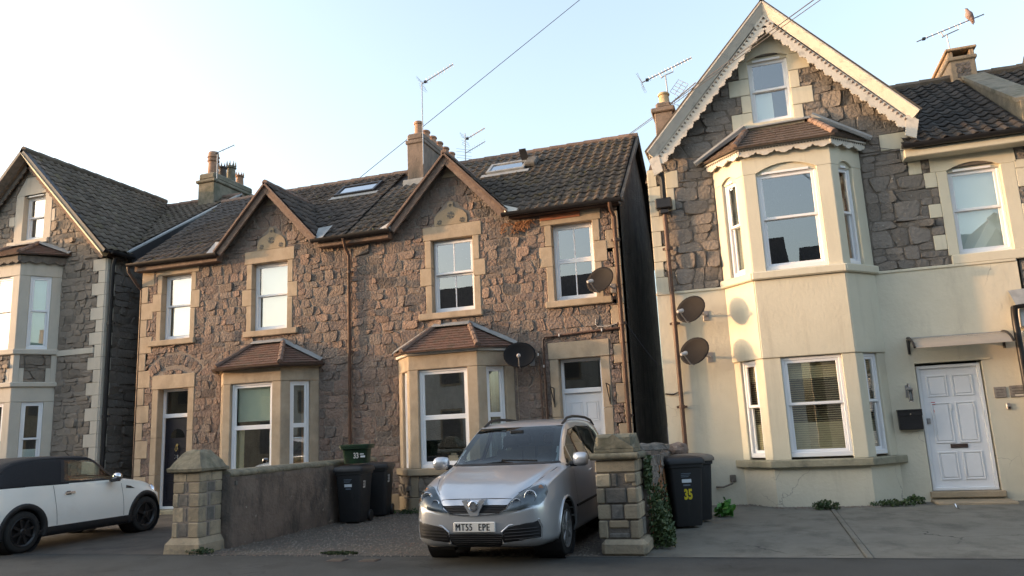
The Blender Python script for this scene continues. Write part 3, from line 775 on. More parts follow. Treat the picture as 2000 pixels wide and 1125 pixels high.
    # corner stones
    for q in cfg['quoins']:
        MB(WF).box((q[0], q[1]+.003, -.2), (q[2], q[3]-.003, .012), .012).build('quoin', 'bath_stone', house)
        ex.append(rect(*q))
    if mir:
        xc, zc = (dl[0]+dl[2])/2, 2.45; cl = []
        for k in range(13):
            a0, a1 = math.radians(42+k*96/13), math.radians(42+(k+1)*96/13)
            cl.append([(xc+r*math.cos(a), zc+r*math.sin(a)) for r, a in ((.80, a0), (1.06, a0), (1.06, a1), (.80, a1))])
        lay_stones(wall, WF, cl, 'rubble', rng, proud=.016, gap=.007)
        for k in range(4):
            a0, a1 = math.radians(40+k*25), math.radians(40+(k+1)*25)
            ex.append([(xc+r*math.cos(a), zc+r*math.sin(a)) for r, a in ((.72, a0), (1.09, a0), (1.11, (a0+a1)/2), (1.09, a1), (.72, a1))])
    cells = rubble_cells(rect(x0, -.1, x1, 5.71), ex, .235, .165, .20, rng)
    cells += rubble_cells([(xg-1.2, 5.712), (xg+1.2, 5.712), (xg, 6.98)], ex, .225, .165, .20, rng)
    lay_stones(wall, WF, cells, 'rubble', rng, proud=.015, gap=.007)
    # roof
    roof = thing_part('roof', house)
    F = Slope((x0-(.12 if mir else 0), -.22, 5.66), (1, 0, 0), SL); W = x1-x0+.12
    velux = cfg['velux']; apex = 7.12
    def skip(u, t):
        p = F(u, t)
        if p.z < apex-abs(p.x-xg)*1.09-.10: return True
        if velux[0] < p.x < velux[1] and velux[2] < p.y < velux[3]: return True
        return not mir and p.x < -7.25 and p.y > 2.1
    roof_tiles(roof, F, W, 3.9, 'pantile' if mir else 'pantile_lichen', rng, skip=skip)
    y0, y1 = x0-(.12 if mir else 0), x1+(0 if mir else .12)
    MB().add([(y0, .03, 5.82), (y1, .03, 5.82), (y1, 2.9, 8.03), (y0, 2.9, 8.03), (y0, 4.2, 7.2), (y1, 4.2, 7.2), (y0, 4.85, 6.1), (y1, 4.85, 6.1), (y0, 5.2, 5.3), (y1, 5.2, 5.3)], [(0, 1, 2, 3), (3, 2, 5, 4), (4, 5, 7, 6), (6, 7, 9, 8)]).build('roof_deck', 'pantile_dark', roof)
    n = int(W/.44)
    for i in range(n+1):
        xa = y0+i*W/(n+1); MB().tube([(xa, 2.9, 8.07), (xa+W/(n+1)+.02, 2.9, 8.06)], [.10, .094], 8).build('ridge_tile', 'ridge_tile', roof, smooth=True)
    mm = MB(); r2 = random.Random(61)
    for i in range(120 if not mir else 50):
        u, t = r2.uniform(.1, W-.1), 3.85*r2.random(); p = F(u, t, .045)
        if skip(u, t) or skip(u, t-.15) or noise.noise((p.x*1.1, p.y*1.3, 3)) < -.12: continue
        s_ = r2.uniform(.015, .045); k = len(mm.v)
        for q in range(6): mm.v.append(tuple(p+F.U*(s_*1.2*math.cos(q*PI/3)*r2.uniform(.7, 1.2))+F.V*(s_*math.sin(q*PI/3)*r2.uniform(.7, 1.2))-F.N*.02))
        mm.v.append(tuple(p+F.N*s_*.5)); mm.f += [(k+q, k+(q+1) % 6, k+6) for q in range(6)]; mm.m += [0]*6
    o = mm.build('moss_clump', 'moss_roof', roof, smooth='all', fix=False); o['kind'] = 'stuff'
    small_gable_roof(house, xg, apex, 5.72, 1.3, 'pantile' if mir else 'pantile_lichen', rng)
    # skylight
    vx0, vx1, vy0, vy1 = velux; G = Slope((0, -.22, 5.66), (1, 0, 0), SL)
    s0, s1 = (vy0+.22)/SL.y, (vy1+.22)/SL.y
    mb = MB(G); ring(mb, vx0, s0, vx1, s1, .07, .0, .10); sky = mb.build('skylight', 'barge_black' if mir else 'lead', roof)
    MB(G).box((vx0+.05, s0+.05, .06), (vx1-.05, s1-.05, .075)).build('skylight_pane', 'glass_sky', sky)
    MB(G).box((vx0-.1, s0-.16, .035), (vx1+.12, s0, .05)).build('skylight_apron', 'lead', sky)
    return wall, roof
def text(s, size, F, u, v, n, mat, parent, name, sx=1.0, bold=0.0, shear=0.0, world=True, space=1.0):
    cu = bpy.data.curves.new('txt', 'FONT'); cu.body = s; cu.size = size; cu.extrude = .0012; cu.resolution_u = 3; cu.offset = bold; cu.shear = shear; cu.space_character = space
    t = bpy.data.objects.new('txt', cu); COL.objects.link(t)
    me = bpy.data.meshes.new_from_object(t.evaluated_get(bpy.context.evaluated_depsgraph_get()))
    COL.objects.unlink(t); bpy.data.objects.remove(t)
    me.materials.clear(); me.materials.append(M[mat])
    for vx in me.vertices:
        c = vx.co; vx.co = F(u+c.x*sx, v+c.y, n+c.z)
    return link(name, me, parent, world)
pm('skyglass', (.3, .32, .34), rough=.05)
glassmat('glass_sky', tint=(.6, .62, .62), refl=.45)
def zig(x0, x1, z0, z1, side, n, short, long):
    out = []; h = (z1-z0)/n
    for i in range(n):
        w = long if i % 2 else short
        out.append((x1-w, z0+i*h, x1, z0+(i+1)*h) if side > 0 else (x0, z0+i*h, x0+w, z0+(i+1)*h))
    return out

def house_33():
    rng = random.Random(33)
    h = thing('stone_house', 'two-storey stone house with lichened tile roof behind the silver car', 'house', (-5.1, 0, 0))
    cfg = dict(door='door_white', bars=True, win_l=[], win_r=[], bay=[[], [], [('curtain', 'curtain_grey', .35, 1.6, .0, 1)]], velux=(-5.55, -4.62, 1.84, 2.3),
               plinth=[(-8.0, -7.0), (-4.48, -3.8), (-2.6, -2.29)], quoins=zig(-2.5, -2.27, .0, 5.5, 1, 15, .14, .27))
    wall, roof = semi(h, lambda x: x, -8.04, -2.27, -5.72, cfg, rng)
    E = Frame((-2.27, 0, 0), (0, 1, 0))
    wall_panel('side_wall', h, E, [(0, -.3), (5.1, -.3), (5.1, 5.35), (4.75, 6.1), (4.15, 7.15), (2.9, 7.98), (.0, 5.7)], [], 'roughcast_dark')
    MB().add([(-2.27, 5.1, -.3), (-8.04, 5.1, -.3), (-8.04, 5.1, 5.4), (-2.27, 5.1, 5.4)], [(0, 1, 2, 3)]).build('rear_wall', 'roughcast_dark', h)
    mb = MB(E); board(mb, (-.22, 5.68), (2.9, 8.07), .10, .10, .16, E); board(mb, (2.9, 8.07), (4.2, 7.22), .10, .10, .16, E); board(mb, (4.2, 7.22), (4.85, 6.1), .10, .10, .16, E); mb.build('verge', 'roughcast_dark', h)
    # eaves
    MB(WF).box((-4.42, 5.58, .0), (-2.2, 5.65, .2), .01).build('fascia', 'brown_gutter', h)
    gutter(h, [(-4.52, -.29, 5.66), (-2.12, -.29, 5.65)], .062)
    MB(WF).box((-3.81, 5.47, -.05), (-3.0, 5.575, .042), .006).build('rusty_lintel_plate', 'rust_paint', h)
    downpipe(h, [(-2.36, -.29, 5.6), (-2.36, -.24, 5.48), (-2.33, -.09, 5.35), (-2.33, -.09, .1)], .04, 'brown_pipe', clips=(4.9, 3.3, 1.6))
    for s, x in ((1, -4.42), (-1, -7.02)):
        MB(WF).add([(x, 5.68, .30), (x+s*.22, 5.67, .33), (x+s*.28, 5.74, .16), (x-s*.06, 5.84, .24)], [(0, 1, 2, 3)]).add([(x-.04*s, 5.60, .27), (x, 5.68, .32), (x-s*.06, 5.86, .28)], [(0, 1, 2)]).build('lead_flashing', 'barge_white' if s > 0 else 'lead', h)
    # iron tie plate
    MB(WF).tube([WF(-4.82, 5.18, .05), WF(-4.78, 5.5, .05)], .022, 6).tube([WF(-4.88, 5.30, .06), WF(-4.72, 5.36, .06)], .018, 6).build('iron_tie', 'brown_gutter', h)
    # waste pipe round the door head, brackets
    MB().tube([WF(-3.86, .1, .05), WF(-3.88, 3.10, .05), WF(-3.84, 3.16, .05), WF(-2.38, 3.22, .05)], .022, 8).build('waste_pipe', 'brown_pipe', h, smooth=True)
    MB().tube([WF(-3.95, .1, .05), WF(-3.97, 2.9, .05)], .014, 6).build('cable_conduit', 'brown_pipe', h, smooth=True)
    for u, v in ((-3.55, 3.17), (-2.72, 3.20), (-3.98, 2.83), (-3.88, 2.6)): MB(WF).box((u-.012, v-.02, .04), (u+.012, v+.03, .085)).build('pipe_clip', 'white_paint', h)
    MB().tube([WF(-2.40, 3.32, .03), WF(-2.6, 3.27, .03), WF(-2.8, 3.28, .03), WF(-2.84, 3.33, .03), WF(-2.83, 3.42, .03)], .006, 6).build('white_cable', 'white_paint', h)
    MB().tube([WF(-4.44, 2.7, .03), WF(-4.43, 1.35, .03)], .005, 6).build('white_cable', 'bath_stone', h)
    for u in (-3.72, -2.66):
        MB().tube([WF(u, 2.18, .03), WF(u, 1.82, .03)], .012, 6).tube([WF(u, 2.18, .03), WF(u-.02, 2.2, .22)], .010, 6).tube([WF(u, 1.86, .03), WF(u-.02, 2.19, .2)], .010, 6).build('basket_bracket', 'black_plastic', h)
    # letterbox-like white meter box low on the wall
    MB(WF).box((-4.30, 1.32, .0), (-3.86, 1.42, .16), .008).box((-4.30, .95, .0), (-3.86, 1.32, .14), .01).build('meter_box', 'upvc', h)
    # chimney with six pots on the party line
    ch = MB().box((-7.70, 2.12, 6.9), (-7.26, 4.75, 8.55), .02).box((-7.73, 2.09, 8.50), (-7.23, 4.78, 8.60), .015).box((-7.70, 2.12, 8.6), (-7.26, 4.75, 8.78), .04).build('chimney', 'chimney_render', h)
    for i in range(6): pot(ch, -7.47, 2.34+i*.42, 8.72, .34 if i else .42, .115, 'terracotta')
    MB(WF).box((-7.78, 7.16, -2.13), (-7.2, 7.56, -2.02), .01).build('chimney_flashing', 'lead', ch)
    # open skylight vent
    MB(Slope((0, -.22, 5.66), (1, 0, 0), SL)).box((-4.64, 2.7, .03), (-4.36, 3.15, .15), .03).build('vent_cowl', 'pillar_grey', roof)
    MB().add([(-4.78, 2.26, 7.62), (-4.60, 2.26, 7.62), (-4.62, 2.0, 7.86), (-4.78, 2.0, 7.86), (-4.78, 2.24, 7.60), (-4.60, 2.24, 7.60), (-4.62, 1.98, 7.84), (-4.78, 1.98, 7.84)], [(0, 1, 2, 3), (7, 6, 5, 4), (0, 4, 5, 1), (1, 5, 6, 2), (2, 6, 7, 3), (3, 7, 4, 0)]).build('skylight_flap', 'barge_black', roof)
    # a carton on the bay window board
    return h
def house_31():
    rng = random.Random(31)
    h = thing('stone_house', 'two-storey stone house with a navy front door and small gable', 'house', (-10.9, 0, 0))
    q = zig(-13.64, -13.3, .0, 5.55, -1, 14, .2, .36)
    cfg = dict(door='door_navy', bars=False, win_l=[('blind', 'net', .06, 1.0, .0, 1)], win_r=[('blind', 'net', .10, 1.0, .0, 1)],
               bay=[[('curtain', 'curtain_rust', -.6, .3, 0, 1)], [('blind', 'blind_sage', .03, .99, .58, 1), ('curtain', 'slat_wood', .0, .22, 0, .5)], [('curtain', 'curtain_rust', .75, 1.6, 0, 1)]],
               velux=(-9.62, -8.5, 1.92, 2.42), plinth=[(-13.62, -13.3), (-12.08, -11.47), (-8.95, -8.05)], quoins=q)
    wall, roof = semi(h, lambda x: -15.82-x, -13.64, -8.04, -10.06, cfg, rng)
    Wf = Frame((-13.64, 6, 0), (0, -1, 0))
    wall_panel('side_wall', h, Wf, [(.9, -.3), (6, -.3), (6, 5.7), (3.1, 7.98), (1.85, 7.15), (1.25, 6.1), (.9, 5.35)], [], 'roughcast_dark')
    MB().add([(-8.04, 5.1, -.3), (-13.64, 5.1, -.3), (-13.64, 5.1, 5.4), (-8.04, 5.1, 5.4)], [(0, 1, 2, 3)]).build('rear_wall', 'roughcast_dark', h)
    mb = MB(WF).box((-13.7, 5.50, .0), (-11.36, 5.64, .2), .01); mb.box((-8.76, 5.50, .0), (-7.06, 5.64, .2), .01); mb.build('fascia', 'barge_brown', h)
    gutter(h, [(-13.82, -.29, 5.68), (-11.3, -.29, 5.66)], .062, 'black_plastic'); gutter(h, [(-8.86, -.29, 5.66), (-6.98, -.29, 5.67)], .062)
    downpipe(h, [(-8.08, -.29, 5.6), (-8.08, -.2, 5.4), (-8.06, -.09, 5.25), (-8.06, -.09, .1)], .034, 'brown_pipe', clips=(4.9, 3.2))
    downpipe(h, [(-13.80, -.29, 5.62), (-13.80, -.27, 5.5), (-13.72, -.05, 5.2), (-13.70, .06, 5.1), (-13.70, .06, .1)], .034, 'brown_gutter')
    for s, x in ((1, -8.76), (-1, -11.36)):
        MB(WF).add([(x, 5.68, .30), (x+s*.2, 5.67, .33), (x+s*.24, 6.02, -.02), (x-s*.04, 5.96, .1)], [(0, 1, 2, 3)]).build('lead_flashing', 'lead', h)
    MB(WF).tube([WF(-11.72, 4.92, .05), WF(-11.70, 5.30, .05)], .03, 6).tube([WF(-11.78, 5.10, .06), WF(-11.64, 5.13, .06)], .02, 6).build('iron_tie', 'brown_gutter', h)
    return h
H33 = house_33()
H31 = house_31()
# ------------------------------------------------------------------ ornament
def scallop_board(F, p, q, w, n0, n1, n, depth, flip=False):
    (a, b), (c, d) = p, q
    L = math.hypot(c-a, d-b); t = ((c-a)/L, (d-b)/L); nn = (t[1], -t[0])
    if nn[1] > 0: nn = (-nn[0], -nn[1])
    P = [p, q]
    low = []
    for i in range(n):
        for f in (0, .12, .25, .38, .5, .62, .75, .88):
            s = (i+f)/n*L; e = w+depth*(math.sin(PI*f)**.55 if f else 0)-(.02 if f in (.25, .75) else 0)
            low.append((a+t[0]*s+nn[0]*e, b+t[1]*s+nn[1]*e))
    low.append((c+nn[0]*w, d+nn[1]*w))
    return MB(F).prism([p, q]+low[::-1], n0, n1)
def mould_board(mb, F, p, q, w, ntop, nbot, back):
    """raking moulding whose face leans out towards its upper edge"""
    (a, b), (c, d) = p, q
    L = math.hypot(c-a, d-b); t = ((c-a)/L, (d-b)/L); nn = (t[1], -t[0])
    if nn[1] > 0: nn = (-nn[0], -nn[1])
    prof = [(0, back), (0, ntop), (w*.12, ntop), (w*.16, ntop-.012), (w*.55, (ntop+nbot)/2-.012), (w*.86, nbot), (w, nbot), (w, back)]
    k = len(prof)
    vs = [(x+nn[0]*o, y+nn[1]*o, n) for x, y in (p, q) for o, n in prof]
    mb.add(vs, [(i, (i+1) % k, (i+1) % k+k, i+k) for i in range(k)]+[tuple(range(k))[::-1], tuple(range(k, 2*k))])
def dentils(mb, F, p, q, off, size, step, n0, n1):
    (a, b), (c, d) = p, q
    L = math.hypot(c-a, d-b); t = ((c-a)/L, (d-b)/L); nn = (t[1], -t[0])
    if nn[1] > 0: nn = (-nn[0], -nn[1])
    k = int(L/step)
    for i in range(k):
        s = (i+.3)*step
        P = lambda x, y: (a+t[0]*x+nn[0]*y, b+t[1]*x+nn[1]*y)
        mb.prism([P(s, off), P(s+size, off), P(s+size*.5, off+size*1.05)], n0, n1)
def arch_head(u0, u1, z, rise, n=8):
    return [(u0+(u1-u0)*i/n, z+rise*(1-(2*i/n-1)**2)) for i in range(n+1)]
def arched_head(house, F, u0, u1, z, rise, mat, name='arch_head', n=-.012):
    """slightly sunk segmental panel with a raised rim over a square-headed window"""
    A = arch_head(u0-.02, u1+.02, z, rise)
    o = MB(F).prism([(u0-.02, z-.03)]+A+[(u1+.02, z-.03)], -.14, -.045).build(name, mat, house)
    MB(F).box((u0+.1, z-.03, -.06), (u1-.12, z+.012, -.03), .004).build('trickle_vent', 'upvc', o)
    return o

# ------------------------------------------------------------------ the cream house
def house_35():
    rng = random.Random(35)
    h = thing('cream_house', 'tall house with cream rendered front, two-storey bay and white scalloped gable', 'house', (.7, 0, 0))
    xa, za = .74, 8.72
    up = wall_panel('upper_wall', h, WF, [(-1.65, 3.78), (6.2, 3.78), (6.2, 5.9), (3.05, 5.9), (2.98, 6.2), (xa, za), (-1.5, 6.2), (-1.65, 6.0)],
                    [rect(.33, 6.75, 1.12, 8.1)[::-1], rect(3.33, 3.9, 4.2, 5.46)[::-1], rect(-.41, 3.9, 2.03, 5.75)[::-1]], 'mortar_dark')
    lo = wall_panel('rendered_wall', h, WF, [(-1.65, -.3), (4.12, -.3), (4.16, 3.78), (-1.65, 3.78)], [rect(-.40, .76, 2.02, 2.5)[::-1], rect(2.45, .12, 3.43, 2.2)[::-1]], 'cream_base', n0=.03, depth=.33)
    MB(WF).box((-1.66, 3.75, -.05), (-.44, 3.80, .05), .01).box((2.06, 3.75, -.05), (4.15, 3.80, .05), .01).build('string_course', 'cream_paint', h)
    ex = []
    def cream(bl, name='quoin', n1=.015):
        for q in bl:
            MB(WF).box((q[0], q[1]+.002, -.2), (q[2], q[3]-.002, n1), .008).build(name, 'cream_paint', h); ex.append(rect(*q))
    # attic window with painted stone up into the gable
    aw = (.37, 6.79, 1.08, 8.04)
    cream(jamb(.37, -1, 6.66, 8.04, .17, .2, [(.26, 1), (.25, 0), (.24, 1), (.25, 0)])+jamb(1.08, 1, 6.66, 8.04, .17, .2, [(.27, 0), (.24, 1), (.25, 0), (.24, 1)]), 'jamb_stone')
    gb = [(.10, 8.04), (1.36, 8.04), (1.2, 8.2), (.86, 8.55), (.62, 8.55), (.28, 8.2)]
    A = arch_head(.37, 1.08, 8.04, .09)
    MB(WF).prism([(.02, 8.04), (.37, 8.04)]+A[1:-1]+[(1.08, 8.04), (1.46, 8.04), (.74, 8.72)], -.2, .015).build('gable_head', 'cream_paint', h); ex.append([(.02, 8.04), (1.46, 8.04), (.74, 8.72)])
    arched_head(h, WF, .37, 1.08, 8.04, .09, 'cream_paint')
    MB(WF).box((.2, 6.66, -.15), (1.25, 6.79, .05), .012).build('window_sill', 'cream_paint', h)
    window(h, WF, *aw, rec=.07, inside=[('blind', 'net', 0, .55, 0, .5)])
    # right-hand first-floor window
    rw = (3.37, 3.95, 4.16, 5.42)
    cream([(3.21, 3.95, 3.37, 5.42), (3.02, 5.15, 3.205, 5.42), (3.02, 4.62, 3.205, 4.86), (3.02, 4.06, 3.205, 4.32)], 'jamb_stone', .02)
    A = arch_head(3.37, 4.16, 5.42, .10)
    MB(WF).prism([(3.13, 5.42), (3.37, 5.42)]+A[1:-1]+[(4.16, 5.42), (4.4, 5.42), (4.38, 5.75), (3.13, 5.75)], -.2, .02).build('lintel', 'cream_paint', h); ex.append(rect(3.13, 5.42, 4.4, 5.8))
    arched_head(h, WF, 3.37, 4.16, 5.42, .10, 'cream_paint')
    cream([(4.16, 3.95, 4.37, 5.42), (4.37, 4.2, 4.52, 4.7), (4.37, 4.98, 4.55, 5.3), (4.37, 5.3, 4.75, 5.45)], 'jamb_stone', .02)
    MB(WF).box((3.24, 3.79, -.1), (4.5, 3.95, .055), .012).build('window_sill', 'cream_paint', h); ex.append(rect(3.2, 3.7, 4.5, 3.95))
    window(h, WF, *rw, rec=.07, inside=[('blind', 'net', 0, 1, 0, 1)])
    # corner and kneeler stones
    cream(zig(-1.65, 0, 3.8, 6.15, -1, 8, .3, .17)+[(-1.32, 5.78, -1.08, 6.12), (-1.32, 5.35, -1.17, 5.78)])
    cream([(2.42, 5.92, 2.9, 6.22), (2.72, 5.66, 2.95, 5.92), (2.80, 5.42, 3.0, 5.66)], 'kneeler_stone')
    # stonework
    ex += [rect(.37, 6.6, 1.08, 8.05), rect(3.37, 3.9, 4.16, 5.43), rect(-.45, 3.7, 2.07, 6.1), [(-.7, 6.1), (2.2, 6.1), (1.35, 6.74), (.18, 6.74)], rect(.2, 6.6, 1.26, 6.8)]
    cells = rubble_cells(rect(-1.65, 3.8, 4.9, 5.86), ex, .33, .215, .17, rng)
    cells += rubble_cells([(-1.5, 5.87), (2.95, 5.87), (2.95, 6.15), (xa, 8.6), (-1.5, 6.15)], ex, .32, .215, .16, rng)
    lay_stones(up, WF, cells, 'rubble_dark', rng, proud=.018, gap=.012)
    lw = wall_panel('stone_wall', h, WF, [(4.17, -.3), (6.2, -.3), (6.2, 3.775), (4.20, 3.775)], [], 'mortar_dark')
    lay_stones(lw, WF, rubble_cells(rect(4.2, 1.8, 5.4, 3.77), [], .33, .215, .17, rng), 'rubble_dark', rng, proud=.018, gap=.012)
    # the bay
    bay = thing_part('bay', h)
    fs = facets(-.44, .08, 1.53, 2.06, .56)
    for i, (F, L) in enumerate(fs):
        a, b = (.29, L-.22) if i == 1 else ((.20, .57) if i == 0 else (.20, .54))
        a2, b2 = (.22, L-.24) if i == 1 else ((.2, .56) if i == 0 else (.18, .53))
        for q in ((0, a), (b, L)): MB(F).box((q[0], .74, -.13 if i == 1 else -.085), (q[1], 2.42, -.01), .01).build('bay_pier', 'cream_paint', bay)
        MB(F).box((0, 2.42, -.2), (L, 3.76, .012), .01).build('bay_apron', 'cream_paint', bay)
        MB(F).box((0, -.3, -.2), (L, .63, .0)).build('bay_base', 'cream_base', bay)
        MB(F).box((-.05, .62, -.2), (L+.05, .745, .10), .015).build('bay_sill', 'sill_grey', bay)
        MB(F).box((-.03, 3.76, -.2), (L+.03, 3.90, .075), .02).build('bay_sill', 'cream_paint', bay)
        zt = 5.66
        for q in ((0, a2), (b2, L)): MB(F).box((q[0], 3.9, -.13 if i == 1 else -.085), (q[1], zt, 0), .01).build('bay_pier', 'cream_paint', bay)
        A = arch_head(a2, b2, zt, .14 if i == 1 else .09)
        MB(F).prism([(0, zt), (a2, zt)]+A[1:-1]+[(b2, zt), (L, zt), (L, 6.1), (0, 6.1)], -.2, .0).build('bay_head', 'cream_paint', bay)
        arched_head(bay, F, a2, b2, zt, .14 if i == 1 else .09, 'cream_paint')
        ins = [('venetian', 'slat_wood', -.6 if i == 0 else 0, 1.6 if i == 2 else 1, .0, 1)]
        w = window(h, F, a, .78, b, 2.41, rec=.05, inside=ins, fw=.05)
        window(h, F, a2, 3.92, b2, 5.66, rec=.06, inside=[('curtain', 'curtain_grey', -.7, .8, 0, 1)] if i == 0 else ([('curtain', 'curtain_rust', .3, 1.6, 0, 1)] if i == 2 else []), fw=.05)
        # scalloped fascia under the little roof
        s = scallop_board(F, (-.06, 6.10), (L+.06, 6.10), .075, .07, .095, 5 if i == 1 else 3, .075); s.build('scalloped_fascia', 'barge_white', bay)
        mb = MB(F); dentils(mb, F, (-.06, 6.10), (L+.06, 6.10), .015, .028, .05, .09, .105); mb.build('dentil_strip', 'barge_dark', bay); bay.children[-1]['kind'] = 'stuff'
        MB(F).box((-.08, 6.085, -.1), (L+.08, 6.115, .12), .006).build('eaves_board', 'barge_white', bay)
    fc = [(-.66, 0, 6.14), (-.02, -.74, 6.11), (1.63, -.74, 6.11), (2.2, 0, 6.14)]
    bay_roof(h, None, fc, [(.24, -.01, 6.66), (1.33, -.01, 6.68)], 0, 0, 'bay_tile_brown', rows=7, flash='lead')
    for p, q in (((-.74, -.10, 6.15), (.20, -.08, 6.74)), ((2.28, -.10, 6.15), (1.37, -.08, 6.76))):
        MB().tube([p, q], .05, 6).build('roof_abutment', 'lead', h)
    # gable roof and bargeboards
    roof = thing_part('roof', h)
    L_, R_ = (-1.58, 6.44), (3.04, 6.44); T = (xa, 9.02)
    for s, P in ((-1, L_), (1, R_)):
        mb = MB(WF); board(mb, (xa, T[1]+.04), (P[0]+s*.04, P[1]+.02), .06, -6.15, .36); mb.build('verge_slab', 'roof_brown', roof)
        mb = MB(WF); mould_board(mb, WF, T, P, .19, .37, .27, .2); mb.build('barge_moulding', 'barge_white', roof)
        nx = (-.17*.74*s, -.17*.67); Tq, Pq = (xa, T[1]-.25), (P[0]-s*.125, P[1]-.125)
        scallop_board(WF, Tq, Pq, .165, .245, .27, 17, .055).build('bargeboard', 'barge_white', roof)
        mb = MB(WF); dentils(mb, WF, Tq, Pq, .035, .045, .085, .266, .285); o = mb.build('dentil_strip', 'barge_dark' if s < 0 else 'barge_brown', roof); o['kind'] = 'stuff'
        MB(WF).prism([(P[0]-s*.02, P[1]-.14), (P[0]-s*.20, P[1]-.02), (P[0]-s*.26, P[1]-.38), (P[0]-s*.10, P[1]-.46)], .24, .28).build('barge_foot', 'barge_white', roof)
        # soffit behind the boards
        MB(WF).prism([T, P, (P[0]-s*.03, P[1]-.05), (xa, T[1]-.06)], -.05, .25).build('soffit', 'barge_white', roof)
    MB(WF).prism([(xa, T[1]-.17), (xa-.2, T[1]-.40), (xa-.13, T[1]-.53), (xa, T[1]-.46), (xa+.13, T[1]-.53), (xa+.2, T[1]-.40)], .22, .274).build('apex_block', 'barge_white', roof)
    # main roof to the right
    k = (8.18-5.86)/3.3; V = Vector((0, 1, k)).normalized()
    F = Slope((1.4, -.32, 5.86), (1, 0, 0), V)
    def skip(u, t):
        p = F(u, t); return p.x < 2.7 and p.z < 6.4 or (p.z > 6.35 and p.z < 9.0-abs(p.x-xa)*1.12-.05) or (p.x > 4.56 and p.x < 4.9)
    roof_tiles(roof, F, 5.2, 3.3*math.hypot(1, k), 'pantile_dark', rng, tw=.225, tl=.25, skip=skip, amp=.024)
    MB().add([(1.2, .04, 6.08), (6.6, .04, 6.08), (6.6, 3.0, 8.17), (1.2, 3.0, 8.17), (1.2, 6, 5.8), (6.6, 6, 5.8)], [(0, 1, 2, 3), (3, 2, 5, 4)]).add([(2.74, -.3, 5.83), (6.6, -.3, 5.83), (6.6, .04, 6.07), (2.74, .04, 6.07)], [(0, 1, 2, 3)]).build('roof_deck', 'pantile_dark', roof)
    for i in range(11):
        MB().tube([(1.6+i*.45, 3.0, 8.24), (2.07+i*.45, 3.0, 8.23)], [.1, .094], 8).build('ridge_tile', 'roof_brown', roof, smooth=True)
    MB(WF).box((2.72, 5.66, .0), (6.2, 5.80, .30), .012).build('fascia', 'cream_paint', h)
    gutter(h, [(2.68, -.38, 5.86), (6.2, -.38, 5.85)], .065)
    # stone coped parapet and chimney
    E = Frame((4.64, 0, 0), (0, 1, 0))
    MB(E).prism([(2.95, 8.20), (.35, 6.63), (.06, 6.48), (.06, 5.9), (2.95, 7.9)], .0, .34).build('parapet', 'chimney_grey', h)
    for k in range(3):
        y0, y1 = .10+k*.97, 1.05+k*.97; q = lambda y: 6.66+(y-.35)*.604
        MB(E).prism([(y0, q(y0)-.03), (y1, q(y1)-.03), (y1, q(y1)+.05), (y0, q(y0)+.05)], -.05, .39).build('coping_slab', 'chimney_grey', h)
    ch = MB().box((4.42, 2.82, 7.2), (4.90, 4.3, 8.58), .02).box((4.385, 2.785, 8.55), (4.935, 4.34, 8.64), .02).box((4.42, 2.82, 8.64), (4.51, 4.3, 8.77), .01).box((4.81, 2.82, 8.64), (4.90, 4.3, 8.77), .01).box((4.37, 2.77, 8.77), (4.95, 4.36, 8.83), .015).build('chimney', 'chimney_warm', h)
    cl = rubble_cells(rect(4.52, 8.15, 4.80, 8.5), [], .2, .15, .2, rng); lay_stones(ch, Frame((0, 2.82, 0), (1, 0, 0)), cl, 'rubble', rng, proud=.008)
    # left chimney breast with sloping shoulder
    ch = MB().box((-1.47, .55, 6.5), (-1.10, 1.7, 7.62), .02).box((-1.53, .50, 7.56), (-1.06, 1.75, 7.66), .02).box((-1.44, .58, 7.66), (-1.13, 1.66, 7.8), .04).build('chimney', 'chimney_render', h)
    MB().add([(-1.75, .45, 6.1), (-1.15, .45, 6.1), (-1.15, .45, 6.95), (-1.47, .45, 6.95), (-1.75, 1.9, 6.1), (-1.15, 1.9, 6.1), (-1.15, 1.9, 6.95), (-1.47, 1.9, 6.95)], [(3, 2, 1, 0), (4, 5, 6, 7), (0, 1, 5, 4), (1, 2, 6, 5), (2, 3, 7, 6), (3, 0, 4, 7)]).build('chimney_shoulder', 'chimney_render', ch)
    pot(ch, -1.28, .85, 7.78, .30, .115, 'pot_buff')
    # side wall, back wall
    Wf = Frame((-1.65, 6, 0), (0, -1, 0))
    wall_panel('side_wall', h, Wf, [(0, -.3), (6, -.3), (6, 6.2), (0, 6.2)], [], 'cream_base')
    MB().add([(6.2, 6, -.3), (-1.65, 6, -.3), (-1.65, 6, 6.2), (xa, 6, 8.9), (3.0, 6, 6.2), (6.2, 6, 6.2)], [(0, 1, 2, 3, 4, 5)]).build('rear_wall', 'roughcast_dark', h)
    MB().add([(6.2, 0, -.3), (6.2, 6, -.3), (6.2, 6, 5.9), (6.2, 0, 5.9)], [(0, 1, 2, 3)]).build('side_wall', 'roughcast_dark', h)
    # rainwater hopper and pipe on the left
    MB().tube([(-1.40, -.2, 6.2), (-1.36, -.16, 5.9), (-1.37, -.12, 5.56)], [.06, .05, .05], 8).build('downpipe', 'black_plastic', h, smooth=True)
    MB(WF).box((-1.52, 5.36, .03), (-1.22, 5.56, .22), .02).box((-1.46, 5.26, .05), (-1.28, 5.36, .18), .02).build('hopper', 'black_plastic', h)
    downpipe(h, [(-1.37, -.11, 5.3), (-1.37, -.11, 3.9), (-1.36, -.12, 3.7), (-1.36, -.12, .1)], .042, 'brown_pipe', clips=(4.6, 3.2, 1.7))
    MB().tube([(-1.64, -.05, 1.95), (-1.5, -.06, 1.93), (-1.38, -.07, 1.97)], .014, 6).build('cable', 'black_plastic', h)
    # door
    d0, d1, z0, z1 = 2.47, 3.41, .16, 2.16
    fr = MB(WF); ring(fr, d0, z0, d1, z1, .05, -.14, -.03); df = fr.build('door_frame', 'door_white', h)
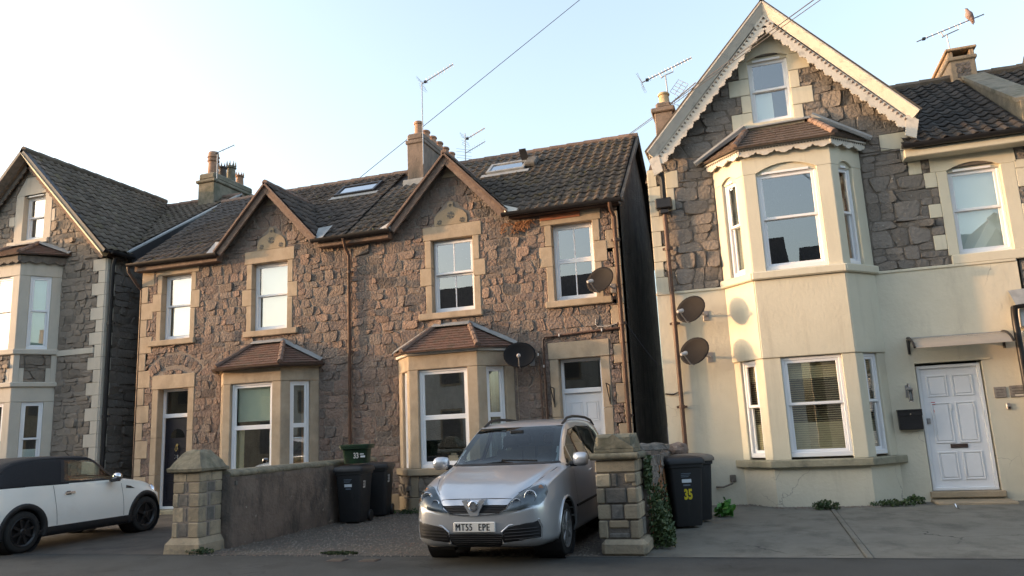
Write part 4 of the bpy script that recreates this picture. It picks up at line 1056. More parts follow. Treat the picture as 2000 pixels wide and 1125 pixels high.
    mb = MB(WF).box((d0+.05, z0+.03, -.13), (d1-.05, z1-.05, -.07), .004)
    door_panels(mb, d0+.05, z0+.03, d1-.05, z1-.05, [(.10, .46, .76, .94), (.54, .90, .76, .94), (.12, .46, .37, .71), (.54, .88, .37, .71), (.12, .46, .07, .30), (.54, .88, .07, .30)], -.07, d=.016)
    door = mb.build('front_door', 'door_white', h)
    MB(WF).box((2.82, .82, -.07), (3.07, .885, -.05), .006).build('letter_plate', 'brown_gutter', door)
    MB(WF).tube([WF(2.545, 1.15, -.06), WF(2.555, 1.14, -.01), WF(2.575, 1.08, .0), WF(2.565, 1.02, -.01), WF(2.55, 1.0, -.06)], .011, 6).build('handle', 'chrome', door, smooth=True)
    MB(WF).box((2.53, 1.22, -.07), (2.585, 1.31, -.04), .008).build('lock', 'aluminium', door)
    MB(WF).box((2.63, 1.52, -.066), (2.69, 1.565, -.062)).build('notice_sticker', 'red_sticker', door)
    MB(WF).box((2.655, 1.40, -.066), (2.675, 1.44, -.062)).build('notice_sticker', 'red_sticker', door)
    MB(WF).box((2.885, 1.43, -.068), (2.93, 1.53, -.05), .006).build('door_viewer', 'door_white', door)
    MB(WF).box((d0-.06, .06, -.2), (d1+.06, .155, .10), .01).build('door_step', 'bath_stone_dirty', h)
    MB(WF).box((d0-.02, 2.20, .0), (d1+.14, 2.23, .045), .004).build('drip_mould', 'cream_paint', h)
    # plain drainage outlet low on the wall
    MB().tube([(-.62, -.05, .42), (-.62, -.12, .36), (-.78, -.12, .30), (-.9, -.05, .30)], .016, 6).box((-.66, -.07, .38), (-.56, 0, .5), .01).build('waste_outlet', 'barge_dark', h)
    return h
def house_29():
    rng = random.Random(29)
    h = thing('stone_house', 'stone house with pale quoins, pale bay and brown scalloped gable at the left', 'house', (-17.4, 0, 0))
    xc, za, ze = -17.40, 8.88, 6.05
    x1, x0 = -14.76, -20.05
    wall = wall_panel('front_wall', h, WF, [(x0, -.3), (x1, -.3), (x1, ze), (xc, za), (x0, ze)], [rect(-17.62, 6.74, -16.82, 7.98)[::-1], rect(-18.58, .8, -16.17, 5.8)[::-1]], 'mortar')
    ex = []
    def pale(bl, name='quoin', n1=.015):
        for q in bl:
            MB(WF).box((q[0], q[1]+.002, -.2), (q[2], q[3]-.002, n1), .008).build(name, 'pale_paint', h); ex.append(rect(*q))
    pale([q for q in zig(-14.98, x1, .0, 6.0, 1, 20, .22, .40)])
    pale([(-17.85, 6.76, -17.58, 7.98), (-18.05, 7.2, -17.855, 7.45), (-16.86, 6.76, -16.62, 7.98), (-16.615, 7.18, -16.5, 7.5)], 'jamb_stone')
    MB(WF).prism([(-17.85, 7.98), (-16.62, 7.98), (-16.9, 8.45), (-17.55, 8.45)], -.2, .015).build('lintel', 'pale_paint', h); ex.append([(-17.85, 7.98), (-16.62, 7.98), (-16.9, 8.45), (-17.55, 8.45)])
    arched_head(h, WF, -17.58, -16.86, 7.96, .07, 'pale_paint', n=.0)
    MB(WF).box((-18.03, 6.64, -.1), (-16.66, 6.76, .06), .012).build('window_sill', 'pale_paint', h); ex.append(rect(-18.05, 6.6, -16.6, 6.76))
    window(h, WF, -17.58, 6.78, -16.86, 7.95, rec=.12, inside=[('blind', 'net', .18, 1, 0, 1)])
    MB(WF).box((-16.15, 3.70, -.1), (-14.98, 3.84, .035), .01).build('string_course', 'pale_paint', h); ex.append(rect(-16.2, 3.70, -14.97, 3.84))
    ex += [rect(-17.6, 6.7, -16.84, 7.98), rect(-18.7, -.3, -16.12, 6.15), [(-18.9, 6.15), (-15.85, 6.15), (-16.9, 6.62), (-17.9, 6.62)]]
    cells = rubble_cells(rect(-19.9, -.1, x1, 6.03), ex, .29, .165, .2, rng)+rubble_cells([(x0, 6.04), (x1, 6.04), (xc, 8.8)], ex, .27, .18, .2, rng)
    lay_stones(wall, WF, cells, 'rubble_grey', rng, proud=.024, gap=.009)
    bay = thing_part('bay', h)
    fs = facets(-18.62, -18.1, -16.66, -16.13, .70)
    for i, (F, L) in enumerate(fs):
        a, b = (.24, L-.22) if i == 1 else (.22, .66)
        for z0, z1 in ((-.3, 2.62), (3.84, 5.66)):
            for q in ((0, a), (b, L)): MB(F).box((q[0], z0, -.15 if i == 1 else -.09), (q[1], z1, 0), .01).build('bay_pier', 'pale_paint', bay)
        MB(F).box((a, -.3, -.2), (b, .8, 0)).build('bay_apron', 'pale_paint', bay)
        for z0, z1 in ((2.62, 2.98), (5.66, 6.1)): MB(F).box((0, z0, -.2), (L, z1, .004), .01).build('bay_lintel', 'pale_paint', bay)
        MB(F).box((-.04, 2.97, -.2), (L+.04, 3.09, .06), .02).build('string_course', 'pale_paint', bay)
        MB(F).box((-.04, 3.74, -.2), (L+.04, 3.87, .05), .02).build('bay_sill', 'pale_paint', bay)
        pan = MB(F).box((0, 3.09, -.2), (L, 3.74, -.03)).build('bay_panel', 'mortar', bay)
        for q in ((0, 3.09, .12, 3.74), (L-.12, 3.09, L, 3.74), (.12, 3.09, .22, 3.42), (L-.22, 3.09, L-.12, 3.42)): MB(F).box((q[0], q[1], -.1), (q[2], q[3], .0), .006).build('panel_block', 'pale_paint', bay)
        lay_stones(pan, F, rubble_cells(rect(.12, 3.42, L-.12, 3.73), [], .3, .16, .2, rng)+rubble_cells(rect(.22, 3.09, L-.22, 3.42), [], .3, .16, .2, rng), 'rubble_grey', rng, limit=30, proud=.015)
        arched_head(bay, F, a, b, 2.62, .07, 'pale_paint', n=.006); arched_head(bay, F, a, b, 5.66, .10, 'pale_paint', n=.006)
        window(h, F, a, .82, b, 2.62, rec=.03, inside=[('blind', 'net', 0, 1.4, 0, .38)], pane='glass')
        window(h, F, a, 3.87, b, 5.66, rec=.03, bar=(i == 1), inside=[('blind', 'net', 0, 1, 0, 1)] if i == 1 else [('blind', 'blind_sage', 0, .9, 0, 1), ('curtain', 'curtain_grey', .9, 1.5, .4, 1)])
        s = scallop_board(F, (-.08, 6.14), (L+.08, 6.14), .12, .06, .09, 6 if i == 1 else 4, .07); s.build('scalloped_fascia', 'barge_dark', bay)
    fc = [(-18.88, 0, 6.2), (-18.2, -.86, 6.16), (-16.56, -.86, 6.16), (-15.86, 0, 6.2)]
    bay_roof(h, None, fc, [(-17.85, -.01, 6.62), (-16.95, -.01, 6.62)], 0, 0, 'bay_tile', rows=7)
    roof = thing_part('roof', h)
    T, Rf, Lf = (xc, 9.10), (-14.50, 6.12), (-20.3, 6.12)
    for s, P in ((1, Rf), (-1, Lf)):
        mb = MB(WF); board(mb, (xc, T[1]+.03), (P[0]+s*.03, P[1]+.0), .09, .20, .34); mb.build('verge_trim', 'barge_black', roof)
        mb = MB(WF); mould_board(mb, WF, (xc, T[1]-.10), (P[0]-s*.10, P[1]-.03), .11, .36, .22, .1); mb.build('barge_moulding', 'barge_sunlit' if s > 0 else 'barge_dark', roof)  # the right-hand rake has the sunlight painted into its colour
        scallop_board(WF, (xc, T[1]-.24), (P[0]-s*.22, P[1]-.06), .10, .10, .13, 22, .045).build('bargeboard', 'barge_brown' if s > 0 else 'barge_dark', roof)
        MB(WF).prism([T, P, (P[0]-s*.05, P[1]-.02), (xc, T[1]-.05)], -.1, .24).build('soffit', 'barge_brown', roof)
    # right-hand slope of the front wing, down to the valley
    rise, half = 9.06-6.16, 2.88; V = Vector((-half, 0, rise)).normalized(); Ls = math.hypot(half, rise)
    km = (8.85-6.2)/4.1
    zm = lambda y: 6.2+(y-.47)*km
    F = Slope((-14.5, -.32, 6.14), (0, 1, 0), V)
    def skip(u, t):
        p = F(u, t); return p.y > .5 and zm(p.y) > p.z+.03
    roof_tiles(roof, F, 5.2, Ls, 'roof_brown', rng, tw=.215, tl=.24, skip=skip)
    MB().add([(-14.46, -.3, 6.1), (xc, -.3, 9.06), (xc, 5, 9.06), (-14.46, .6, 6.1)], [(0, 1, 2, 3)]).add([(-20.3, -.3, 6.1), (xc, -.3, 9.06), (xc, 5, 9.06), (-20.3, 5, 6.1)], [(0, 1, 2, 3)]).build('roof_deck', 'pantile_dark', roof)
    for i in range(11): MB().tube([(xc, -.3+i*.45, 9.12), (xc, .17+i*.45, 9.11)], [.09, .085], 8).build('ridge_tile', 'roof_brown', roof, smooth=True)
    # main roof behind
    Vm = Vector((0, 1, km)).normalized(); Fm = Slope((-17.4, .40, 6.16), (1, 0, 0), Vm)
    def skip2(u, t):
        p = Fm(u, t); return p.z < 9.06-abs(p.x-xc)*(rise/half)-.03
    roof_tiles(roof, Fm, 2.75, 4.2*math.hypot(1, km), 'roof_brown', rng, tw=.215, tl=.24, skip=skip2)
    MB().add([(-17.4, .45, 6.14), (-14.62, .45, 6.14), (-14.62, 4.6, 8.83), (-17.4, 4.6, 8.83), (-14.62, 8.7, 6.14), (-17.4, 8.7, 6.14)], [(0, 1, 2, 3), (3, 2, 4, 5)]).build('roof_deck', 'pantile_dark', roof)
    for i in range(6): MB().tube([(-17.2+i*.45, 4.6, 8.9), (-16.73+i*.45, 4.6, 8.89)], [.1, .094], 8).build('ridge_tile', 'ridge_tile', roof, smooth=True)
    E = Frame((-14.6, 0, 0), (0, 1, 0)); mb = MB(E)
    board(mb, (.38, 6.18), (4.6, 8.92), .26, .0, .12, E); board(mb, (4.6, 8.92), (8.8, 6.18), .26, .0, .12, E); mb.build('bargeboard', 'barge_black', roof)
    mb = MB(E); board(mb, (.38, 6.21), (4.6, 8.95), .035, .0, .135, E); mb.build('verge_capping', 'lead', roof)
    # side wall with rough coursed stones
    S = Frame((-14.76, 0, 0), (0, 1, 0))
    sw = wall_panel('side_wall', h, S, [(0, -.3), (8.6, -.3), (8.6, 6.1), (4.6, 8.75), (.5, 6.1), (0, 6.05)], [], 'mortar')
    cl = rubble_cells(rect(.25, -.1, 4.2, 6.1), [], .40, .2, .2, rng)
    lay_stones(sw, S, cl, 'rubble_dark', rng, proud=.03)
    for q in zig(0, 0, .0, 6.0, -1, 20, .13, .26): MB(S).box((q[0], q[1]+.002, -.2), (q[2], q[3]-.002, .035), .006).build('quoin', 'pale_paint', h)
    MB().add([(x1, 8.6, -.3), (x0, 8.6, -.3), (x0, 8.6, 6.1), (x1, 8.6, 6.1)], [(0, 1, 2, 3)]).add([(x0, 8.6, -.3), (x0, 0, -.3), (x0, 0, 6.1), (x0, 8.6, 6.1)], [(0, 1, 2, 3)]).build('rear_wall', 'roughcast_dark', h)
    downpipe(h, [(-14.60, .10, 6.0), (-14.66, .10, 5.8), (-14.66, .10, .1)], .05, 'black_plastic', clips=(4.4, 2.2))
    gutter(h, [(-14.42, -.2, 6.1), (-14.42, .5, 6.09)], .06)
    # chimney with one buff pot and three crowned pots
    ch = MB().box((-15.72, 4.15, 8.2), (-15.12, 6.0, 9.42), .02).box((-15.78, 4.09, 9.30), (-15.06, 6.06, 9.40), .025).box((-15.72, 4.15, 9.4), (-15.12, 6.0, 9.62), .05).build('chimney', 'chimney_grey', h)
    pot(ch, -15.40, 4.42, 9.58, .78, .165, 'terracotta', 'bands')
    for y, hh, m, s in ((4.85, .46, 'pot_dark', .13), (5.25, .62, 'chimney_grey', .15), (5.68, .44, 'terracotta', .13)): pot(ch, -15.40, y, 9.58, hh, s, m, 'crown', 8)
    return h
H35 = house_35()
H29 = house_29()
def porch():
    t = thing('side_porch', 'white boarded porch with black gutter and downpipe at the right edge', 'porch', (4.6, -.3, 0))
    MB(WF).box((4.02, .0, .03), (6.0, 2.60, .24), .01).build('boarded_wall', 'white_paint', t)
    MB(WF).box((4.0, 2.66, .03), (6.0, 2.95, .28), .01).build('fascia', 'white_paint', t)
    MB(WF).box((4.16, 1.2, .24), (6, 2.55, .245)).build('dark_glazing', 'interior', t)
    MB().add([(3.96, -.34, 2.97), (6, -.34, 3.10), (6, -.03, 3.40), (3.96, -.03, 3.28)], [(0, 1, 2, 3)]).build('lean_roof', 'lead', t)
    gutter(t, [(3.89, -.36, 2.99), (6, -.36, 3.20)], .055)
    downpipe(t, [(3.915, -.36, 2.97), (3.915, -.31, 2.85), (3.915, -.30, 2.7), (3.915, -.30, .1)], .05, 'black_plastic')
    return t
porch()
# ------------------------------------------------------------------ houses on the other side of the street: they shade the fronts and show in the panes
def opposite(x0, x1, ridge, eave, label, y=-20.5, gables=()):
    t = thing('facing_house', label, 'house', ((x0+x1)/2, y-4, 0), group='houses across the street')
    mb = MB().box((x0, y-8, -.3), (x1, y, eave)); mb.build('wall', 'pale_paint' if int(x1) % 2 else 'bath_stone_dirty', t)
    MB().add([(x0-.1, y+.3, eave), (x1+.1, y+.3, eave), (x1+.1, y-4, ridge), (x0-.1, y-4, ridge), (x0-.1, y-8.3, eave), (x1+.1, y-8.3, eave)], [(0, 1, 2, 3), (3, 2, 5, 4), (0, 3, 4), (1, 5, 2)]).build('roof', 'pantile_dark', t)
    for gx in gables:
        MB().add([(gx-2.2, y+.4, eave-.1), (gx+2.2, y+.4, eave-.1), (gx, y+.4, ridge-.2), (gx-2.2, y-4, eave-.1), (gx+2.2, y-4, eave-.1), (gx, y-4, ridge-.2)], [(0, 1, 2), (1, 4, 5, 2), (0, 2, 5, 3)]).build('gable', 'pantile_dark', t)
        mb = MB(Frame((0, y+.42, 0), (-1, 0, 0)))
        board(mb, (-gx, ridge-.15), (-gx-2.3, eave-.2), .35, 0, .08); board(mb, (-gx, ridge-.15), (-gx+2.3, eave-.2), .35, 0, .08); mb.build('bargeboard', 'barge_white', t)
    MB().box(((x0+x1)/2-.5, y-4.6, ridge-.4), ((x0+x1)/2+.5, y-3.6, ridge+1.1), .03).build('chimney', 'chimney_render', t)
    F = Frame((0, y, 0), (-1, 0, 0))
    n = max(2, int((x1-x0)/2.6))
    for i in range(n):
        u = -x1+(i+.5)*(x1-x0)/n
        for z in (.9, 3.8):
            w = MB(F).box((u-.55, z-.1, .0), (u+.55, z+1.7, .03)).build('window', 'bath_stone_dirty', t)
            MB(F).box((u-.45, z, .03), (u+.45, z+1.6, .036)).build('pane', 'interior', w)
WORDS = ['twin gables and pale bargeboards', 'one narrow white-edged gable', 'a long low front and two gables', 'one off-centre gable', 'a middle gable and tall stack', 'a broad roof and a single gable', 'a high ridge and two close gables']
x = 66.0; i = 0
while x > -75:
    w, r, e, g = [(11, 9.5, 6.0, (.3, .75)), (7, 9.9, 6.2, (.5,)), (10.5, 9.1, 5.8, (.25, .75)), (9, 9.6, 6.1, (.3,)), (10, 9.3, 5.9, (.5,)), (12, 9.4, 6, (.4,)), (8, 10, 6.2, (.3, .7))][i % 7]
    where = ['far right of the facing row', 'right half of the facing row', 'facing row opposite the cars', 'left end of the facing row'][min(3, i//4)]
    if x < -14: r -= 1.0; e -= .5
    if -24 < x < 12: g = g[:1]
    opposite(x-w, x, r, e, 'stone house, '+where+', with '+WORDS[i % 7], gables=[x-w*q for q in g]); x -= w+.8; i += 1
x = -80.0
for i, (w, r, e) in enumerate([(11, 9.5, 6.0), (10, 9.9, 6.1), (12, 9.4, 5.8), (11, 9.7, 6)]):
    opposite(x-w, x, r, e, ['first', 'second', 'third', 'fourth'][i]+' stone house far down the opposite side of the street', gables=[x-w/2]); x -= w+.6

def neighbour(x0, x1, label):
    """the next house along the terrace line, just out of the picture"""
    t = thing('stone_house', label, 'house', ((x0+x1)/2, 4, 0)); rng = random.Random(int(x1))
    MB().box((x0, 0, -.3), (x1, 8, 6.0)).build('wall', 'rubble_grey', t)
    MB().add([(x0-.1, -.3, 5.9), (x1+.1, -.3, 5.9), (x1+.1, 4, 8.9), (x0-.1, 4, 8.9), (x0-.1, 8.3, 5.9), (x1+.1, 8.3, 5.9)], [(0, 1, 2, 3), (3, 2, 5, 4), (0, 3, 4), (1, 5, 2)]).build('roof', 'pantile_dark', t)
    n = 3
    for i in range(n):
        u = x0+(i+.5)*(x1-x0)/n
        for z in (.9, 3.9):
            w = MB(WF); ring(w, u-.5, z, u+.5, z+1.6, .07, -.02, .03); w = w.build('window', 'upvc', t)
            MB(WF).box((u-.45, z+.05, -.01), (u+.45, z+1.55, .006)).build('pane', 'glass_dark', w)
            MB(WF).box((u-.6, z-.14, -.02), (u+.6, z, .08), .01).build('window_sill', 'bath_stone', t)
neighbour(-30.5, -20.3, 'plain stone house beyond the left edge of the picture')
neighbour(6.25, 15.5, 'plain stone house beyond the right edge of the picture')
# ------------------------------------------------------------------ ground
pm('asphalt', (0.0397, 0.0409, 0.0383), (0.0542, 0.0555, 0.0529), scale=1.5, rough=.92, bump=.6, bscale=160, bdist=.008, stain=(0.0278, 0.0278, 0.0264), sscale=(1.1, 1.1, 1), slo=.5, shi=.68, speck=(0.125, 0.125, 0.118), spscale=120, splo=.66, crack=(.3, .005, (0.0159, 0.0159, 0.0159)))
pm('road', (.045, .045, .046), (.06, .06, .06), scale=1.2, rough=.9, bump=.5, bscale=140, bdist=.006)
pm('tarmac_drive', (0.066, 0.0564, 0.0468), (0.0936, 0.0804, 0.0672), scale=2, rough=.92, bump=.6, bscale=120, bdist=.01, stain=(0.0408, 0.036, 0.0312), sscale=(1.4, 1.4, 1.2), speck=(0.18, 0.162, 0.138), spscale=110, splo=.65)
pm('concrete', (.135, .128, .107), (.175, .167, .14), scale=2.2, rough=.92, bump=.5, bscale=60, bdist=.008, stain=(.083, .08, .067), sscale=(1.8, 1.2, 1), slo=.48, shi=.68, speck=(.25, .24, .21), spscale=70, splo=.68, crack=(.42, .006, (.04, .039, .034)))
pm('gravel_bed', (0.09, 0.078, 0.0636), (0.138, 0.12, 0.0996), scale=9, rough=.95, bump=.9, bscale=70, bdist=.03)
pm('gravel', (0.138, 0.121, 0.0989), (0.253, 0.224, 0.19), scale=14, rough=.92, stain=(0.161, 0.103, 0.0782), sscale=(3, 3, 3))
pm('kerb', (.20, .19, .175), (.26, .25, .23), scale=5, rough=.9, bump=.4)
pm('moss', (.035, .05, .018), (.06, .075, .03), scale=20, rough=.95, bump=.8, bscale=60)
pm('leaf_dark', (.028, .055, .018), (.05, .085, .026), scale=5, rough=.55, rand=.2, stain=(.08, .10, .035), sscale=(9, 9, 9))
pm('leaf_bright', (.05, .17, .02), (.085, .24, .04), scale=6, rough=.45)
pm('dry_twig', (.26, .12, .055), (.36, .17, .08), scale=9, rough=.8)
pm('soil', (.07, .055, .042), (.1, .08, .06), scale=8, rough=.95, bump=.6)
pm('wall_render_brown', (0.125, 0.0975, 0.0775), (0.188, 0.147, 0.119), scale=3.2, rough=.95, bump=.9, bscale=22, stain=(0.0688, 0.0587, 0.05), sscale=(3, 3, 1.4), slo=.44, shi=.62, speck=(0.325, 0.288, 0.237), spscale=9, splo=.72)
def structure(name, mb, mat):
    o = mb.build(name, mat); o['kind'] = 'structure'; return o
G0 = -.02
structure('ground', MB().add([(-400, -300, -.16), (400, -300, -.16), (400, 500, -.16), (-400, 500, -.16)], [(0, 1, 2, 3)]), 'road')
structure('road', MB().add([(-200, -17.0, -.13), (60, -17.0, -.13), (60, -8.2, -.13), (-200, -8.2, -.13)], [(0, 1, 2, 3)]), 'road')
structure('pavement', MB().box((-60, -8.05, -.2), (40, -5.40, 0)), 'asphalt')
structure('far_pavement', MB().box((-200, -20.0, -.2), (60, -17.0, 0)), 'asphalt')
structure('kerb', MB().box((-60, -8.2, -.2), (40, -8.05, -.005), .01), 'kerb')
structure('front_garden', MB().box((-60, -5.39, -.3), (-7.62, .6, -.006)), 'tarmac_drive')
structure('gravel_drive', MB().box((-7.615, -5.385, -.3), (-1.45, .6, .0)), 'gravel_bed')
structure('alley', MB().box((-2.3, .605, -.3), (-1.6, 9, .0)), 'soil')
yard = structure('concrete_yard', MB().box((-1.44, -5.385, -.3), (.83, .6, -.004), .006), 'concrete')
for a, b in ((.905, 3.6), (3.606, 9.5)): MB().box((a, -5.385, -.3), (b, .6, -.004), .008).build('concrete_slab', 'concrete', yard)
MB().box((.835, -5.385, -.3), (.90, .6, .012), .008).build('joint_strip', 'concrete', yard)
MB().box((-60, -5.43, -.2), (40, -5.395, .006), .004).build('edging', 'asphalt', bpy.data.objects['pavement'])
MB().box((2.4, -.55, -.1), (3.5, -.04, .035), .015).build('doorstep_slab', 'bath_stone_dirty', yard)
# loose stones on the gravel drive
def gravel():
    rng = random.Random(3); mb = MB()
    for i in range(5200):
        x = rng.uniform(-7.2, -1.9); y = -5.36+5.0*rng.random()**1.25; s = rng.uniform(.009, .021)
        if abs(x+3.05) < .7 and y > -4.9 and rng.random() < .85: continue
        a = rng.uniform(0, PI); c, d = math.cos(a)*s, math.sin(a)*s; e = rng.uniform(.6, 1.0)
        mb.add([(x+c, y+d, .003), (x-d*e, y+c*e, .004), (x-c, y-d, .002), (x+d*e, y-c*e, .004), (x, y, s*rng.uniform(.7, 1.1))], [(0, 1, 4), (1, 2, 4), (2, 3, 4), (3, 0, 4)])
    for i in range(160):
        x = rng.uniform(-7.3, -4.1); y = -5.40-abs(rng.gauss(0, .03)); s = rng.uniform(.007, .016)
        mb.add([(x+s, y, .002), (x, y+s, .002), (x-s, y, .002), (x, y-s, .002), (x, y, s)], [(0, 1, 4), (1, 2, 4), (2, 3, 4), (3, 0, 4)])
    for i in range(700):
        x = rng.uniform(-.7, 2.0); y = -.62-abs(rng.gauss(0, .07)) if 0 < x < 1.6 else -.12-abs(rng.gauss(0, .15)); s = rng.uniform(.008, .02)
        mb.add([(x+s, y, -.002), (x, y+s, -.002), (x-s, y, -.002), (x, y-s, -.002), (x, y, s)], [(0, 1, 4), (1, 2, 4), (2, 3, 4), (3, 0, 4)])
    o = mb.build('gravel', 'gravel', fix=False); tag(o, 'loose brown and grey gravel spread over the driveway', 'gravel', kind='stuff')
gravel()

# ------------------------------------------------------------------ gate pillars and garden walls
def pillar_left():
    t = thing('gate_pillar', 'buff stone gate pillar with weathered pyramid cap beside the brown wall', 'gate pillar', (-7.56, -5.07, 0)); rng = random.Random(2)
    x0, x1, y0, y1 = -7.78, -7.34, -5.30, -4.86
    MB().box((x0, y0, 0), (x1, y1, 1.05), .02).build('shaft', 'mortar', t)
    mb = MB()
    mb.add([(x0-.07, y0-.07, -.02), (x1+.07, y0-.07, -.02), (x1+.07, y1+.07, -.02), (x0-.07, y1+.07, -.02), (x0-.06, y0-.06, .12), (x1+.06, y0-.06, .12), (x1+.06, y1+.06, .12), (x0-.06, y1+.06, .12), (x0-.005, y0-.005, .2), (x1+.005, y0-.005, .2), (x1+.005, y1+.005, .2), (x0-.005, y1+.005, .2)],
           [(3, 2, 1, 0)]+[(i, (i+1) % 4, (i+1) % 4+4, i+4) for i in range(4)]+[(i+4, (i+1) % 4+4, (i+1) % 4+8, i+8) for i in range(4)]+[(8, 9, 10, 11)])
    mb.build('base', 'pillar_stone', t)
    for F, L in ((Frame((x0, y0, 0), (1, 0, 0)), x1-x0), (Frame((x1, y0, 0), (0, 1, 0)), y1-y0)):
        z = [.2, .40, .60, .78, .93, 1.05]
        for i in range(4):
            m = L*.46+(.02 if i % 2 else -.02)
            w = .075 if i % 2 == 0 else .022
            if i == 3: w = .02 if F.U.x > .5 else .08
            if F.U.y > .5: w = .075 if i % 2 else (.02 if i < 3 else .0)
            if w > .001:
                MB(F).box((m-w-.012, z[i]+.004, -.05), (m+w+.012, z[i+1]-.004, -.012+.0)).build('joint', 'mortar_dark', t)
                MB(F).box((m-w, z[i]+.01, -.05), (m+w, z[i+1]-.01, .006), .012).build('stone', 'pillar_grey', t)
            MB(F).box((.0, z[i]+.002, -.06), (m-w-.012, z[i+1]-.002, rng.uniform(.004, .012)), .012).build('stone', 'pillar_stone', t)
            MB(F).box((m+w+.012, z[i]+.002, -.06), (L+.003, z[i+1]-.002, rng.uniform(.004, .012)), .012).build('stone', 'pillar_stone', t)
        MB(F).box((.0, .933, -.06), (L*.5, 1.06, .008), .01).build('stone', 'pillar_stone', t); MB(F).box((L*.5+.003, .933, -.06), (L+.003, 1.06, .01), .01).build('stone', 'pillar_stone', t)
    cx, cy = (x0+x1)/2, (y0+y1)/2; mb = MB(); vs = []
    prof = [(.25, 1.06), (.285, 1.075), (.29, 1.11), (.26, 1.14), (.225, 1.20), (.15, 1.30), (.115, 1.345), (.05, 1.36)]
    for r, z in prof:
        for a, b in ((-1, -1), (0, -1), (1, -1), (1, 0), (1, 1), (0, 1), (-1, 1), (-1, 0)): vs.append((cx+a*r+rng.uniform(-.008, .008), cy+b*r+rng.uniform(-.008, .008), z+rng.uniform(-.008, .008)))
    n = len(prof); mb.add(vs, [(i*8+j, i*8+(j+1) % 8, (i+1)*8+(j+1) % 8, (i+1)*8+j) for i in range(n-1) for j in range(8)]+[tuple(range(8))[::-1], tuple((n-1)*8+j for j in range(8))])
    mb.build('cap', 'coping_stone', t, smooth=True)
pillar_left()
def pillar_right():
    t = thing('gate_pillar', 'broken gate pillar of mixed stone blocks with gabled cap, right of the car', 'gate pillar', (-1.67, -5.03, 0)); rng = random.Random(4)
    x0, x1, y0, y1 = -1.90, -1.43, -5.25, -4.78
    MB().box((x0+.02, y0+.02, 0), (x1-.02, y1-.02, 1.0)).build('core', 'mortar_dark', t)
    F = Frame((x0, y0, 0), (1, 0, 0)); E = Frame((x1, y0, 0), (0, 1, 0)); L = .47
    S = [('pillar_stone', 0, .17, .11, .37), ('pillar_grey', .115, .17, .355, .235), ('pillar_stone', .36, .17, .47, .37), ('bath_stone_dirty', .12, .28, .35, .372),
         ('pillar_stone', 0, .375, .155, .545), ('pillar_grey', .16, .375, .30, .545), ('pillar_stone', .305, .375, .47, .545),
         ('pillar_stone', 0, .55, .10, .725), ('pillar_grey', .105, .55, .345, .725), ('pillar_stone', .35, .55, .47, .725),
         ('pillar_stone', 0, .73, .175, .885), ('pillar_grey', .18, .73, .25, .885), ('pillar_stone', .335, .775, .47, .885), ('pillar_stone', 0, .89, .47, 1.035)]
    for m, a, b, c, d in S: MB(F).box((a+.003, b+.003, -.06), (c-.003, d-.003, rng.uniform(-.004, .01)), .014).build('stone', m, t)
    for m, a, b, c, d in (('pillar_stone', .01, .17, .25, .37), ('pillar_grey', .255, .17, .47, .37), ('pillar_stone', .01, .375, .2, .545), ('pillar_stone', .205, .375, .47, .545), ('pillar_stone', .01, .55, .28, .725), ('pillar_grey', .285, .55, .47, .725), ('pillar_stone', .01, .73, .47, .885), ('pillar_stone', .0, .89, .47, 1.035)):
        MB(E).box((a+.003, b+.003, -.06), (c-.003, d-.003, rng.uniform(-.004, .008)), .014).build('stone', m, t)
    MB().box((x0+.03, y0-.075, -.02), (x1+.075, y1+.02, .165), .045).build('base', 'pillar_stone', t)
    MB().tube([(x0-.04, y0-.02, 1.075), (x1+.04, y0-.02, 1.075)], .04, 10).tube([(x1+.02, y0-.04, 1.075), (x1+.02, y1+.04, 1.075)], .04, 10).box((x0-.03, y0-.01, 1.035), (x1+.03, y1+.03, 1.112), .01).build('string_mould', 'coping_stone', t, smooth=True)
    cx, cy = (x0+x1)/2, (y0+y1)/2; a, z0, z1, z2 = .235, 1.11, 1.16, 1.345
    mb = MB().box((cx-a, cy-a, z0), (cx+a, cy+a, z1), .01)
    mb.add([(cx-a, cy-a, z1), (cx+a, cy-a, z1), (cx, cy-a, z2-.02), (cx-a, cy+a, z1), (cx+a, cy+a, z1), (cx, cy+a, z2-.02)], [(0, 1, 2), (5, 4, 3), (1, 4, 5, 2), (0, 2, 5, 3)])
    mb.add([(cx-a, cy-a, z1), (cx-a, cy+a, z1), (cx-a, cy, z2-.02), (cx+a, cy-a, z1), (cx+a, cy+a, z1), (cx+a, cy, z2-.02)], [(2, 1, 0), (3, 4, 5), (0, 3, 5, 2), (1, 2, 5, 4)])
    mb.box((cx-a+.02, cy-a+.03, z1), (cx+a-.02, cy+a-.03, z2-.03), .03)
    mb.build('cap', 'coping_stone', t)
pillar_right()
def lumpy(mb, x0, x1, y0, y1, z0, z1, ny, nz, amp, rng, top=None):
    """wall running in y with uneven faces"""
    vs = []; idx = {}
    for i in range(ny+1):
        y = y0+(y1-y0)*i/ny; zt = z1 if top is None else top(y)
        loop = [(x1, z0+(zt-z0)*j/nz) for j in range(nz+1)]+[(x0, z0+(zt-z0)*j/nz) for j in range(nz, -1, -1)]
        for j, (x, z) in enumerate(loop):
            vs.append((x+noise.noise((x*3, y*4, z*4))*amp, y, z+noise.noise((x*2+9, y*3, z*3))*amp*.6)); idx[(i, j)] = len(vs)-1
    k = 2*(nz+1)
    fs = [(idx[(i, j)], idx[(i+1, j)], idx[(i+1, (j+1) % k)], idx[(i, (j+1) % k)]) for i in range(ny) for j in range(k)]
    fs += [tuple(idx[(0, j)] for j in range(k)), tuple(idx[(ny, j)] for j in range(k))[::-1]]
    mb.add(vs, fs)
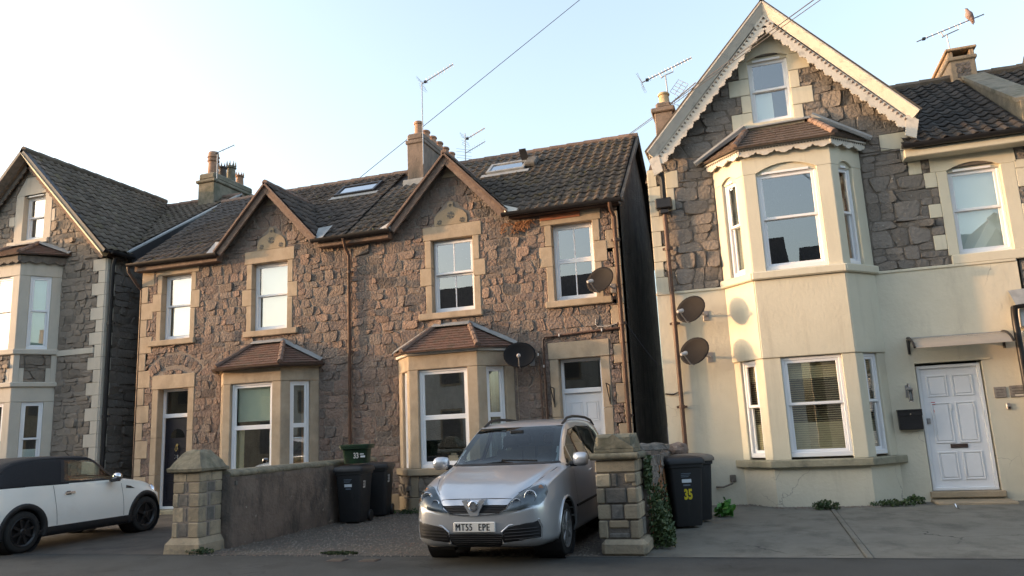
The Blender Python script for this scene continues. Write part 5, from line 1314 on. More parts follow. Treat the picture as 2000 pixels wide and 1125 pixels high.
def wall_left():
    t = thing('garden_wall', 'dark brown rendered garden wall between the drives with rounded coping', 'garden wall', (-7.35, -2.7, 0))
    rng = random.Random(6); mb = MB(); lumpy(mb, -7.48, -7.2, -4.86, -.55, -.1, 1.0, 40, 10, .025, rng); mb.build('wall', 'wall_render_brown', t, smooth='all')
    for i in range(7):
        y0 = -4.86+i*.615
        cs = MB().tube([(-7.34, y0+.004, .985), (-7.34, y0+.611, .985)], .155, 12).build('coping_stone', 'coping_stone', t, smooth=True)
        cs.matrix_basis = Matrix.Translation((0, 0, 1.0-.0)) @ Matrix.Diagonal((1, 1, .45, 1)) @ Matrix.Translation((0, 0, -1.0))
    for y in (-4.75,): MB().box((-7.21, y, .84), (-7.19, y+.045, .90)).build('patch', 'pillar_grey', t)
wall_left()
def wall_right():
    t = thing('rubble_garden_wall', 'crumbling rubble garden wall with loose capping stones and ivy, behind the right pillar', 'garden wall', (-1.6, -2.6, 0))
    rng = random.Random(8); mb = MB(); lumpy(mb, -1.78, -1.42, -4.78, -.25, -.1, 1.0, 36, 9, .05, rng, top=lambda y: 1.10-.03*(y+4.78)); core = mb.build('wall', 'wall_render_brown', t, smooth='all')
    F = Frame((-1.42, -4.78, 0), (0, 1, 0))
    lay_stones(core, F, rubble_cells(rect(0, .35, 4.5, 1.02), [], .26, .19, .3, rng), 'rubble_dark', rng, proud=.04, limit=120)
    for i in range(17):
        y = -4.7+i*.265; r = rng.uniform(.1, .15); mb = MB(); vs = []
        c = Vector((-1.60+rng.uniform(-.05, .05), y, 1.12-.03*(y+4.78)))
        rock(mb, c, (r*1.3, r, r*rng.uniform(.6, .9)), rng); mb.build('capping_stone', 'pillar_grey', t, fix=False)
def rock(mb, c, s, rng, n=7):
    vs = []
    for i in range(5):
        th = PI*(i+.0)/4
        for j in range(n):
            a = 2*PI*j/n; k = rng.uniform(.82, 1.12)
            vs.append((c[0]+s[0]*math.sin(th)*math.cos(a)*k, c[1]+s[1]*math.sin(th)*math.sin(a)*k, c[2]+s[2]*math.cos(th)*(k if 0 < i < 4 else 1)))
    mb.add(vs, [(i*n+j, (i+1)*n+j, (i+1)*n+(j+1) % n, i*n+(j+1) % n) for i in range(4) for j in range(n)])
wall_right()
rg = random.Random(77); mb = MB(); rock(mb, (-1.27, -2.1, 1.02), (.17, .12, .12), rg); mb.build('rock', 'rubble', smooth=False)
tag(bpy.data.objects['rock'], 'rough brown stone lying on the wall top behind the black bins', 'stone')
tag_w = None

# ------------------------------------------------------------------ plants
def leaves(mb, pts, size, rng, n):
    for i in range(n):
        p = pts(); s = size*rng.uniform(.6, 1.3)
        d = Vector((rng.gauss(0, 1), rng.gauss(0, 1), rng.gauss(0, 1))).normalized(); e = d.orthogonal().normalized(); f = d.cross(e)
        p = Vector(p)
        mb.add([p-e*s*.5, p+f*s*.38, p+e*s*.7, p-f*s*.38], [(0, 1, 2, 3)])
def ivy():
    t = thing('ivy', 'dark green ivy climbing over the rubble wall behind the right pillar', 'ivy', (-1.38, -4.5, 0)); rng = random.Random(5)
    mb = MB()
    def pt():
        while True:
            y = -4.86+abs(rng.gauss(0, .85)); z = abs(rng.gauss(0, .34)); b = max(0, .30-z*.35)*(1-(y+4.9)/2.6)
            if y < -2.6 and z < 1.0 and b > 0: return (-1.39+rng.random()*b, y, z*(.9) + .02)
    leaves(mb, pt, .044, rng, 2500)
    def pt2(): return (-1.40+rng.random()*.06, -4.74+rng.gauss(0, .09), .84+rng.gauss(0, .09))
    leaves(mb, pt2, .045, rng, 420)
    o = mb.build('foliage', 'leaf_dark', t, fix=False); o['kind'] = 'stuff'
    m2 = MB()
    for i in range(26):
        y = rng.uniform(-4.8, -3.0); m2.tube([(-1.36, y, 0), (-1.37, y+rng.uniform(-.1, .1), rng.uniform(.2, .5)), (-1.39, y+rng.uniform(-.2, .2), rng.uniform(.5, .95))], .006, 4)
    m2.build('stem', 'dry_twig', t)
ivy()
def tuft(name, label, cat, c, r, h, n, mat, size, seed, stems=6):
    t = thing(name, label, cat, c); rng = random.Random(seed); mb = MB()
    def pt():
        a = rng.uniform(0, 2*PI); q = rng.random()**.6; return (c[0]+math.cos(a)*r[0]*q, c[1]+math.sin(a)*r[1]*q, c[2]+h*rng.random()*(1-q*.5)+.01)
    leaves(mb, pt, size, rng, n); o = mb.build('foliage', mat, t, fix=False); o['kind'] = 'stuff'
    m2 = MB()
    for i in range(stems):
        a = rng.uniform(0, 2*PI); m2.tube([(c[0], c[1], c[2]), (c[0]+math.cos(a)*r[0]*.6, c[1]+math.sin(a)*r[1]*.6, c[2]+h*.8)], .005, 4)
    m2.build('stem', mat, t); return t
tuft('leafy_plant', 'bright green leafy plant behind the right-hand black bin', 'plant', (-.70, -1.75, 0), (.13, .12), .27, 80, 'leaf_bright', .095, 1)
tuft('weed_tuft', 'low dark weed tuft at the foot of the cream bay', 'weed', (.78, -.98, 0), (.20, .10), .16, 260, 'leaf_dark', .045, 2)
tuft('weed_tuft', 'sprawling weeds left of the white front door step', 'weed', (1.75, -.62, 0), (.32, .12), .10, 300, 'leaf_dark', .04, 3)
tuft('weed_tuft', 'small rounded weed tuft nearest the front door step', 'weed', (2.12, -.35, 0), (.16, .10), .15, 200, 'leaf_dark', .042, 4)
tuft('moss_patch', 'flat mossy grass patch at the gravel edge of the drive', 'moss', (-5.2, -5.30, 0), (.26, .06), .03, 500, 'moss', .03, 5, 0)
tuft('weed_tuft', 'weeds growing against the base of the left gate pillar', 'weed', (-7.28, -5.34, 0), (.22, .07), .09, 220, 'leaf_dark', .035, 6)
tuft('weed_tuft', 'weeds under the bay window sill beside the gravel', 'weed', (-6.2, -.78, 0), (.6, .07), .10, 260, 'leaf_dark', .04, 7)
def creeper():
    t = thing('dead_creeper', 'dry rust-brown creeper stems clinging under the eaves gutter', 'creeper', (-4.2, -.06, 5.3)); rng = random.Random(9); mb = MB()
    for i in range(34):
        x = rng.uniform(-4.55, -3.95); z = 5.52; p = []
        for k in range(6):
            p.append((x, -.04-rng.random()*.012, z)); x += rng.uniform(-.09, .07); z -= rng.uniform(.01, .06)
        mb.tube(p, rng.uniform(.004, .010), 4)
    o = mb.build('stem', 'dry_twig', t); o['kind'] = 'stuff'
creeper()

# ------------------------------------------------------------------ satellite dishes
def dish(label, hub, wall, yaw, pitch, size=.36, loc_n=1):
    """elliptical dish on a wall bracket; hub = centre of the dish, wall = the point the bracket is screwed to"""
    t = thing('satellite_dish', label, 'satellite dish', hub, group='satellite dishes')
    X = Vector((math.cos(yaw), math.sin(yaw), 0)); N = Vector((math.sin(yaw)*math.cos(pitch), -math.cos(yaw)*math.cos(pitch), math.sin(pitch))); Yv = N.cross(X)
    c = Vector(hub); mb = MB(); vs = []; S = 22; rings = [.0, .3, .6, .85, 1.0]
    for side in (0, 1):
        for r in rings[1:]:
            for j in range(S):
                a = 2*PI*j/S
                vs.append(c+X*(r*size*math.cos(a))+Yv*(r*size*.86*math.sin(a))+N*(r*r*.075-.0-(.012 if side else 0)))
    k = len(rings)-1; fs = []
    for side in (0, 1):
        b = side*k*S
        for i in range(k-1):
            for j in range(S):
                f = (b+i*S+j, b+i*S+(j+1) % S, b+(i+1)*S+(j+1) % S, b+(i+1)*S+j); fs.append(f if side == 0 else f[::-1])
        fs.append(tuple(b+j for j in range(S))[::-1] if side == 0 else tuple(b+j for j in range(S)))
    for j in range(S):
        o = (k-1)*S; fs.append((o+j, o+(j+1) % S, k*S+o+(j+1) % S, k*S+o+j))
    mb.add(vs, fs).build('reflector', 'dish_grey', t, smooth='all', fix=True)
    f = c+N*.34-Yv*.16; lo = c-Yv*size*.80+N*.06
    MB().tube([lo-N*.05, c-Yv*size*.9+N*.12, f-Yv*.02], .011, 6).build('feed_arm', 'aluminium', t)
    d = (c+Yv*.05-f).normalized(); a1 = d.orthogonal().normalized()
    MB().lathe([(.022, -.09), (.03, -.05), (.03, 0), (.038, .02), (.038, .06), (.03, .065)], f, 10, (a1, d.cross(a1), d)).build('receiver', 'dish_light', t, smooth=True)
    w = Vector(wall)
    MB().tube([w, w+Vector((0, -.10, 0)), c-N*.06], .018, 7).box((w.x-.05, w.y-.014, w.z-.09), (w.x+.05, w.y, w.z+.09), .004).box((c-N*.05).to_tuple(), ((c-N*.05)+Vector((.07, .05, .09))).to_tuple()).build('bracket', 'aluminium', t)
    return t
pm('dish_grey', (.010, .009, .0095), (.015, .0135, .0135), scale=3, rough=.75, spec=.2)
pm('dish_light', (.45, .42, .4), (.5, .47, .45), rough=.5)
dish('dark oval satellite dish beside the first-floor window of the stone house', (-2.60, -.33, 4.08), (-2.45, -.02, 3.98), math.radians(-24), math.radians(18), .30)
dish('black satellite dish just right of the stone bay roof', (-4.27, -.34, 2.80), (-4.12, -.04, 2.72), math.radians(14), math.radians(22), .31)
dish('upper of two grey satellite dishes on the cream wall', (-1.0, -.42, 3.36), (-.80, -.03, 3.30), math.radians(-30), math.radians(20), .30)
dish('lower of two grey satellite dishes on the cream wall', (-1.0, -.42, 2.62), (-.80, -.03, 2.55), math.radians(-30), math.radians(20), .30)

# ------------------------------------------------------------------ fittings by the white door
def canopy():
    t = thing('door_canopy', 'clear curved door canopy on dark brackets above the white front door', 'canopy', (3.05, -.03, 2.6))
    F = WF; prof = [(.03, 2.62), (.15, 2.615), (.30, 2.58), (.45, 2.51), (.56, 2.42)]
    vs = []
    for u in (2.42, 3.80):
        for n, v in prof: vs.append((u, v, n))
        for n, v in prof: vs.append((u, v-.008, n))
    k = len(prof); fs = []
    for i in range(k-1):
        fs += [(i, 2*k+i, 2*k+i+1, i+1), (k+i, k+i+1, 3*k+i+1, 3*k+i)]
    fs += [(k-1, 3*k-1, 4*k-1, 2*k-1)]
    MB(F).add(vs, fs).build('canopy_sheet', 'polycarbonate', t, smooth='all')
    MB(F).tube([F(2.42, 2.415, .565), F(3.80, 2.415, .565)], .011, 6).build('front_trim', 'aluminium', t)
    MB(F).box((2.42, 2.61, .03), (3.80, 2.635, .05)).build('wall_trim', 'aluminium', t)
    for u in (2.40, 3.78):
        mb = MB(F).prism([(0, 0)], 0, 0) if 0 else MB()
        pts = [F(u, v+.01, n) for n, v in prof]
        m = MB(); m.tube(pts, .020, 6); m.tube([F(u, 2.60, .035), F(u, 2.36, .035)], .022, 6); m.tube([F(u, 2.40, .04), F(u, 2.52, .12), F(u, 2.57, .28)], .016, 6); m.build('bracket', 'black_plastic', t, smooth=True)
m = bpy.data.materials.new('polycarbonate'); m.use_nodes = True
_b = m.node_tree.nodes['Principled BSDF']; _b.inputs['Base Color'].default_value = (.42, .37, .31, 1); _b.inputs['Roughness'].default_value = .25; _b.inputs['Alpha'].default_value = .62
M['polycarbonate'] = m
canopy()
t = thing('wall_lantern', 'grey wall lantern above the black letterbox', 'lantern', (2.30, -.03, 1.7))
MB(WF).box((2.26, 1.66, .03), (2.34, 1.86, .045), .004).build('back_plate', 'aluminium', t)
MB().tube([WF(2.30, 1.84, .04), WF(2.30, 1.88, .09), WF(2.31, 1.86, .14), WF(2.31, 1.80, .15)], .012, 6).lathe([(.02, 1.815), (.055, 1.80), (.05, 1.78)], (2.31, -.15, 0), 10).build('lantern_arm', 'aluminium', t, smooth=True)
MB().lathe([(.035, 1.60), (.048, 1.78)], (2.31, -.15, 0), 8).build('lantern_glass', 'glass_dark', t)
mb = MB()
for j in range(4):
    a = PI/4+j*PI/2; mb.tube([(2.31+.037*math.cos(a), -.15+.037*math.sin(a), 1.60), (2.31+.05*math.cos(a), -.15+.05*math.sin(a), 1.78)], .005, 4)
mb.lathe([(.04, 1.585), (.04, 1.60)], (2.31, -.15, 0), 8); mb.build('cage', 'aluminium', t)
MB().lathe([(.018, 1.62), (.02, 1.7), (.008, 1.74)], (2.31, -.15, 0), 8).build('bulb', 'door_white', t, smooth=True)
t = thing('wall_letterbox', 'black metal letterbox fixed to the cream wall beside the door', 'letterbox', (2.26, -.05, 1.3))
MB(WF).box((2.09, 1.14, .03), (2.44, 1.44, .14), .008).build('box', 'black_plastic', t)
MB(WF).prism([(2.08, 1.44), (2.45, 1.44), (2.44, 1.465), (2.09, 1.465)], .03, .16).box((2.085, 1.36, .142), (2.445, 1.44, .150), .003).build('flap', 'black_plastic', t)
MB().lathe([(.012, 0), (.012, .012)], WF(2.27, 1.39, .15), 10, (Vector((1, 0, 0)), Vector((0, 0, 1)), Vector((0, -1, 0)))).build('lock', 'chrome', t)
pm('slate', (.16, .145, .13), (.26, .24, .22), scale=16, rough=.8, bump=.5, bscale=60)
for (a, b, c, d), lab in (((3.53, 1.58, 3.70, 1.75), 'smaller grey slate name plaque nearer the white door'), ((3.75, 1.575, 3.99, 1.76), 'larger grey slate name plaque with a pale lower line')):
    t = thing('name_plaque', lab, 'plaque', ((a+c)/2, -.04, b))
    MB(WF).box((a, b, .03), (c, d, .05), .004).build('plate', 'slate', t)
    mb = MB(WF)
    for i in range(3): mb.box((a+.03, d-.05-i*.045, .05), (c-.03-.02*(i % 2), d-.035-i*.045, .0515))
    mb.build('worn_lettering', 'pillar_grey', t)
    if c > 3.9: MB(WF).box((a+.06, b+.02, .05), (c-.06, b+.045, .0515)).build('pale_line', 'barge_white', t)
t = thing('door_bell', 'small dark doorbell under the slate plaques', 'doorbell', (3.70, -.04, 1.4))
MB(WF).box((3.665, 1.39, .03), (3.735, 1.49, .06), .012).build('case', 'aluminium', t); MB(WF).box((3.68, 1.40, .06), (3.72, 1.435, .066), .006).build('button', 'black_plastic', t)
t = thing('number_plaque', 'black house number plaque 33 beside the stone house door', 'number plaque', (-2.56, -.02, .98))
MB(WF).box((-2.68, 1.13, .02), (-2.46, 1.25, .035), .012).build('plate', 'black_plastic', t)
text('33', .105, WF, -2.63, 1.155, .036, 'white_paint', t, 'number')
for u in (-2.66, -2.48): MB(WF).box((u-.006, 1.185, .035), (u+.006, 1.197, .038)).build('screw', 'chrome', t)

# ------------------------------------------------------------------ aerials, wires, bird
def aerial(label, base, top, tip, tail, nel, ellen, refl=True, cradle=False, mast_r=.014, folded=None):
    t = thing('tv_aerial', label, 'aerial', base, group='roof aerials')
    MB().tube([base, top], mast_r, 7).build('mast', 'aluminium', t)
    a, b = Vector(tail), Vector(tip); d = (b-a).normalized(); s = d.cross(Vector((0, 0, 1))).normalized(); u = s.cross(d)
    bm = MB().tube([a, b], .013, 6).build('boom', 'aluminium', t)
    mb = MB(); L = (b-a).length
    for i in range(nel):
        p = a+d*(L*(.16+.83*i/(nel-1))); e = ellen*(1-.35*i/nel)
        mb.tube([p-u*e*.5+s*.0, p+u*e*.5], .0055, 4)
    o = mb.build('director', 'aluminium', bm); o['kind'] = 'stuff'
    mb = MB()
    p = a+d*L*.11; mb.box((p-Vector((.03, .03, .025))).to_tuple(), (p+Vector((.03, .03, .025))).to_tuple()); mb.build('dipole_box', 'black_plastic', bm)
    if refl:
        mb = MB()
        for k in (-1, 1):
            for q in (.3, .65, 1.0): mb.tube([a+u*k*q*.17*1-s*.16-d*q*.03, a+u*k*q*.17+s*.16-d*q*.03], .0035, 4)
            for w in (-.16, .16): mb.tube([a, a+u*k*.17+s*w], .0035, 4)
        o = mb.build('reflector_grid', 'aluminium', bm); o['kind'] = 'stuff'
    if cradle:
        c = Vector(top); pts = [a+d*L*.36, a+d*L*.37-u*.10, c-d*.10+Vector((0, 0, -.02)), c, a+d*L*.60-u*.10, a+d*L*.61]
        MB().tube(pts, .013, 6).build('cradle', 'aluminium', t)
    return t
aerial('tall roof aerial on a long mast fixed to the middle chimney', (-7.24, 2.05, 7.9), (-7.22, 2.05, 10.05), (-6.35, 2.0, 10.32), (-7.24, 2.1, 10.02), 10, .16)
a2 = aerial('double-stacked aerial behind the ridge right of the middle chimney', (-6.62, 3.3, 7.9), (-6.60, 3.3, 9.05), (-6.02, 3.2, 9.06), (-6.64, 3.4, 8.92), 7, .10)
for z in (8.68,):
    MB().tube([(-6.64, 3.4, z-.12), (-6.02, 3.2, z+.02)], .009, 6).build('boom', 'aluminium', a2)
    mb = MB()
    for i in range(7): mb.tube([(-6.5+.075*i, 3.36-.025*i, z-.14+.018*i), (-6.5+.075*i, 3.36-.025*i, z-.02+.018*i)], .0035, 4)
    for q in (-.12, -.05, .05, .12): mb.tube([(-6.86, 3.3, z-.12+q), (-6.52, 3.5, z-.15+q)], .004, 4)
    o = mb.build('director', 'aluminium', a2); o['kind'] = 'stuff'
a3 = aerial('long aerial over the left chimney of the cream house', (-1.19, 1.0, 7.6), (-1.22, 1.0, 8.55), (-.66, .95, 8.80), (-1.72, 1.05, 8.50), 14, .09, cradle=True)
t = thing('tv_aerial', 'broad grid aerial low on the mast by the gable of the cream house', 'aerial', (-1.15, 1.05, 7.9), group='roof aerials')
MB().tube([(-1.25, 1.02, 7.86), (-.62, .9, 8.22)], .012, 6).tube([(-1.19, 1.0, 7.9), (-1.12, 1.02, 7.92)], .016, 6).build('boom', 'aluminium', t)
mb = MB()
for i in range(5): mb.tube([(-1.16+.05*i, 1.03, 8.18+.055*i-.12*(i % 1)), (-.98+.05*i, 1.0, 8.02+.06*i)], .005, 4)
for k in range(3): mb.tube([(-1.16+.09*k, 1.03, 8.18-.075*k), (-.96+.09*k, 1.03, 8.42-.075*k)], .005, 4)
for k in range(5): mb.tube([(-1.1+.1*k, 1.0, 7.86+.06*k), (-1.06+.1*k, 1.0, 8.02+.06*k)], .004, 4)
for k in range(3): mb.tube([(-1.1+.06*k, 1.02, 7.9-.03*k), (-.9+.06*k, 1.02, 7.74-.02*k)], .004, 4)
o = mb.build('element', 'aluminium', t); o['kind'] = 'stuff'
aerial('aerial with a perched pigeon above the right-hand chimney', (4.58, 3.2, 8.7), (4.56, 3.2, 9.34), (5.31, 3.2, 9.65), (3.97, 3.2, 9.30), 11, .07, cradle=True, refl=False)
aerial('thin aerial leaning against the buff chimney pot at the left', (-15.08, 4.2, 9.3), (-15.08, 4.2, 10.2), (-14.55, 4.3, 10.42), (-15.15, 4.15, 10.18), 4, .14, refl=False)
def pigeon():
    t = thing('pigeon', 'grey-pink pigeon perched on the right-hand aerial', 'bird', (5.05, 3.19, 9.60))
    c = Vector((5.05, 3.19, 9.60)); mb = MB(); vs = []; S = 10
    # body axis from tail (low right) to breast (up left)
    prof = [(-.19, .008), (-.15, .022), (-.09, .03), (-.045, .052), (.0, .075), (.05, .078), (.095, .058), (.12, .042), (.14, .036), (.165, .034), (.185, .02), (.195, .004)]
    A = Vector((-.30, -.25, .92)).normalized(); X = A.cross(Vector((0, 1, 0))).normalized(); Yv = A.cross(X)
    mb.lathe([(r, h) for h, r in prof], c+A*.05, S, (X, Yv, A)); mb.build('body', 'feather', t, smooth='all')
    h = c+A*.225; MB().lathe([(.008, 0), (.001, .035)], h-Vector((.012, .02, .0)), 6, (Vector((0, 1, 0)), Vector((0, 0, 1)), Vector((-1, -.3, -.1)).normalized())).build('beak', 'pot_dark', t)
    for s in (-1, 1):
        mb = MB(); p = c+Yv*.0+X*.0
        mb.lathe([(.0, -.17), (.02, -.1), (.042, -.02), (.045, .05), (.02, .10), (.0, .11)], c+A*.03+Yv*s*.045-X*.015, 8, (X, Yv*.5, A)); mb.build('wing', 'feather_dark', t, smooth='all')
        MB().tube([c+Yv*s*.025-A*.01, c+Yv*s*.025-A*.05+Vector((0, 0, -.01))], .006, 5).build('foot', 'terracotta', t)
        MB().lathe([(.0, -.005), (.006, 0), (.0, .005)], h+Yv*s*.033-A*.005, 6).build('eye', 'black_plastic', t)
pm('feather', (.24, .165, .15), (.3, .21, .19), scale=20, rough=.8); pm('feather_dark', (.15, .11, .11), (.2, .145, .14), scale=20, rough=.8)
pigeon()
def wire(label, a, b, sag=.0, r=.009):
    a, b = Vector(a), Vector(b)
    o = MB().tube([a.lerp(b, i/16)-Vector((0, 0, sag*4*(i/16)*(1-i/16))) for i in range(17)], r, 5).build('overhead_wire', 'wire', fix=False)
    return tag(o, label, 'wire', group='overhead wires')
wire('long overhead wire rising from behind the ridge past the middle chimney', (-10.9, 4, 8.1), (6.0, 4, 18.2))
A_, B_ = Vector((1.19, -4, 6.84)), Vector((-2.56, 3.3, 8.21))
wire('upper of the two overhead wires crossing the white gable', A_+(A_-B_)*1.5+Vector((0, 0, .0)), B_-(A_-B_)*.25, r=.008)
wire('lower of the two overhead wires crossing the white gable', A_+(A_-B_)*1.5+Vector((.12, 0, -.05)), B_-(A_-B_)*.25+Vector((0, 0, -.02)), r=.006)
wire('slack thin cable strung across the front of the cream house', (-1.5, -.22, 6.0), (-.6, -.35, 6.22), .05, .006)
wire('thin dark cable hanging in the alley beside the dark side wall', (-2.26, .1, 3.3), (-1.68, .3, 2.4), .05, .006)
wire('thin cable running from the bay fascia to the gable kneeler', (2.1, -.05, 6.08), (2.9, -.05, 5.82), .01, .006)

# ------------------------------------------------------------------ bins
pm('bin_black', (.013, .014, .016), (.02, .021, .023), scale=5, rough=.55, bump=.1, bscale=80, bdist=.002, stain=(.038, .037, .035), sscale=(7, 7, 2.2), slo=.56, shi=.75)
pm('bin_lid_brown', (.13, .105, .08), (.18, .15, .12), scale=6, rough=.7)
pm('box_green', (0.00594, 0.0281, 0.0116), (0.00858, 0.0363, 0.0149), scale=4, rough=.5, stain=(0.0099, 0.0165, 0.0099), sscale=(9, 9, 4))
pm('bin_yellow', (.62, .50, .03), (.55, .44, .02), scale=30, rough=.7)
pm('label_blue', (.10, .13, .17), (.13, .16, .2), rough=.6); pm('label_white', (.62, .66, .7), (.55, .6, .64), rough=.6)
def wheelie_bin(label, loc, rz, lid='bin_black', number=None, nmat='white_paint', front_label=True):
    t = thing('wheelie_bin', label, 'wheelie bin', loc, rz, group='wheelie bins'); t.scale = (.88, .92, .975)
    w0, d0, w1, d1, h = .21, .22, .275, .29, .92
    vs = []
    for w, d, z in ((w0, d0, .03), (w0+.01, d0+.01, .06), (w1-.01, d1-.01, h-.1), (w1-.01, d1-.01, h-.09), (w1+.01, d1+.01, h-.085), (w1+.012, d1+.012, h)):
        r = .05
        for sx, sy in ((-1, -1), (1, -1), (1, 1), (-1, 1)):
            for k in range(4):
                a = {(-1, -1): PI, (1, -1): 1.5*PI, (1, 1): 0, (-1, 1): .5*PI}[(sx, sy)]+k*PI/6
                vs.append((sx*(w-r)+r*math.cos(a), sy*(d-r)+r*math.sin(a), z))
    n = 16; fs = [(i*n+j, i*n+(j+1) % n, (i+1)*n+(j+1) % n, (i+1)*n+j) for i in range(5) for j in range(n)]+[tuple(range(n))[::-1], tuple(5*n+j for j in range(n))]
    MB().add(vs, fs).build('body', 'bin_black', t, smooth=True, world=False)
    mb = MB(); vs = []
    for w, d, z in ((w1+.035, d1+.035, h-.035), (w1+.035, d1+.035, h+.01), (w1+.01, d1+.01, h+.045), (w1-.08, d1-.08, h+.065)):
        r = .05
        for sx, sy in ((-1, -1), (1, -1), (1, 1), (-1, 1)):
            for k in range(4):
                a = {(-1, -1): PI, (1, -1): 1.5*PI, (1, 1): 0, (-1, 1): .5*PI}[(sx, sy)]+k*PI/6
                vs.append((sx*(w-r)+r*math.cos(a), sy*(d-r)+r*math.sin(a), z))
    lidp = mb.add(vs, [(i*n+j, i*n+(j+1) % n, (i+1)*n+(j+1) % n, (i+1)*n+j) for i in range(3) for j in range(n)]+[tuple(3*n+j for j in range(n))]).build('lid', lid, t, smooth=True, world=False)
    MB().tube([(-w1, d1+.02, h-.02), (-w1, d1+.07, h-.01), (w1, d1+.07, h-.01), (w1, d1+.02, h-.02)], .015, 7).build('handle', 'bin_black', t, world=False)
    for s in (-1, 1):
        MB().lathe([(.03, -.03), (.095, -.03), (.10, -.02), (.10, .02), (.095, .03), (.03, .03)], (s*.235, .21, .10), 16, (Vector((0, 1, 0)), Vector((0, 0, 1)), Vector((1, 0, 0)))).build('wheel', 'black_plastic', t, smooth=True, world=False)
    MB().tube([(-.23, .21, .10), (.23, .21, .10)], .012, 6).build('axle', 'aluminium', t, world=False)
    if front_label:
        yy = -.285
        Fl = Frame((0, yy+.006, 0), (1, 0, 0)); sl = lambda z: .0
        def on(z): return -(d0+.01+(d1-d0-.02)*(z-.06)/(h-.16))
        mb = MB()
        for i in range(3):
            z = .745-i*.022; mb.box((-.09, on(z)-.004, z), (.07-.02*i, on(z)-.001, z+.009))
        mb.build('print_lines', 'label_blue', t, world=False)
        MB().box((-.08, on(.66)-.005, .625), (.07, on(.60)-.0, .672)).build('white_panel', 'label_white', t, world=False)
        MB().box((-.06, on(.58)-.004, .58), (.05, on(.56)-.001, .60)).build('print_lines', 'label_blue', t, world=False)
    for (txt, size, face, u, v, mt, bold, sx) in number or []:
        k = (d1-d0)/(h-.1)
        if face == 'front': F = lambda a, b, c: Vector((a, -(d0+.01+(d1-d0-.02)*(b-.06)/(h-.16))-.003-c, b))
        else: F = lambda a, b, c: Vector((w0+.01+(w1-w0-.02)*(b-.06)/(h-.16)+.003+c, a, b))
        text(txt, size, F, u, v, 0, mt, t, 'number', sx=sx, bold=bold, world=False)
    return t
wheelie_bin('black wheelie bin with white label, standing under the green box', (-6.86, -2.02, 0), math.radians(6), number=[('33', .17, 'side', -.16, .60, 'white_paint', .004, .62)])
wheelie_bin('black wheelie bin marked 33, half hidden behind the labelled bin', (-6.92, -1.05, 0), math.radians(12), number=[('33', .20, 'side', -.16, .62, 'white_paint', .003, .7)], front_label=False)
wheelie_bin('black wheelie bin with a yellow 35 and flat black lid', (-1.19, -2.88, 0), math.radians(24), number=[('35', .19, 'front', -.06, .40, 'bin_yellow', .008, .72)])
wheelie_bin('black wheelie bin with a brown lid behind the yellow-numbered bin', (-1.10, -2.24, 0), math.radians(24), lid='bin_lid_brown', front_label=False)
def recycling_box():
    t = thing('recycling_box', 'green recycling box balanced on the black bin lid', 'recycling box', (-6.84, -1.95, .99), math.radians(12))
    for dz, nm in ((0, 'box'), (.055, 'lid')):
        vs = []; prof = ((.20, .14, 0), (.225, .165, .24), (.26, .20, .25), (.262, .202, .29), (.245, .185, .295), (.225, .165, .24), (.20, .145, .02)) if dz == 0 else ((.25, .19, .285), (.272, .212, .29), (.272, .212, .315), (.24, .18, .325))
        for w, d, z in prof:
            r = .05
            for sx, sy in ((-1, -1), (1, -1), (1, 1), (-1, 1)):
                for k in range(4):
                    a = {(-1, -1): PI, (1, -1): 1.5*PI, (1, 1): 0, (-1, 1): .5*PI}[(sx, sy)]+k*PI/6
                    vs.append((sx*(w-r)+r*math.cos(a), sy*(d-r)+r*math.sin(a), z))
        n = 16; m = len(prof); MB().add(vs, [(i*n+j, i*n+(j+1) % n, (i+1)*n+(j+1) % n, (i+1)*n+j) for i in range(m-1) for j in range(n)]+[tuple(range(n))[::-1], tuple((m-1)*n+j for j in range(n))]).build(nm, 'box_green', t, smooth=True, world=False)
    F = lambda a, b, c: Vector((a, -.14-.025*b/.24-.004-c, b))
    text('33', .13, F, -.02, .09, 0, 'white_paint', t, 'number', sx=.75, bold=.004, world=False)
    MB().box((.11, -.165, .10), (.19, -.160, .13)).box((.10, -.168, .15), (.17, -.164, .165)).build('print_lines', 'label_white', t, world=False)
recycling_box()
# drain lids in the pavement
for x, lab in ((-4.98, 'left of two small brown stopcock covers in the pavement'), (-4.55, 'right of two small brown stopcock covers in the pavement')):
    t = thing('stopcock_cover', lab, 'drain cover', (x, -5.72, 0)); MB().box((x-.11, -5.80, -.02), (x+.11, -5.63, .006), .004).build('frame', 'brown_gutter', t); MB().box((x-.09, -5.78, -.01), (x+.09, -5.65, .010), .004).build('lid', 'soil', t)
# ------------------------------------------------------------------ cars
pm('silver_paint', (.49, .505, .53), (.52, .535, .56), scale=2, rough=.3, metal=.6, coat=.8, obj=True, stain=(.42, .415, .41), sscale=(2.5, 2.5, 2.5), slo=.55, shi=.85)
pm('ivory_paint', (.74, .72, .66), (.76, .74, .68), scale=2, rough=.3, coat=.7, obj=True, stain=(.62, .59, .53), sscale=(2, 2, 3), slo=.56, shi=.85)
pm('soft_top', (.012, .012, .014), (.018, .018, .02), scale=60, rough=.85, bump=.3, bscale=300, bdist=.003)
pm('tyre', (.012, .012, .012), (.02, .019, .018), scale=20, rough=.85)
pm('black_trim', (.014, .014, .015), (.02, .02, .021), scale=10, rough=.55)
pm('black_rim', (.010, .010, .011), (.014, .014, .015), rough=.35)
pm('silver_rim', (.28, .28, .28), (.33, .33, .33), rough=.4, metal=.7)
pm('lamp_inner', (.16, .17, .18), (.25, .26, .27), scale=9, rough=.3, metal=.3)
pm('reflector', (.75, .76, .78), (.6, .62, .65), rough=.22, metal=.75)
pm('plate_white', (.70, .68, .63), (.66, .64, .6), rough=.5)
pm('plate_black', (.01, .01, .012), rough=.6)
pm('amber', (.55, .2, .05), (.5, .18, .05), rough=.3)
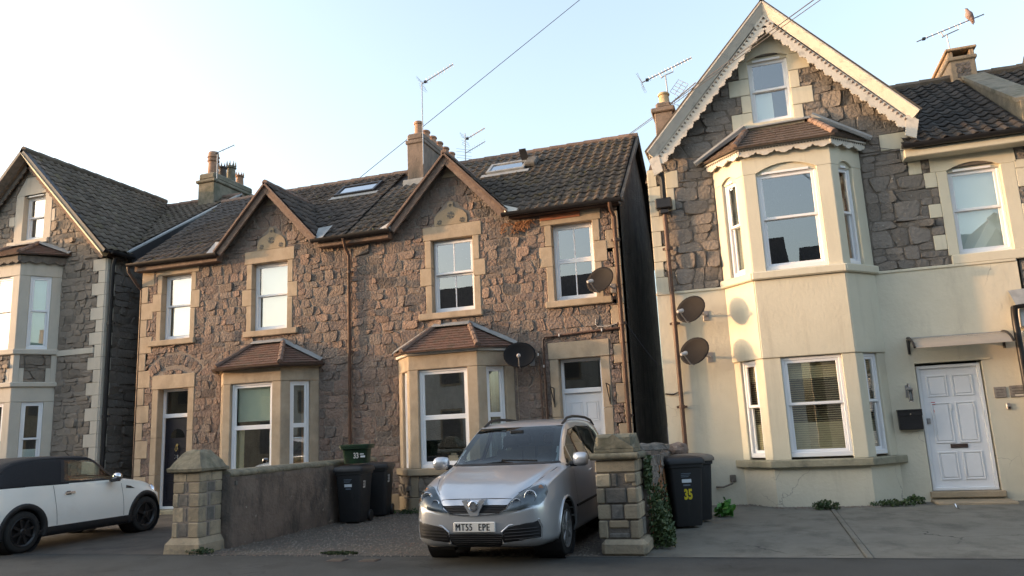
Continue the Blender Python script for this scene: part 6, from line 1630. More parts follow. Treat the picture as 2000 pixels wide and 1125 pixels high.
pm('seat_cloth', (.07, .072, .08), (.10, .10, .11), scale=20, rough=.95)
pm('tan_trim', (.30, .14, .06), (.36, .17, .08), scale=6, rough=.6)
def lampglass():
    m = bpy.data.materials.new('lamp_glass'); m.use_nodes = True; nt = m.node_tree; nt.nodes.clear(); L = nt.links.new
    out = _n(nt, 'ShaderNodeOutputMaterial'); tr = _n(nt, 'ShaderNodeBsdfTransparent'); gl = _n(nt, 'ShaderNodeBsdfGlossy'); gl.inputs['Roughness'].default_value = .03
    tr.inputs[0].default_value = (.85, .9, .92, 1); fr = _n(nt, 'ShaderNodeFresnel'); fr.inputs[0].default_value = 1.5
    mx = _n(nt, 'ShaderNodeMixShader'); L(fr.outputs[0], mx.inputs[0]); L(tr.outputs[0], mx.inputs[1]); L(gl.outputs[0], mx.inputs[2]); L(mx.outputs[0], out.inputs[0]); M['lamp_glass'] = m
lampglass()
def cr(p0, p1, p2, p3, t):
    return .5*((2*p1)+(-p0+p2)*t+(2*p0-5*p1+4*p2-p3)*t*t+(-p0+3*p1-3*p2+p3)*t*t*t)
def interp(xs, rows, x):
    n = len(xs)
    for i in range(n-1):
        if x <= xs[i+1] or i == n-2:
            h = xs[i+1]-xs[i]; t = max(0, min(1, (x-xs[i])/h)); out = []
            for k in range(len(rows[0])):
                p1, p2 = rows[i][k], rows[i+1][k]
                m1 = (p2-p1)/h if i == 0 else (p2-rows[i-1][k])/(xs[i+1]-xs[i-1])
                m2 = (p2-p1)/h if i == n-2 else (rows[i+2][k]-p1)/(xs[i+2]-xs[i])
                d = (p2-p1)/h
                if m1*d <= 0: m1 = 0
                if m2*d <= 0: m2 = 0
                m1 = max(-3*abs(d), min(3*abs(d), m1)); m2 = max(-3*abs(d), min(3*abs(d), m2))
                t2, t3 = t*t, t*t*t
                out.append((2*t3-3*t2+1)*p1+(t3-2*t2+t)*h*m1+(-2*t3+3*t2)*p2+(t3-t2)*h*m2)
            return out
def half_ring(P, sub=4):
    """smooth half section through control points (x, z) from the bottom centre to the top centre"""
    n = len(P); out = []
    E = [(-P[1][0], P[1][1])]+P+[(-P[-2][0], P[-2][1])]
    for i in range(n-1):
        for k in range(sub):
            t = k/sub
            out.append(tuple(cr(E[i][a], E[i+1][a], E[i+2][a], E[i+3][a], t) for a in (0, 1)))
    out.append(P[-1]); return out
class Body:
    """smooth closed car shell: stations along y, half sections mirrored in x"""
    def __init__(s, ys, rows, section, ns, sub=4):
        s.y0, s.y1 = ys[0], ys[-1]; vs = []; s.rings = []
        steps = [s.y0+(s.y1-s.y0)*(.5-.5*math.cos(PI*i/ns))*.55+(s.y1-s.y0)*(i/ns)*.45 for i in range(ns+1)]
        for y in steps:
            h = half_ring(section(interp(ys, rows, y)), sub)
            ring = [(x, y, z) for x, z in h]+[(-x, y, z) for x, z in h[-2:0:-1]]
            s.rings.append(ring); vs += ring
        k = len(s.rings[0]); n = len(s.rings)
        fs = [(i*k+j, i*k+(j+1) % k, (i+1)*k+(j+1) % k, (i+1)*k+j) for i in range(n-1) for j in range(k)]
        fs += [tuple(range(k))[::-1], tuple((n-1)*k+j for j in range(k))]
        s.v, s.f, s.k = vs, fs, k
        s.tree = BVHTree.FromPolygons([Vector(v) for v in vs], fs)
    def mesh(s): return MB().add(s.v, s.f)
    def hit(s, o, d):
        return s.tree.ray_cast(Vector(o), Vector(d))
    def at(s, o, d):
        """point on the shell, or the nearest point to the ray's middle where the ray misses"""
        h = s.hit(o, d)
        return h[0] if h[0] is not None else s.tree.find_nearest(Vector(o)+Vector(d)*3)[0]
def poly_rows(poly, rows):
    """structured rows across a polygon given as (a, b) points, monotone in b"""
    b0, b1 = min(p[1] for p in poly), max(p[1] for p in poly); out = []
    for i in range(rows+1):
        b = b0+(b1-b0)*(i/rows*.998+.001); xs = []
        for j in range(len(poly)):
            p, q = poly[j], poly[(j+1) % len(poly)]
            if (p[1]-b)*(q[1]-b) <= 0 and p[1] != q[1]: xs.append(p[0]+(q[0]-p[0])*(b-p[1])/(q[1]-p[1]))
        out.append((min(xs), max(xs), b))
    return out
def patch(body, poly, axis, off, rows=8, cols=10, thick=.0, sign=1):
    """panel that follows the shell: polygon seen along an axis ('front': (x, z) cast along +y; 'side': (y, z) cast along x from sign; 'top': (x, y) cast down)"""
    vs = []; N = []
    for a0, a1, b in poly_rows(poly, rows):
        for j in range(cols+1):
            a = a0+(a1-a0)*j/cols
            if axis == 'front': o, d = (a, -3, b), (0, 1, 0)
            elif axis == 'back': o, d = (a, 9, b), (0, -1, 0)
            elif axis == 'side': o, d = (sign*3, a, b), (-sign, 0, 0)
            else: o, d = (a, b, 4), (0, 0, -1)
            loc, nor, idx, dist = body.hit(o, d)
            if loc is None:
                loc = Vector(vs[-1])-N[-1]*off if vs else Vector(o); nor = N[-1] if N else -Vector(d)
            if nor.dot(Vector(d)) > 0: nor = -nor
            vs.append(loc+nor*off); N.append(nor)
    c = cols+1; fs = [(i*c+j, i*c+j+1, (i+1)*c+j+1, (i+1)*c+j) for i in range(rows) for j in range(cols)]
    mb = MB().add(vs, fs)
    if thick:
        b = len(vs); inn = [v-n*thick for v, n in zip(vs, N)]
        edge = [j for j in range(c)]+[i*c+cols for i in range(1, rows+1)]+[rows*c+j for j in range(cols-1, -1, -1)]+[i*c for i in range(rows-1, 0, -1)]
        e = len(edge)
        mb.add([vs[i] for i in edge]+[inn[i] for i in edge], [(i, (i+1) % e, (i+1) % e+e, i+e) for i in range(e)])
    return mb
def inside(poly, a, b):
    r = False
    for i in range(len(poly)):
        (x0, y0), (x1, y1) = poly[i], poly[i-1]
        if (y0 > b) != (y1 > b) and a < (x1-x0)*(b-y0)/(y1-y0)+x0: r = not r
    return r
def shrink(poly, k):
    ca, cb = sum(p[0] for p in poly)/len(poly), sum(p[1] for p in poly)/len(poly)
    return [(ca+(a-ca)*k, cb+(b-cb)*k) for a, b in poly]
def open_windows(o, wins):
    """take the shell away behind the panes: wins = (axis, sign, outline, y range)"""
    bm = bmesh.new(); bm.from_mesh(o.data); kill = []
    W = [(ax, s, shrink(pl, .95), yr) for ax, s, pl, yr in wins]
    for f in bm.faces:
        c = f.calc_center_median()
        for ax, s, pl, yr in W:
            if not yr[0] < c.y < yr[1]: continue
            if ax == 'side':
                if c.x*s > .3 and inside(pl, c.y, c.z): kill.append(f); break
            elif c.z > 1.0 and inside(pl, c.x, c.z): kill.append(f); break
    bmesh.ops.delete(bm, geom=kill, context='FACES'); bm.to_mesh(o.data); bm.free()
def frit(body, poly, axis, off, root, mat='black_trim', sign=1, rows=12, cols=14, wr=.07, wc=.06):
    """dark border band round a pane"""
    mb = patch(body, poly, axis, off, rows, cols, sign=sign)
    c = cols+1; V = [Vector(v) for v in mb.v]; cen = sum(V, Vector())/len(V)
    edge = [j for j in range(c)]+[i*c+cols for i in range(1, rows+1)]+[rows*c+j for j in range(cols-1, -1, -1)]+[i*c for i in range(rows-1, 0, -1)]
    pl = shrink(poly, .86); inn = []
    mb2 = patch(body, pl, axis, off, rows, cols, sign=sign); e = len(edge)
    out = MB().add([V[i] for i in edge]+[mb2.v[i] for i in edge], [(i, (i+1) % e, (i+1) % e+e, i+e) for i in range(e)])
    return out.build('pane_border', mat, root, smooth='all', world=False)
def wheel(root, x, y, z, r, w, side, rim, spokes, turn=0.0, style='alloy'):
    """tyre, rim and spokes standing at (x, y, z); side is the outward direction in x"""
    ax = (Vector((0, 1, 0)), Vector((0, 0, 1)), Vector((side, 0, 0)))
    R = Matrix.Rotation(turn, 3, 'Z'); ax = tuple(R @ a for a in ax)
    c = Vector((x, y, z))
    ty = MB().lathe([(r*.66, -w), (r*.88, -w), (r*.94, -w*.97), (r*.98, -w*.87), (r, -w*.68), (r, -w*.32), (r*.98, -w*.13), (r*.94, -.006), (r*.90, .004), (r*.72, .004), (r*.66, -.012)], c, 32, ax, cap=False).build('wheel', 'tyre', root, smooth=True, world=False)
    MB().lathe([(r*.66, -w*.9), (r*.66, -.002), (r*.70, .004), (r*.68, .008), (r*.60, -.01), (r*.58, -.05), (.0, -.055)], c, 28, ax, cap=False).build('rim', rim, ty, smooth=True, world=False)
    mb = MB()
    for k in range(spokes):
        a = 2*PI*k/spokes+.3; u = ax[0]*math.cos(a)+ax[1]*math.sin(a); v = -ax[0]*math.sin(a)+ax[1]*math.cos(a)
        p0, p1 = c+u*r*.08, c+u*r*.62; h = ax[2]
        q = [p0-v*.028-h*.02, p0+v*.028-h*.02, p1+v*.018-h*.015, p1-v*.018-h*.015, p0-v*.024-h*.0, p0+v*.024-h*.0, p1+v*.013+h*.0, p1-v*.013+h*.0]
        mb.add(q, [(3, 2, 1, 0), (4, 5, 6, 7), (0, 1, 5, 4), (1, 2, 6, 5), (2, 3, 7, 6), (3, 0, 4, 7)])
    mb.lathe([(r*.17, -.03), (r*.17, .0), (r*.12, .008), (.0, .008)], c, 14, ax, cap=False).build('spokes', rim, ty, world=False)
    return ty
def cut_arches(o, arches):
    """open the wheel arches in the shell"""
    bm = bmesh.new()
    for (y, z, r, x0, x1) in arches:
        ret = bmesh.ops.create_cone(bm, cap_ends=True, segments=28, radius1=r, radius2=r, depth=abs(x1-x0))
        bmesh.ops.transform(bm, matrix=Matrix.Translation(((x0+x1)/2, y, z)) @ Matrix.Rotation(PI/2, 4, 'Y'), verts=ret['verts'])
    me = bpy.data.meshes.new('cutter'); bm.to_mesh(me); bm.free()
    c = bpy.data.objects.new('cutter', me); COL.objects.link(c)
    par, o.parent = o.parent, None
    md = o.modifiers.new('b', 'BOOLEAN'); md.operation = 'DIFFERENCE'; md.object = c; md.solver = 'EXACT'
    dg = bpy.context.evaluated_depsgraph_get(); new = bpy.data.meshes.new_from_object(o.evaluated_get(dg))
    o.modifiers.clear(); o.data = new; o.parent = par
    bpy.data.objects.remove(c)
    new.polygons.foreach_set('use_smooth', [True]*len(new.polygons)); new.set_sharp_from_angle(angle=math.radians(38))
def seat(root, x, y, mat='seat_cloth', h=.62, z=.52):
    mb = MB().box((x-.23, y-.2, z-.1), (x+.23, y+.28, z+.05), .05)
    mb.add([(x-.22, y+.22, z), (x+.22, y+.22, z), (x+.20, y+.42, z+h), (x-.20, y+.42, z+h), (x-.22, y+.36, z), (x+.22, y+.36, z), (x+.19, y+.52, z+h), (x-.19, y+.52, z+h)], [(0, 1, 2, 3), (7, 6, 5, 4), (0, 4, 5, 1), (1, 5, 6, 2), (2, 6, 7, 3), (3, 7, 4, 0)])
    mb.box((x-.12, y+.44, z+h+.03), (x+.12, y+.53, z+h+.2), .035); mb.build('seat', mat, root, world=False)

def mpv():
    S = .945
    car = thing('parked_car', 'silver people carrier with plate MT55 EPE parked nose out on the gravel drive', 'car', (-3.04, -6.17, .005))
    car.scale = (.915, S, S)
    #      y     zb   w    z1   z2   wsh  zsh  wr   zr   zt
    D = [(.00, .40, .34, .44, .52, .32, .575, .22, .60, .605),
         (.02, .33, .54, .40, .55, .50, .62, .34, .655, .662),
         (.06, .26, .68, .35, .58, .62, .675, .42, .71, .722),
         (.13, .22, .765, .33, .61, .705, .735, .49, .775, .79),
         (.24, .20, .825, .32, .62, .765, .79, .55, .835, .852),
         (.42, .19, .865, .32, .64, .805, .855, .60, .905, .922),
         (.70, .18, .89, .32, .66, .83, .925, .65, .985, 1.0),
         (1.05, .18, .897, .32, .67, .845, .985, .69, 1.055, 1.075),
         (1.18, .18, .898, .32, .67, .85, 1.0, .705, 1.10, 1.125),
         (1.55, .18, .898, .32, .67, .855, 1.015, .67, 1.335, 1.37),
         (1.92, .18, .898, .32, .67, .855, 1.03, .632, 1.52, 1.56),
         (2.25, .18, .898, .32, .67, .855, 1.04, .61, 1.585, 1.625),
         (2.9, .18, .898, .32, .67, .855, 1.05, .60, 1.60, 1.645),
         (3.6, .18, .895, .32, .67, .85, 1.06, .595, 1.575, 1.62),
         (4.05, .20, .87, .33, .67, .83, 1.06, .58, 1.51, 1.56),
         (4.28, .24, .85, .35, .67, .80, 1.05, .55, 1.36, 1.40),
         (4.40, .30, .80, .38, .67, .74, 1.0, .5, 1.10, 1.13),
         (4.46, .40, .66, .45, .64, .6, .84, .4, .88, .90)]
    def sec(r):
        zb, w, z1, z2, wsh, zsh, wr, zr, zt = r
        return [(0, zb), (w*.72, zb), (w*.95, zb+.06), (w*.99, z1+.05), (w, (z1+z2)/2+.05), (w*.985, z2+.04), (wsh+.004, zsh-.02), (wsh-.02, zsh+.015), ((wsh+wr)/2-.01, (zsh+zr)/2+.01), (wr+.02, zr-.012), (wr-.06, zr+.012), (wr*.5, zt-.006), (0, zt)]
    B = Body([d[0] for d in D], [d[1:] for d in D], sec, 100, 6)
    body = B.mesh().build('body', 'silver_paint', car, smooth='all', world=False)
    ay0, ay1, rr = .90, 3.60, .345
    cut_arches(body, [(ay0, .315, .365, .50, 1.2), (ay0, .315, .365, -1.2, -.50), (ay1, .315, .36, .5, 1.2), (ay1, .315, .36, -1.2, -.5)])
    for s in (-1, 1):
        for y in (ay0, ay1):
            MB().lathe([(.36, .0), (.365, .36)], (s*.52, y, .315), 20, (Vector((0, 1, 0)), Vector((0, 0, 1)), Vector((s, 0, 0))), cap=False).build('wheel_well', 'black_trim', car, world=False)
            mb = MB(); pts = []
            for j in range(17):
                a = PI*(-.06+1.12*j/16); yy, zz = y+.372*math.cos(a), .315+.372*math.sin(a)
                loc = B.at((s*3, yy, zz), (-s, 0, 0))
                if loc: pts.append(loc+Vector((s*.004, 0, 0)))
            mb.tube(pts, .016, 6).build('arch_lip', 'silver_paint', car, smooth='all', world=False)
            wheel(car, s*(.865), y, .315, .315, .20, s, 'silver_rim', 7, turn=0)
    # glass
    P = lambda *a, **k: patch(B, *a, **k)
    WS = [(-.73, 1.085), (.73, 1.085), (.615, 1.535), (-.615, 1.535)]; cut = [('front', 1, WS, (1.0, 2.2))]
    frit(B, WS, 'front', .002, car)
    P(WS, 'front', .006, 14, 16).build('windscreen', 'car_glass', car, smooth='all', world=False)
    P([(-.76, 1.068), (.76, 1.068), (.735, 1.092), (-.735, 1.092)], 'front', .006, 2, 16, thick=.01).build('scuttle', 'black_trim', car, smooth='all', world=False)
    for s in (-1, 1):
        for nm, pl in (('quarter_pane', [(1.30, 1.045), (1.55, 1.05), (1.55, 1.27), (1.50, 1.25)]), ('side_window', [(1.60, 1.055), (2.46, 1.075), (2.46, 1.52), (2.0, 1.50), (1.72, 1.36), (1.60, 1.29)]), ('side_window', [(2.52, 1.078), (3.30, 1.09), (3.30, 1.51), (2.52, 1.525)]), ('quarter_pane', [(3.36, 1.092), (4.0, 1.13), (3.9, 1.44), (3.36, 1.505)])):
            cut.append(('side', s, pl, (1.2, 4.2))); frit(B, pl, 'side', .002, car, sign=s)
            P(pl, 'side', .006, 8, 8, sign=s).build(nm, 'car_glass', car, smooth='all', world=False)
        for pl in ([(1.22, 1.02), (4.05, 1.09), (4.05, 1.115), (1.22, 1.045)], [(2.462, 1.07), (2.518, 1.07), (2.518, 1.53), (2.462, 1.53)], [(3.302, 1.08), (3.358, 1.08), (3.358, 1.52), (3.302, 1.52)]):
            P(pl, 'side', .006, 4, 8, sign=s).build('window_trim', 'black_trim', car, smooth='all', world=False)
        # roof rail
        pts = [B.at((s*.59, y, 4), (0, 0, -1)) for y in (2.0, 2.25, 2.6, 3.0, 3.4, 3.8, 3.98)]
        pts = [p+Vector((0, 0, h)) for p, h in zip(pts, (.0, .04, .05, .05, .05, .04, .0))]
        MB().tube(pts, .02, 7).build('roof_rail', 'black_trim', car, smooth=True, world=False)
        # door gaps and handles
        for yy in (1.42, 2.49, 3.33):
            P([(yy, .32), (yy+.008, .32), (yy+.008, 1.04), (yy, 1.04)], 'side', .002, 10, 1, sign=s).build('door_gap', 'black_trim', car, world=False)
        for yy in (2.28, 3.1): P([(yy, .90), (yy+.17, .905), (yy+.17, .935), (yy, .93)], 'side', .02, 2, 4, thick=.02, sign=s).build('door_handle', 'silver_paint', car, world=False)
        P([(1.35, .52), (3.2, .54), (3.2, .58), (1.35, .56)], 'side', .012, 2, 12, thick=.012, sign=s).build('rub_strip', 'black_trim', car, smooth=True, world=False)
        P([(.43, .652), (.60, .640), (.60, .648), (.43, .660)], 'side', .002, 1, 8, sign=s).build('bumper_gap', 'black_trim', car, world=False)
        # mirror
        mb = MB(); c = Vector((s*.985, 1.34, 1.105)); vs = []
        for i, (d, ry, rz) in enumerate(((-.10, .02, .05), (-.085, .05, .075), (-.02, .07, .088), (.06, .065, .085), (.10, .045, .065), (.112, .01, .02))):
            for j in range(12):
                a = 2*PI*j/12; vs.append(c+Vector((s*d, ry*math.cos(a)-.01*i, rz*math.sin(a))))
        mb.add(vs, [(i*12+j, i*12+(j+1) % 12, (i+1)*12+(j+1) % 12, (i+1)*12+j) for i in range(5) for j in range(12)]+[tuple(range(12)), tuple(60+j for j in range(12))])
        mir = mb.build('mirror', 'silver_paint', car, smooth='all', world=False)
        MB().tube([(s*.84, 1.36, 1.045), (s*.93, 1.345, 1.05)], .035, 8).build('mirror_arm', 'black_trim', mir, world=False)
        MB().box((c.x-.075, 1.385, 1.05), (c.x+.08, 1.395, 1.16), .01).build('mirror_glass', 'chrome', mir, world=False)
        # headlamp: dark bowl with two reflectors below a clear cover
        hl = [(s*x, z) for x, z in ((.345, .598), (.43, .70), (.53, .79), (.64, .852), (.72, .868), (.775, .855), (.80, .79), (.785, .70), (.755, .665), (.56, .62))]
        lamp = P(hl, 'front', .003, 12, 12).build('headlight', 'lamp_inner', car, smooth='all', world=False)
        P(hl, 'front', .022, 12, 12, thick=.016).build('cover', 'lamp_glass', lamp, smooth='all', world=False)
        for x, z, r in ((.51, .692, .052), (.655, .755, .072)):
            loc, nor, *_ = B.hit((s*x, -3, z), (0, 1, 0)); f = Vector((s*.12, -1, .15)).normalized(); a1 = f.orthogonal().normalized()
            MB().lathe([(r, -.03), (r, .005), (r*.93, .010), (r*.8, -.012), (r*.4, -.03), (0, -.03)], loc+f*.006, 18, (a1, f.cross(a1), f), cap=False).build('reflector', 'reflector', lamp, smooth=True, world=False)
        loc, nor, *_ = B.hit((s*.735, -3, .835), (0, 1, 0)); f = Vector((s*.4, -.8, .3)).normalized(); a1 = f.orthogonal().normalized()
        MB().lathe([(.03, -.02), (.03, .0), (.0, .008)], loc+f*.008, 12, (a1, f.cross(a1), f), cap=False).build('indicator', 'amber', lamp, world=False)
        # bumper side intakes with slats
        ik = [(s*x, z) for x, z in ((.335, .27), (.34, .385), (.42, .445), (.74, .50), (.765, .42), (.755, .315))]
        it = P(ik, 'front', .004, 10, 10).build('bumper_intake', 'plate_black', car, smooth='all', world=False)
        mb = MB()
        for i in range(4):
            z = .305+i*.034; a, b = .36, .745
            pts = [B.at((s*(a+(b-a)*q/6), -3, z+.018*q/6), (0, 1, 0))+Vector((0, -.008, 0)) for q in range(7)]
            mb.tube(pts, .007, 5)
        mb.build('slat', 'black_trim', it, smooth=True, world=False)
        rim = [(s*x, z) for x, z in ((.325, .262), (.33, .392), (.415, .455), (.755, .512), (.78, .42), (.765, .305))]
        pts = [B.at((x, -3, z), (0, 1, 0))+Vector((0, -.004, 0)) for x, z in rim+rim[:1]]
        MB().tube(pts, .010, 6).build('intake_rim', 'silver_paint', it, smooth=True, world=False)
    # grille: dark opening, bright upper bar, V and badge
    gr = P([(-.30, .592), (-.40, .655), (-.435, .712), (.435, .712), (.40, .655), (.30, .592)], 'front', .004, 6, 20).build('grille', 'plate_black', car, smooth='all', world=False)
    mb = MB()
    for z in (.605, .622, .639, .656):
        a = .30+(z-.592)*1.2
        mb.tube([B.at((a*(q/8-1), -3, z), (0, 1, 0))+Vector((0, -.008, 0)) for q in range(17)], .0055, 5)
    mb.build('slat', 'black_trim', gr, smooth=True, world=False)
    P([(-.41, .672), (-.435, .716), (.435, .716), (.41, .672)], 'front', .016, 3, 20, thick=.016).build('upper_bar', 'silver_paint', gr, smooth='all', world=False)
    mb = MB()
    pts = [(-.43, .70), (-.39, .64), (-.31, .585), (-.15, .57), (.15, .57), (.31, .585), (.39, .64), (.43, .70)]
    mb.tube([B.at((x, -3, z), (0, 1, 0))+Vector((0, -.004, 0)) for x, z in pts], .009, 6).build('grille_surround', 'chrome', gr, smooth=True, world=False)
    y0 = B.at((0, -3, .62), (0, 1, 0)).y
    F = Frame((0, y0-.012, 0), (1, 0, 0))
    MB(F).prism([(-.145, .737), (-.075, .738), (0, .60), (.075, .738), (.145, .737), (.045, .566), (-.045, .566)], -.10, .02).build('badge_v', 'silver_paint', gr, world=False)
    A = (Vector((1, 0, 0)), Vector((0, 0, 1)), Vector((0, -1, 0)))
    bd = MB().lathe([(.062, -.02), (.062, .004), (.052, .010), (.047, .004), (.0, .004)], (0, y0-.034, .672), 24, A, cap=False).build('badge', 'chrome', gr, smooth=True, world=False)
    gf = [(-.030, -.022), (-.008, -.03), (.018, -.032), (.034, -.018), (.03, .008), (.04, .02), (.022, .032), (.0, .028), (-.012, .036), (-.026, .026), (-.014, .016), (-.03, .004)]
    MB(Frame((0, y0-.038, .672), (1, 0, 0))).prism(gf, .0, .006).build('badge_emblem', 'lamp_inner', bd, world=False)
    # lower intake, splitter, plate
    li = P([(-.27, .225), (-.35, .275), (-.40, .372), (.40, .372), (.35, .275), (.27, .225)], 'front', .004, 8, 20).build('lower_intake', 'plate_black', car, smooth='all', world=False)
    mb = MB()
    for z in (.245, .268, .291, .314, .337, .358):
        a = .25+(z-.225)*.8
        mb.tube([B.at((a*(q/8-1), -3, z), (0, 1, 0))+Vector((0, -.008, 0)) for q in range(17)], .006, 5)
    mb.build('slat', 'black_trim', li, smooth=True, world=False)
    P([(-.70, .192), (-.72, .215), (.72, .215), (.70, .192)], 'front', .006, 2, 24, thick=.02).build('splitter', 'black_trim', car, smooth='all', world=False)
    Fp = Frame((0, -.026, 0), (1, 0, 0))
    pl = MB(Fp).box((-.26, .388, -.02), (.26, .500, .0), .008).build('number_plate', 'plate_white', car, world=False)
    for dx, dn in ((0, .0008), (.005, .0013)):
        text('MT55', .108, Fp, -.236+dx, .409, dn, 'plate_black', pl, 'plate_letters', sx=.78, space=1.12, bold=0, world=False)
        text('EPE', .108, Fp, .050+dx, .409, dn, 'plate_black', pl, 'plate_letters', sx=.80, space=1.14, bold=0, world=False)
    mb = MB()
    for s in (-1, 1): mb.tube([B.at((s*x, -3, z), (0, 1, 0))+Vector((0, -.001, .001)) for x, z in ((.0, .742), (.2, .744), (.36, .742), (.44, .735))], .004, 5)
    for s in (-1, 1): mb.tube([B.at((s*x, y, 4), (0, 0, -1)) for x, y in ((.50, .16), (.60, .30), (.68, .55), (.735, .85), (.75, 1.02))], .0045, 5)
    mb.build('bonnet_gap', 'black_trim', car, smooth=True, world=False)
    for s in (-1, 1):


        MB().tube([B.at((s*.5-.05+q*.5*(-1), -3, 1.105+.018*q), (0, 1, 0))+Vector((0, -.014, .006)) for q in (0, .5, 1)], .008, 5).build('wiper', 'black_trim', car, world=False)
    open_windows(body, cut)
    # cabin
    MB().box((-.68, 1.25, .85), (.68, 1.75, .99), .05).build('dashboard', 'seat_cloth', car, world=False)
    for x in (-.38, .38): seat(car, x, 2.05, z=.60)
    for x in (-.45, 0, .45): seat(car, x, 2.95, z=.62)
    MB().lathe([(.0, -.01), (.19, -.01), (.19, .01), (.16, .01), (.16, -.01)], (.38, 1.78, 1.0), 20, (Vector((1, 0, 0)), Vector((0, .35, .93)), Vector((0, .93, -.35))), cap=False).build('steering_wheel', 'black_trim', car, world=False)
    MB().box((-.10, 1.70, 1.44), (.10, 1.73, 1.50), .012).build('interior_mirror', 'black_trim', car, world=False)
    # floor pan blocks light through the shell
    return car
def cabin_open(o, B_polys):
    pass
mpv()

def hatch():
    S = .965
    # nose points at the houses: local y runs from the tail (0) to the nose (3.70)
    car = thing('parked_car', 'small ivory car with black soft top and black wheel arches, at the left', 'car', (-11.22, -6.36, .0))
    car.scale = (S, .945, S); car.location.y = -6.0
    D = [(.00, .42, .46, .46, .60, .40, .74, .30, .78, .79),
         (.03, .33, .62, .42, .62, .55, .84, .42, .90, .91),
         (.10, .25, .74, .36, .63, .66, .92, .50, .98, 1.0),
         (.25, .20, .81, .33, .64, .74, .955, .54, 1.06, 1.09),
         (.50, .18, .838, .32, .64, .77, .965, .57, 1.26, 1.29),
         (.80, .17, .842, .32, .64, .785, .965, .565, 1.345, 1.375),
         (1.2, .17, .842, .32, .64, .79, .96, .565, 1.38, 1.405),
         (1.8, .17, .842, .32, .64, .79, .955, .56, 1.37, 1.40),
         (2.15, .17, .842, .32, .64, .79, .95, .545, 1.335, 1.365),
         (2.36, .17, .842, .32, .64, .79, .945, .56, 1.20, 1.235),
         (2.62, .17, .842, .32, .64, .785, .935, .60, 1.00, 1.03),
         (2.72, .17, .842, .32, .64, .78, .93, .60, .965, .985),
         (3.0, .17, .84, .32, .64, .76, .895, .58, .93, .945),
         (3.3, .18, .82, .33, .62, .72, .83, .53, .875, .895),
         (3.52, .21, .76, .35, .60, .64, .74, .45, .79, .81),
         (3.64, .26, .66, .38, .58, .55, .65, .38, .69, .70),
         (3.70, .34, .48, .42, .53, .40, .57, .28, .59, .595)]
    def sec(r):
        zb, w, z1, z2, wsh, zsh, wr, zr, zt = r
        return [(0, zb), (w*.75, zb), (w*.96, zb+.05), (w*.99, z1+.04), (w, (z1+z2)/2+.06), (w*.985, z2+.06), (wsh+.008, zsh-.03), (wsh-.012, zsh+.012), ((wsh+wr)/2+.012, (zsh+zr)/2+.01), (wr+.028, zr-.02), (wr-.05, zr+.012), (wr*.5, zt-.006), (0, zt)]
    B = Body([d[0] for d in D], [d[1:] for d in D], sec, 90, 6)
    mb = B.mesh()
    for i, f in enumerate(mb.f):
        c = sum((Vector(mb.v[q]) for q in f), Vector())/len(f)
        if c.z > .962 and .08 < c.y < 2.66: mb.m[i] = 1
    body = mb.build('body', ['ivory_paint', 'soft_top'], car, smooth='all', world=False)
    cut = []; a0, a1, zc, rr = .72, 3.19, .305, .31
    cut_arches(body, [(a, zc, .345, s*.5, s*1.2) for a in (a0, a1) for s in (-1, 1)])
    for s in (-1, 1):
        for y in (a0, a1):
            MB().lathe([(.34, .0), (.345, .33)], (s*.5, y, zc), 20, (Vector((0, 1, 0)), Vector((0, 0, 1)), Vector((s, 0, 0))), cap=False).build('wheel_well', 'black_trim', car, world=False)
            vs = []; n = 22
            for r, off in ((.335, -.06), (.34, .012), (.39, .016), (.415, .010), (.418, -.004)):
                for j in range(n+1):
                    a = PI*(-.085+1.17*j/n); yy, zz = y+r*math.cos(a), zc+r*math.sin(a)
                    yq = max(.05, min(3.66, yy)); loc = B.at((s*3, yq, max(zz, .24)), (-s, 0, 0))
                    x = loc.x if loc else s*.8
                    vs.append((x+s*off, yy, zz))
            MB().add(vs, [(i*(n+1)+j, i*(n+1)+j+1, (i+1)*(n+1)+j+1, (i+1)*(n+1)+j) for i in range(4) for j in range(n)]).build('wheel_arch', 'black_trim', car, smooth='all', world=False)
            wheel(car, s*.822, y, zc, rr, .19, s, 'black_rim', 8 if y < 1 else 5)
        P = lambda *a, **k: patch(B, *a, **k)
        P([(.95, .20), (2.95, .20), (2.93, .315), (2.8, .33), (1.15, .33), (1.0, .315)], 'side', .012, 4, 14, thick=.012, sign=s).build('sill_trim', 'black_trim', car, smooth='all', world=False)
        # soft top side with the door glass in front of it
        P([(.12, .985), (1.30, .985), (1.36, 1.10), (1.42, 1.40), (1.0, 1.40), (.5, 1.30), (.28, 1.12)], 'side', .006, 10, 14, sign=s).build('soft_top_side', 'soft_top', car, smooth='all', world=False)
        SW = [(1.44, .985), (2.52, .972), (2.50, 1.0), (2.17, 1.295), (2.02, 1.325), (1.56, 1.33)]; cut.append(('side', s, SW, (1.3, 2.7)))
        frit(B, SW, 'side', .003, car, sign=s)
        P(SW, 'side', .007, 10, 12, sign=s).build('side_window', 'car_glass_clear', car, smooth='all', world=False)
        P([(1.37, .985), (1.44, .985), (1.56, 1.335), (1.49, 1.335)], 'side', .008, 6, 3, sign=s).build('window_pillar', 'black_trim', car, smooth='all', world=False)
        P([(.10, .962), (2.66, .948), (2.66, .972), (.10, .986)], 'side', .010, 2, 20, thick=.01, sign=s).build('belt_trim', 'black_trim', car, smooth='all', world=False)
        P([(2.46, .985), (2.60, .985), (2.15, 1.35), (2.08, 1.335)], 'side', .008, 8, 3, sign=s).build('screen_pillar', 'black_trim', car, smooth='all', world=False)
        for y0, y1 in ((1.30, 1.22), (2.66, 2.60)): P([(y0, .34), (y0+.008, .34), (y1+.008, .95), (y1, .95)], 'side', .002, 8, 1, sign=s).build('door_gap', 'black_trim', car, world=False)
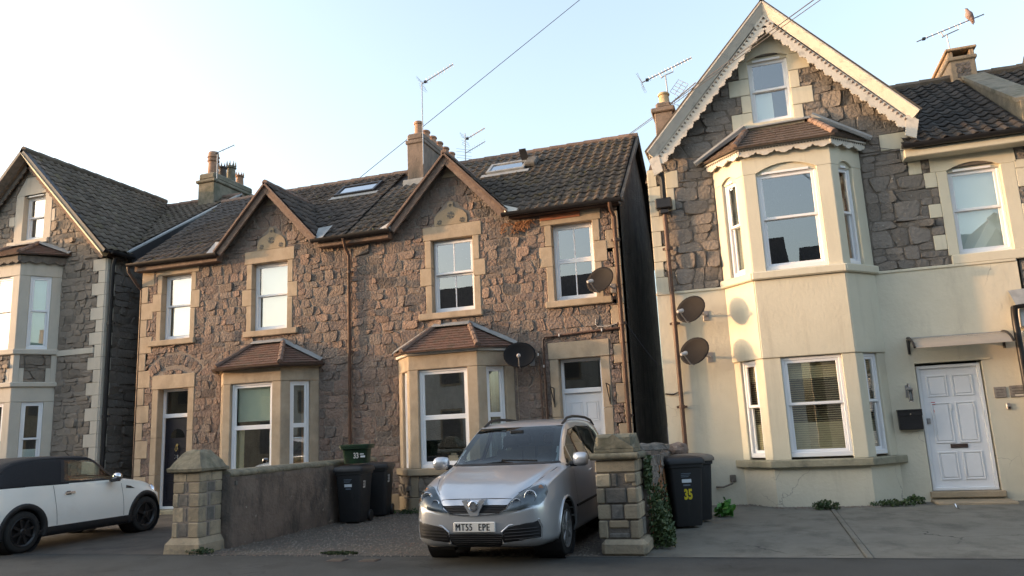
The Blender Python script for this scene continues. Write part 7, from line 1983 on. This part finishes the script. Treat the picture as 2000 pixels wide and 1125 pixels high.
        dh = P([(1.42, .80), (1.62, .80), (1.61, .832), (1.43, .832)], 'side', .025, 2, 6, thick=.02, sign=s).build('door_handle', 'chrome', car, smooth='all', world=False)
        P([(1.45, .785), (1.56, .785), (1.54, .845), (1.47, .845)], 'side', .003, 3, 5, sign=s).build('handle_cup', 'black_trim', dh, smooth='all', world=False)
        sc = P([(2.70, .79), (2.92, .775), (2.80, .835), (2.72, .845)], 'side', .005, 3, 6, sign=s).build('side_scuttle', 'black_trim', car, smooth='all', world=False)
        P([(2.71, .80), (2.78, .797), (2.77, .832), (2.72, .836)], 'side', .014, 2, 4, thick=.01, sign=s).build('side_lamp', 'chrome', sc, smooth='all', world=False)
        c = Vector((s*.955, 2.36, 1.01)); vs = []
        for i, (d, ry, rz) in enumerate(((-.08, .03, .04), (-.06, .055, .06), (.0, .07, .072), (.06, .055, .06), (.085, .02, .025))):
            for j in range(12):
                a = 2*PI*j/12; vs.append(c+Vector((s*d, ry*math.cos(a), rz*math.sin(a))))
        mir = MB().add(vs, [(i*12+j, i*12+(j+1) % 12, (i+1)*12+(j+1) % 12, (i+1)*12+j) for i in range(4) for j in range(12)]+[tuple(range(12)), tuple(48+j for j in range(12))]).build('mirror', 'chrome', car, smooth='all', world=False)
        MB().tube([(s*.79, 2.40, .95), (s*.90, 2.37, .955)], .03, 7).box((c.x-.09, 2.26, .935), (c.x+.08, 2.36, .965), .01).build('mirror_base', 'black_trim', mir, world=False)
        f = Vector((s*.45, .80, .35)).normalized(); fo = f.orthogonal().normalized(); loc = B.at((s*.60, 6, .70), (0, -1, 0))
        MB().lathe([(.125, -.05), (.125, .0), (.115, .012), (.06, .022), (0, .024)], loc+f*.0, 20, (fo, f.cross(fo), f), cap=False).build('headlight', 'chrome', car, smooth=True, world=False)
        P([(.035, .56), (.14, .56), (.13, .86), (.06, .86)], 'side', .010, 6, 4, thick=.01, sign=s).build('tail_light', 'red_sticker', car, smooth='all', world=False)
    # roof cloth
    P([(-.60, .42), (-.575, 2.12), (.575, 2.12), (.60, .42)], 'top', .010, 18, 14).build('soft_top', 'soft_top', car, smooth='all', world=False)
    P([(-.56, 1.03), (.56, 1.03), (.50, 1.33), (-.50, 1.33)], 'front', .006, 8, 10).build('rear_window', 'car_glass', car, smooth='all', world=False)
    P([(-.66, 1.0), (-.52, 1.34), (.52, 1.34), (.66, 1.0)], 'front', .003, 8, 10).build('soft_top_rear', 'soft_top', car, smooth='all', world=False)
    # windscreen seen from the nose side
    WS = [(-.62, 1.02), (.62, 1.02), (.53, 1.33), (-.53, 1.33)]; cut.append(('back', 1, WS, (2.0, 2.8))); open_windows(body, cut); frit(B, WS, 'back', .002, car)
    P(WS, 'back', .006, 10, 12).build('windscreen', 'car_glass_clear', car, smooth='all', world=False)
    MB().tube([(.30, 1.98, 1.38), (.30, 1.86, 1.46)], .005, 5).build('aerial_rod', 'black_trim', car, world=False)
    seat(car, .36, 1.15, 'tan_trim', .52, .50); seat(car, -.36, 1.15, 'tan_trim', .52, .50)
    return car
glassmat('car_glass_clear', tint=(.66, .74, .70), refl=.10)
hatch()
# small carton on the window board
t = thing('carton', 'small buff carton standing inside the stone bay window behind the car', 'carton', (-5.6, -.4, .85))
MB(WF).box((-5.72, .86, .40), (-5.53, 1.02, .50), .004).build('box', 'bath_stone', t); MB(WF).box((-5.68, 1.02, .42), (-5.58, 1.06, .48), .004).build('flap', 'bath_stone', t)
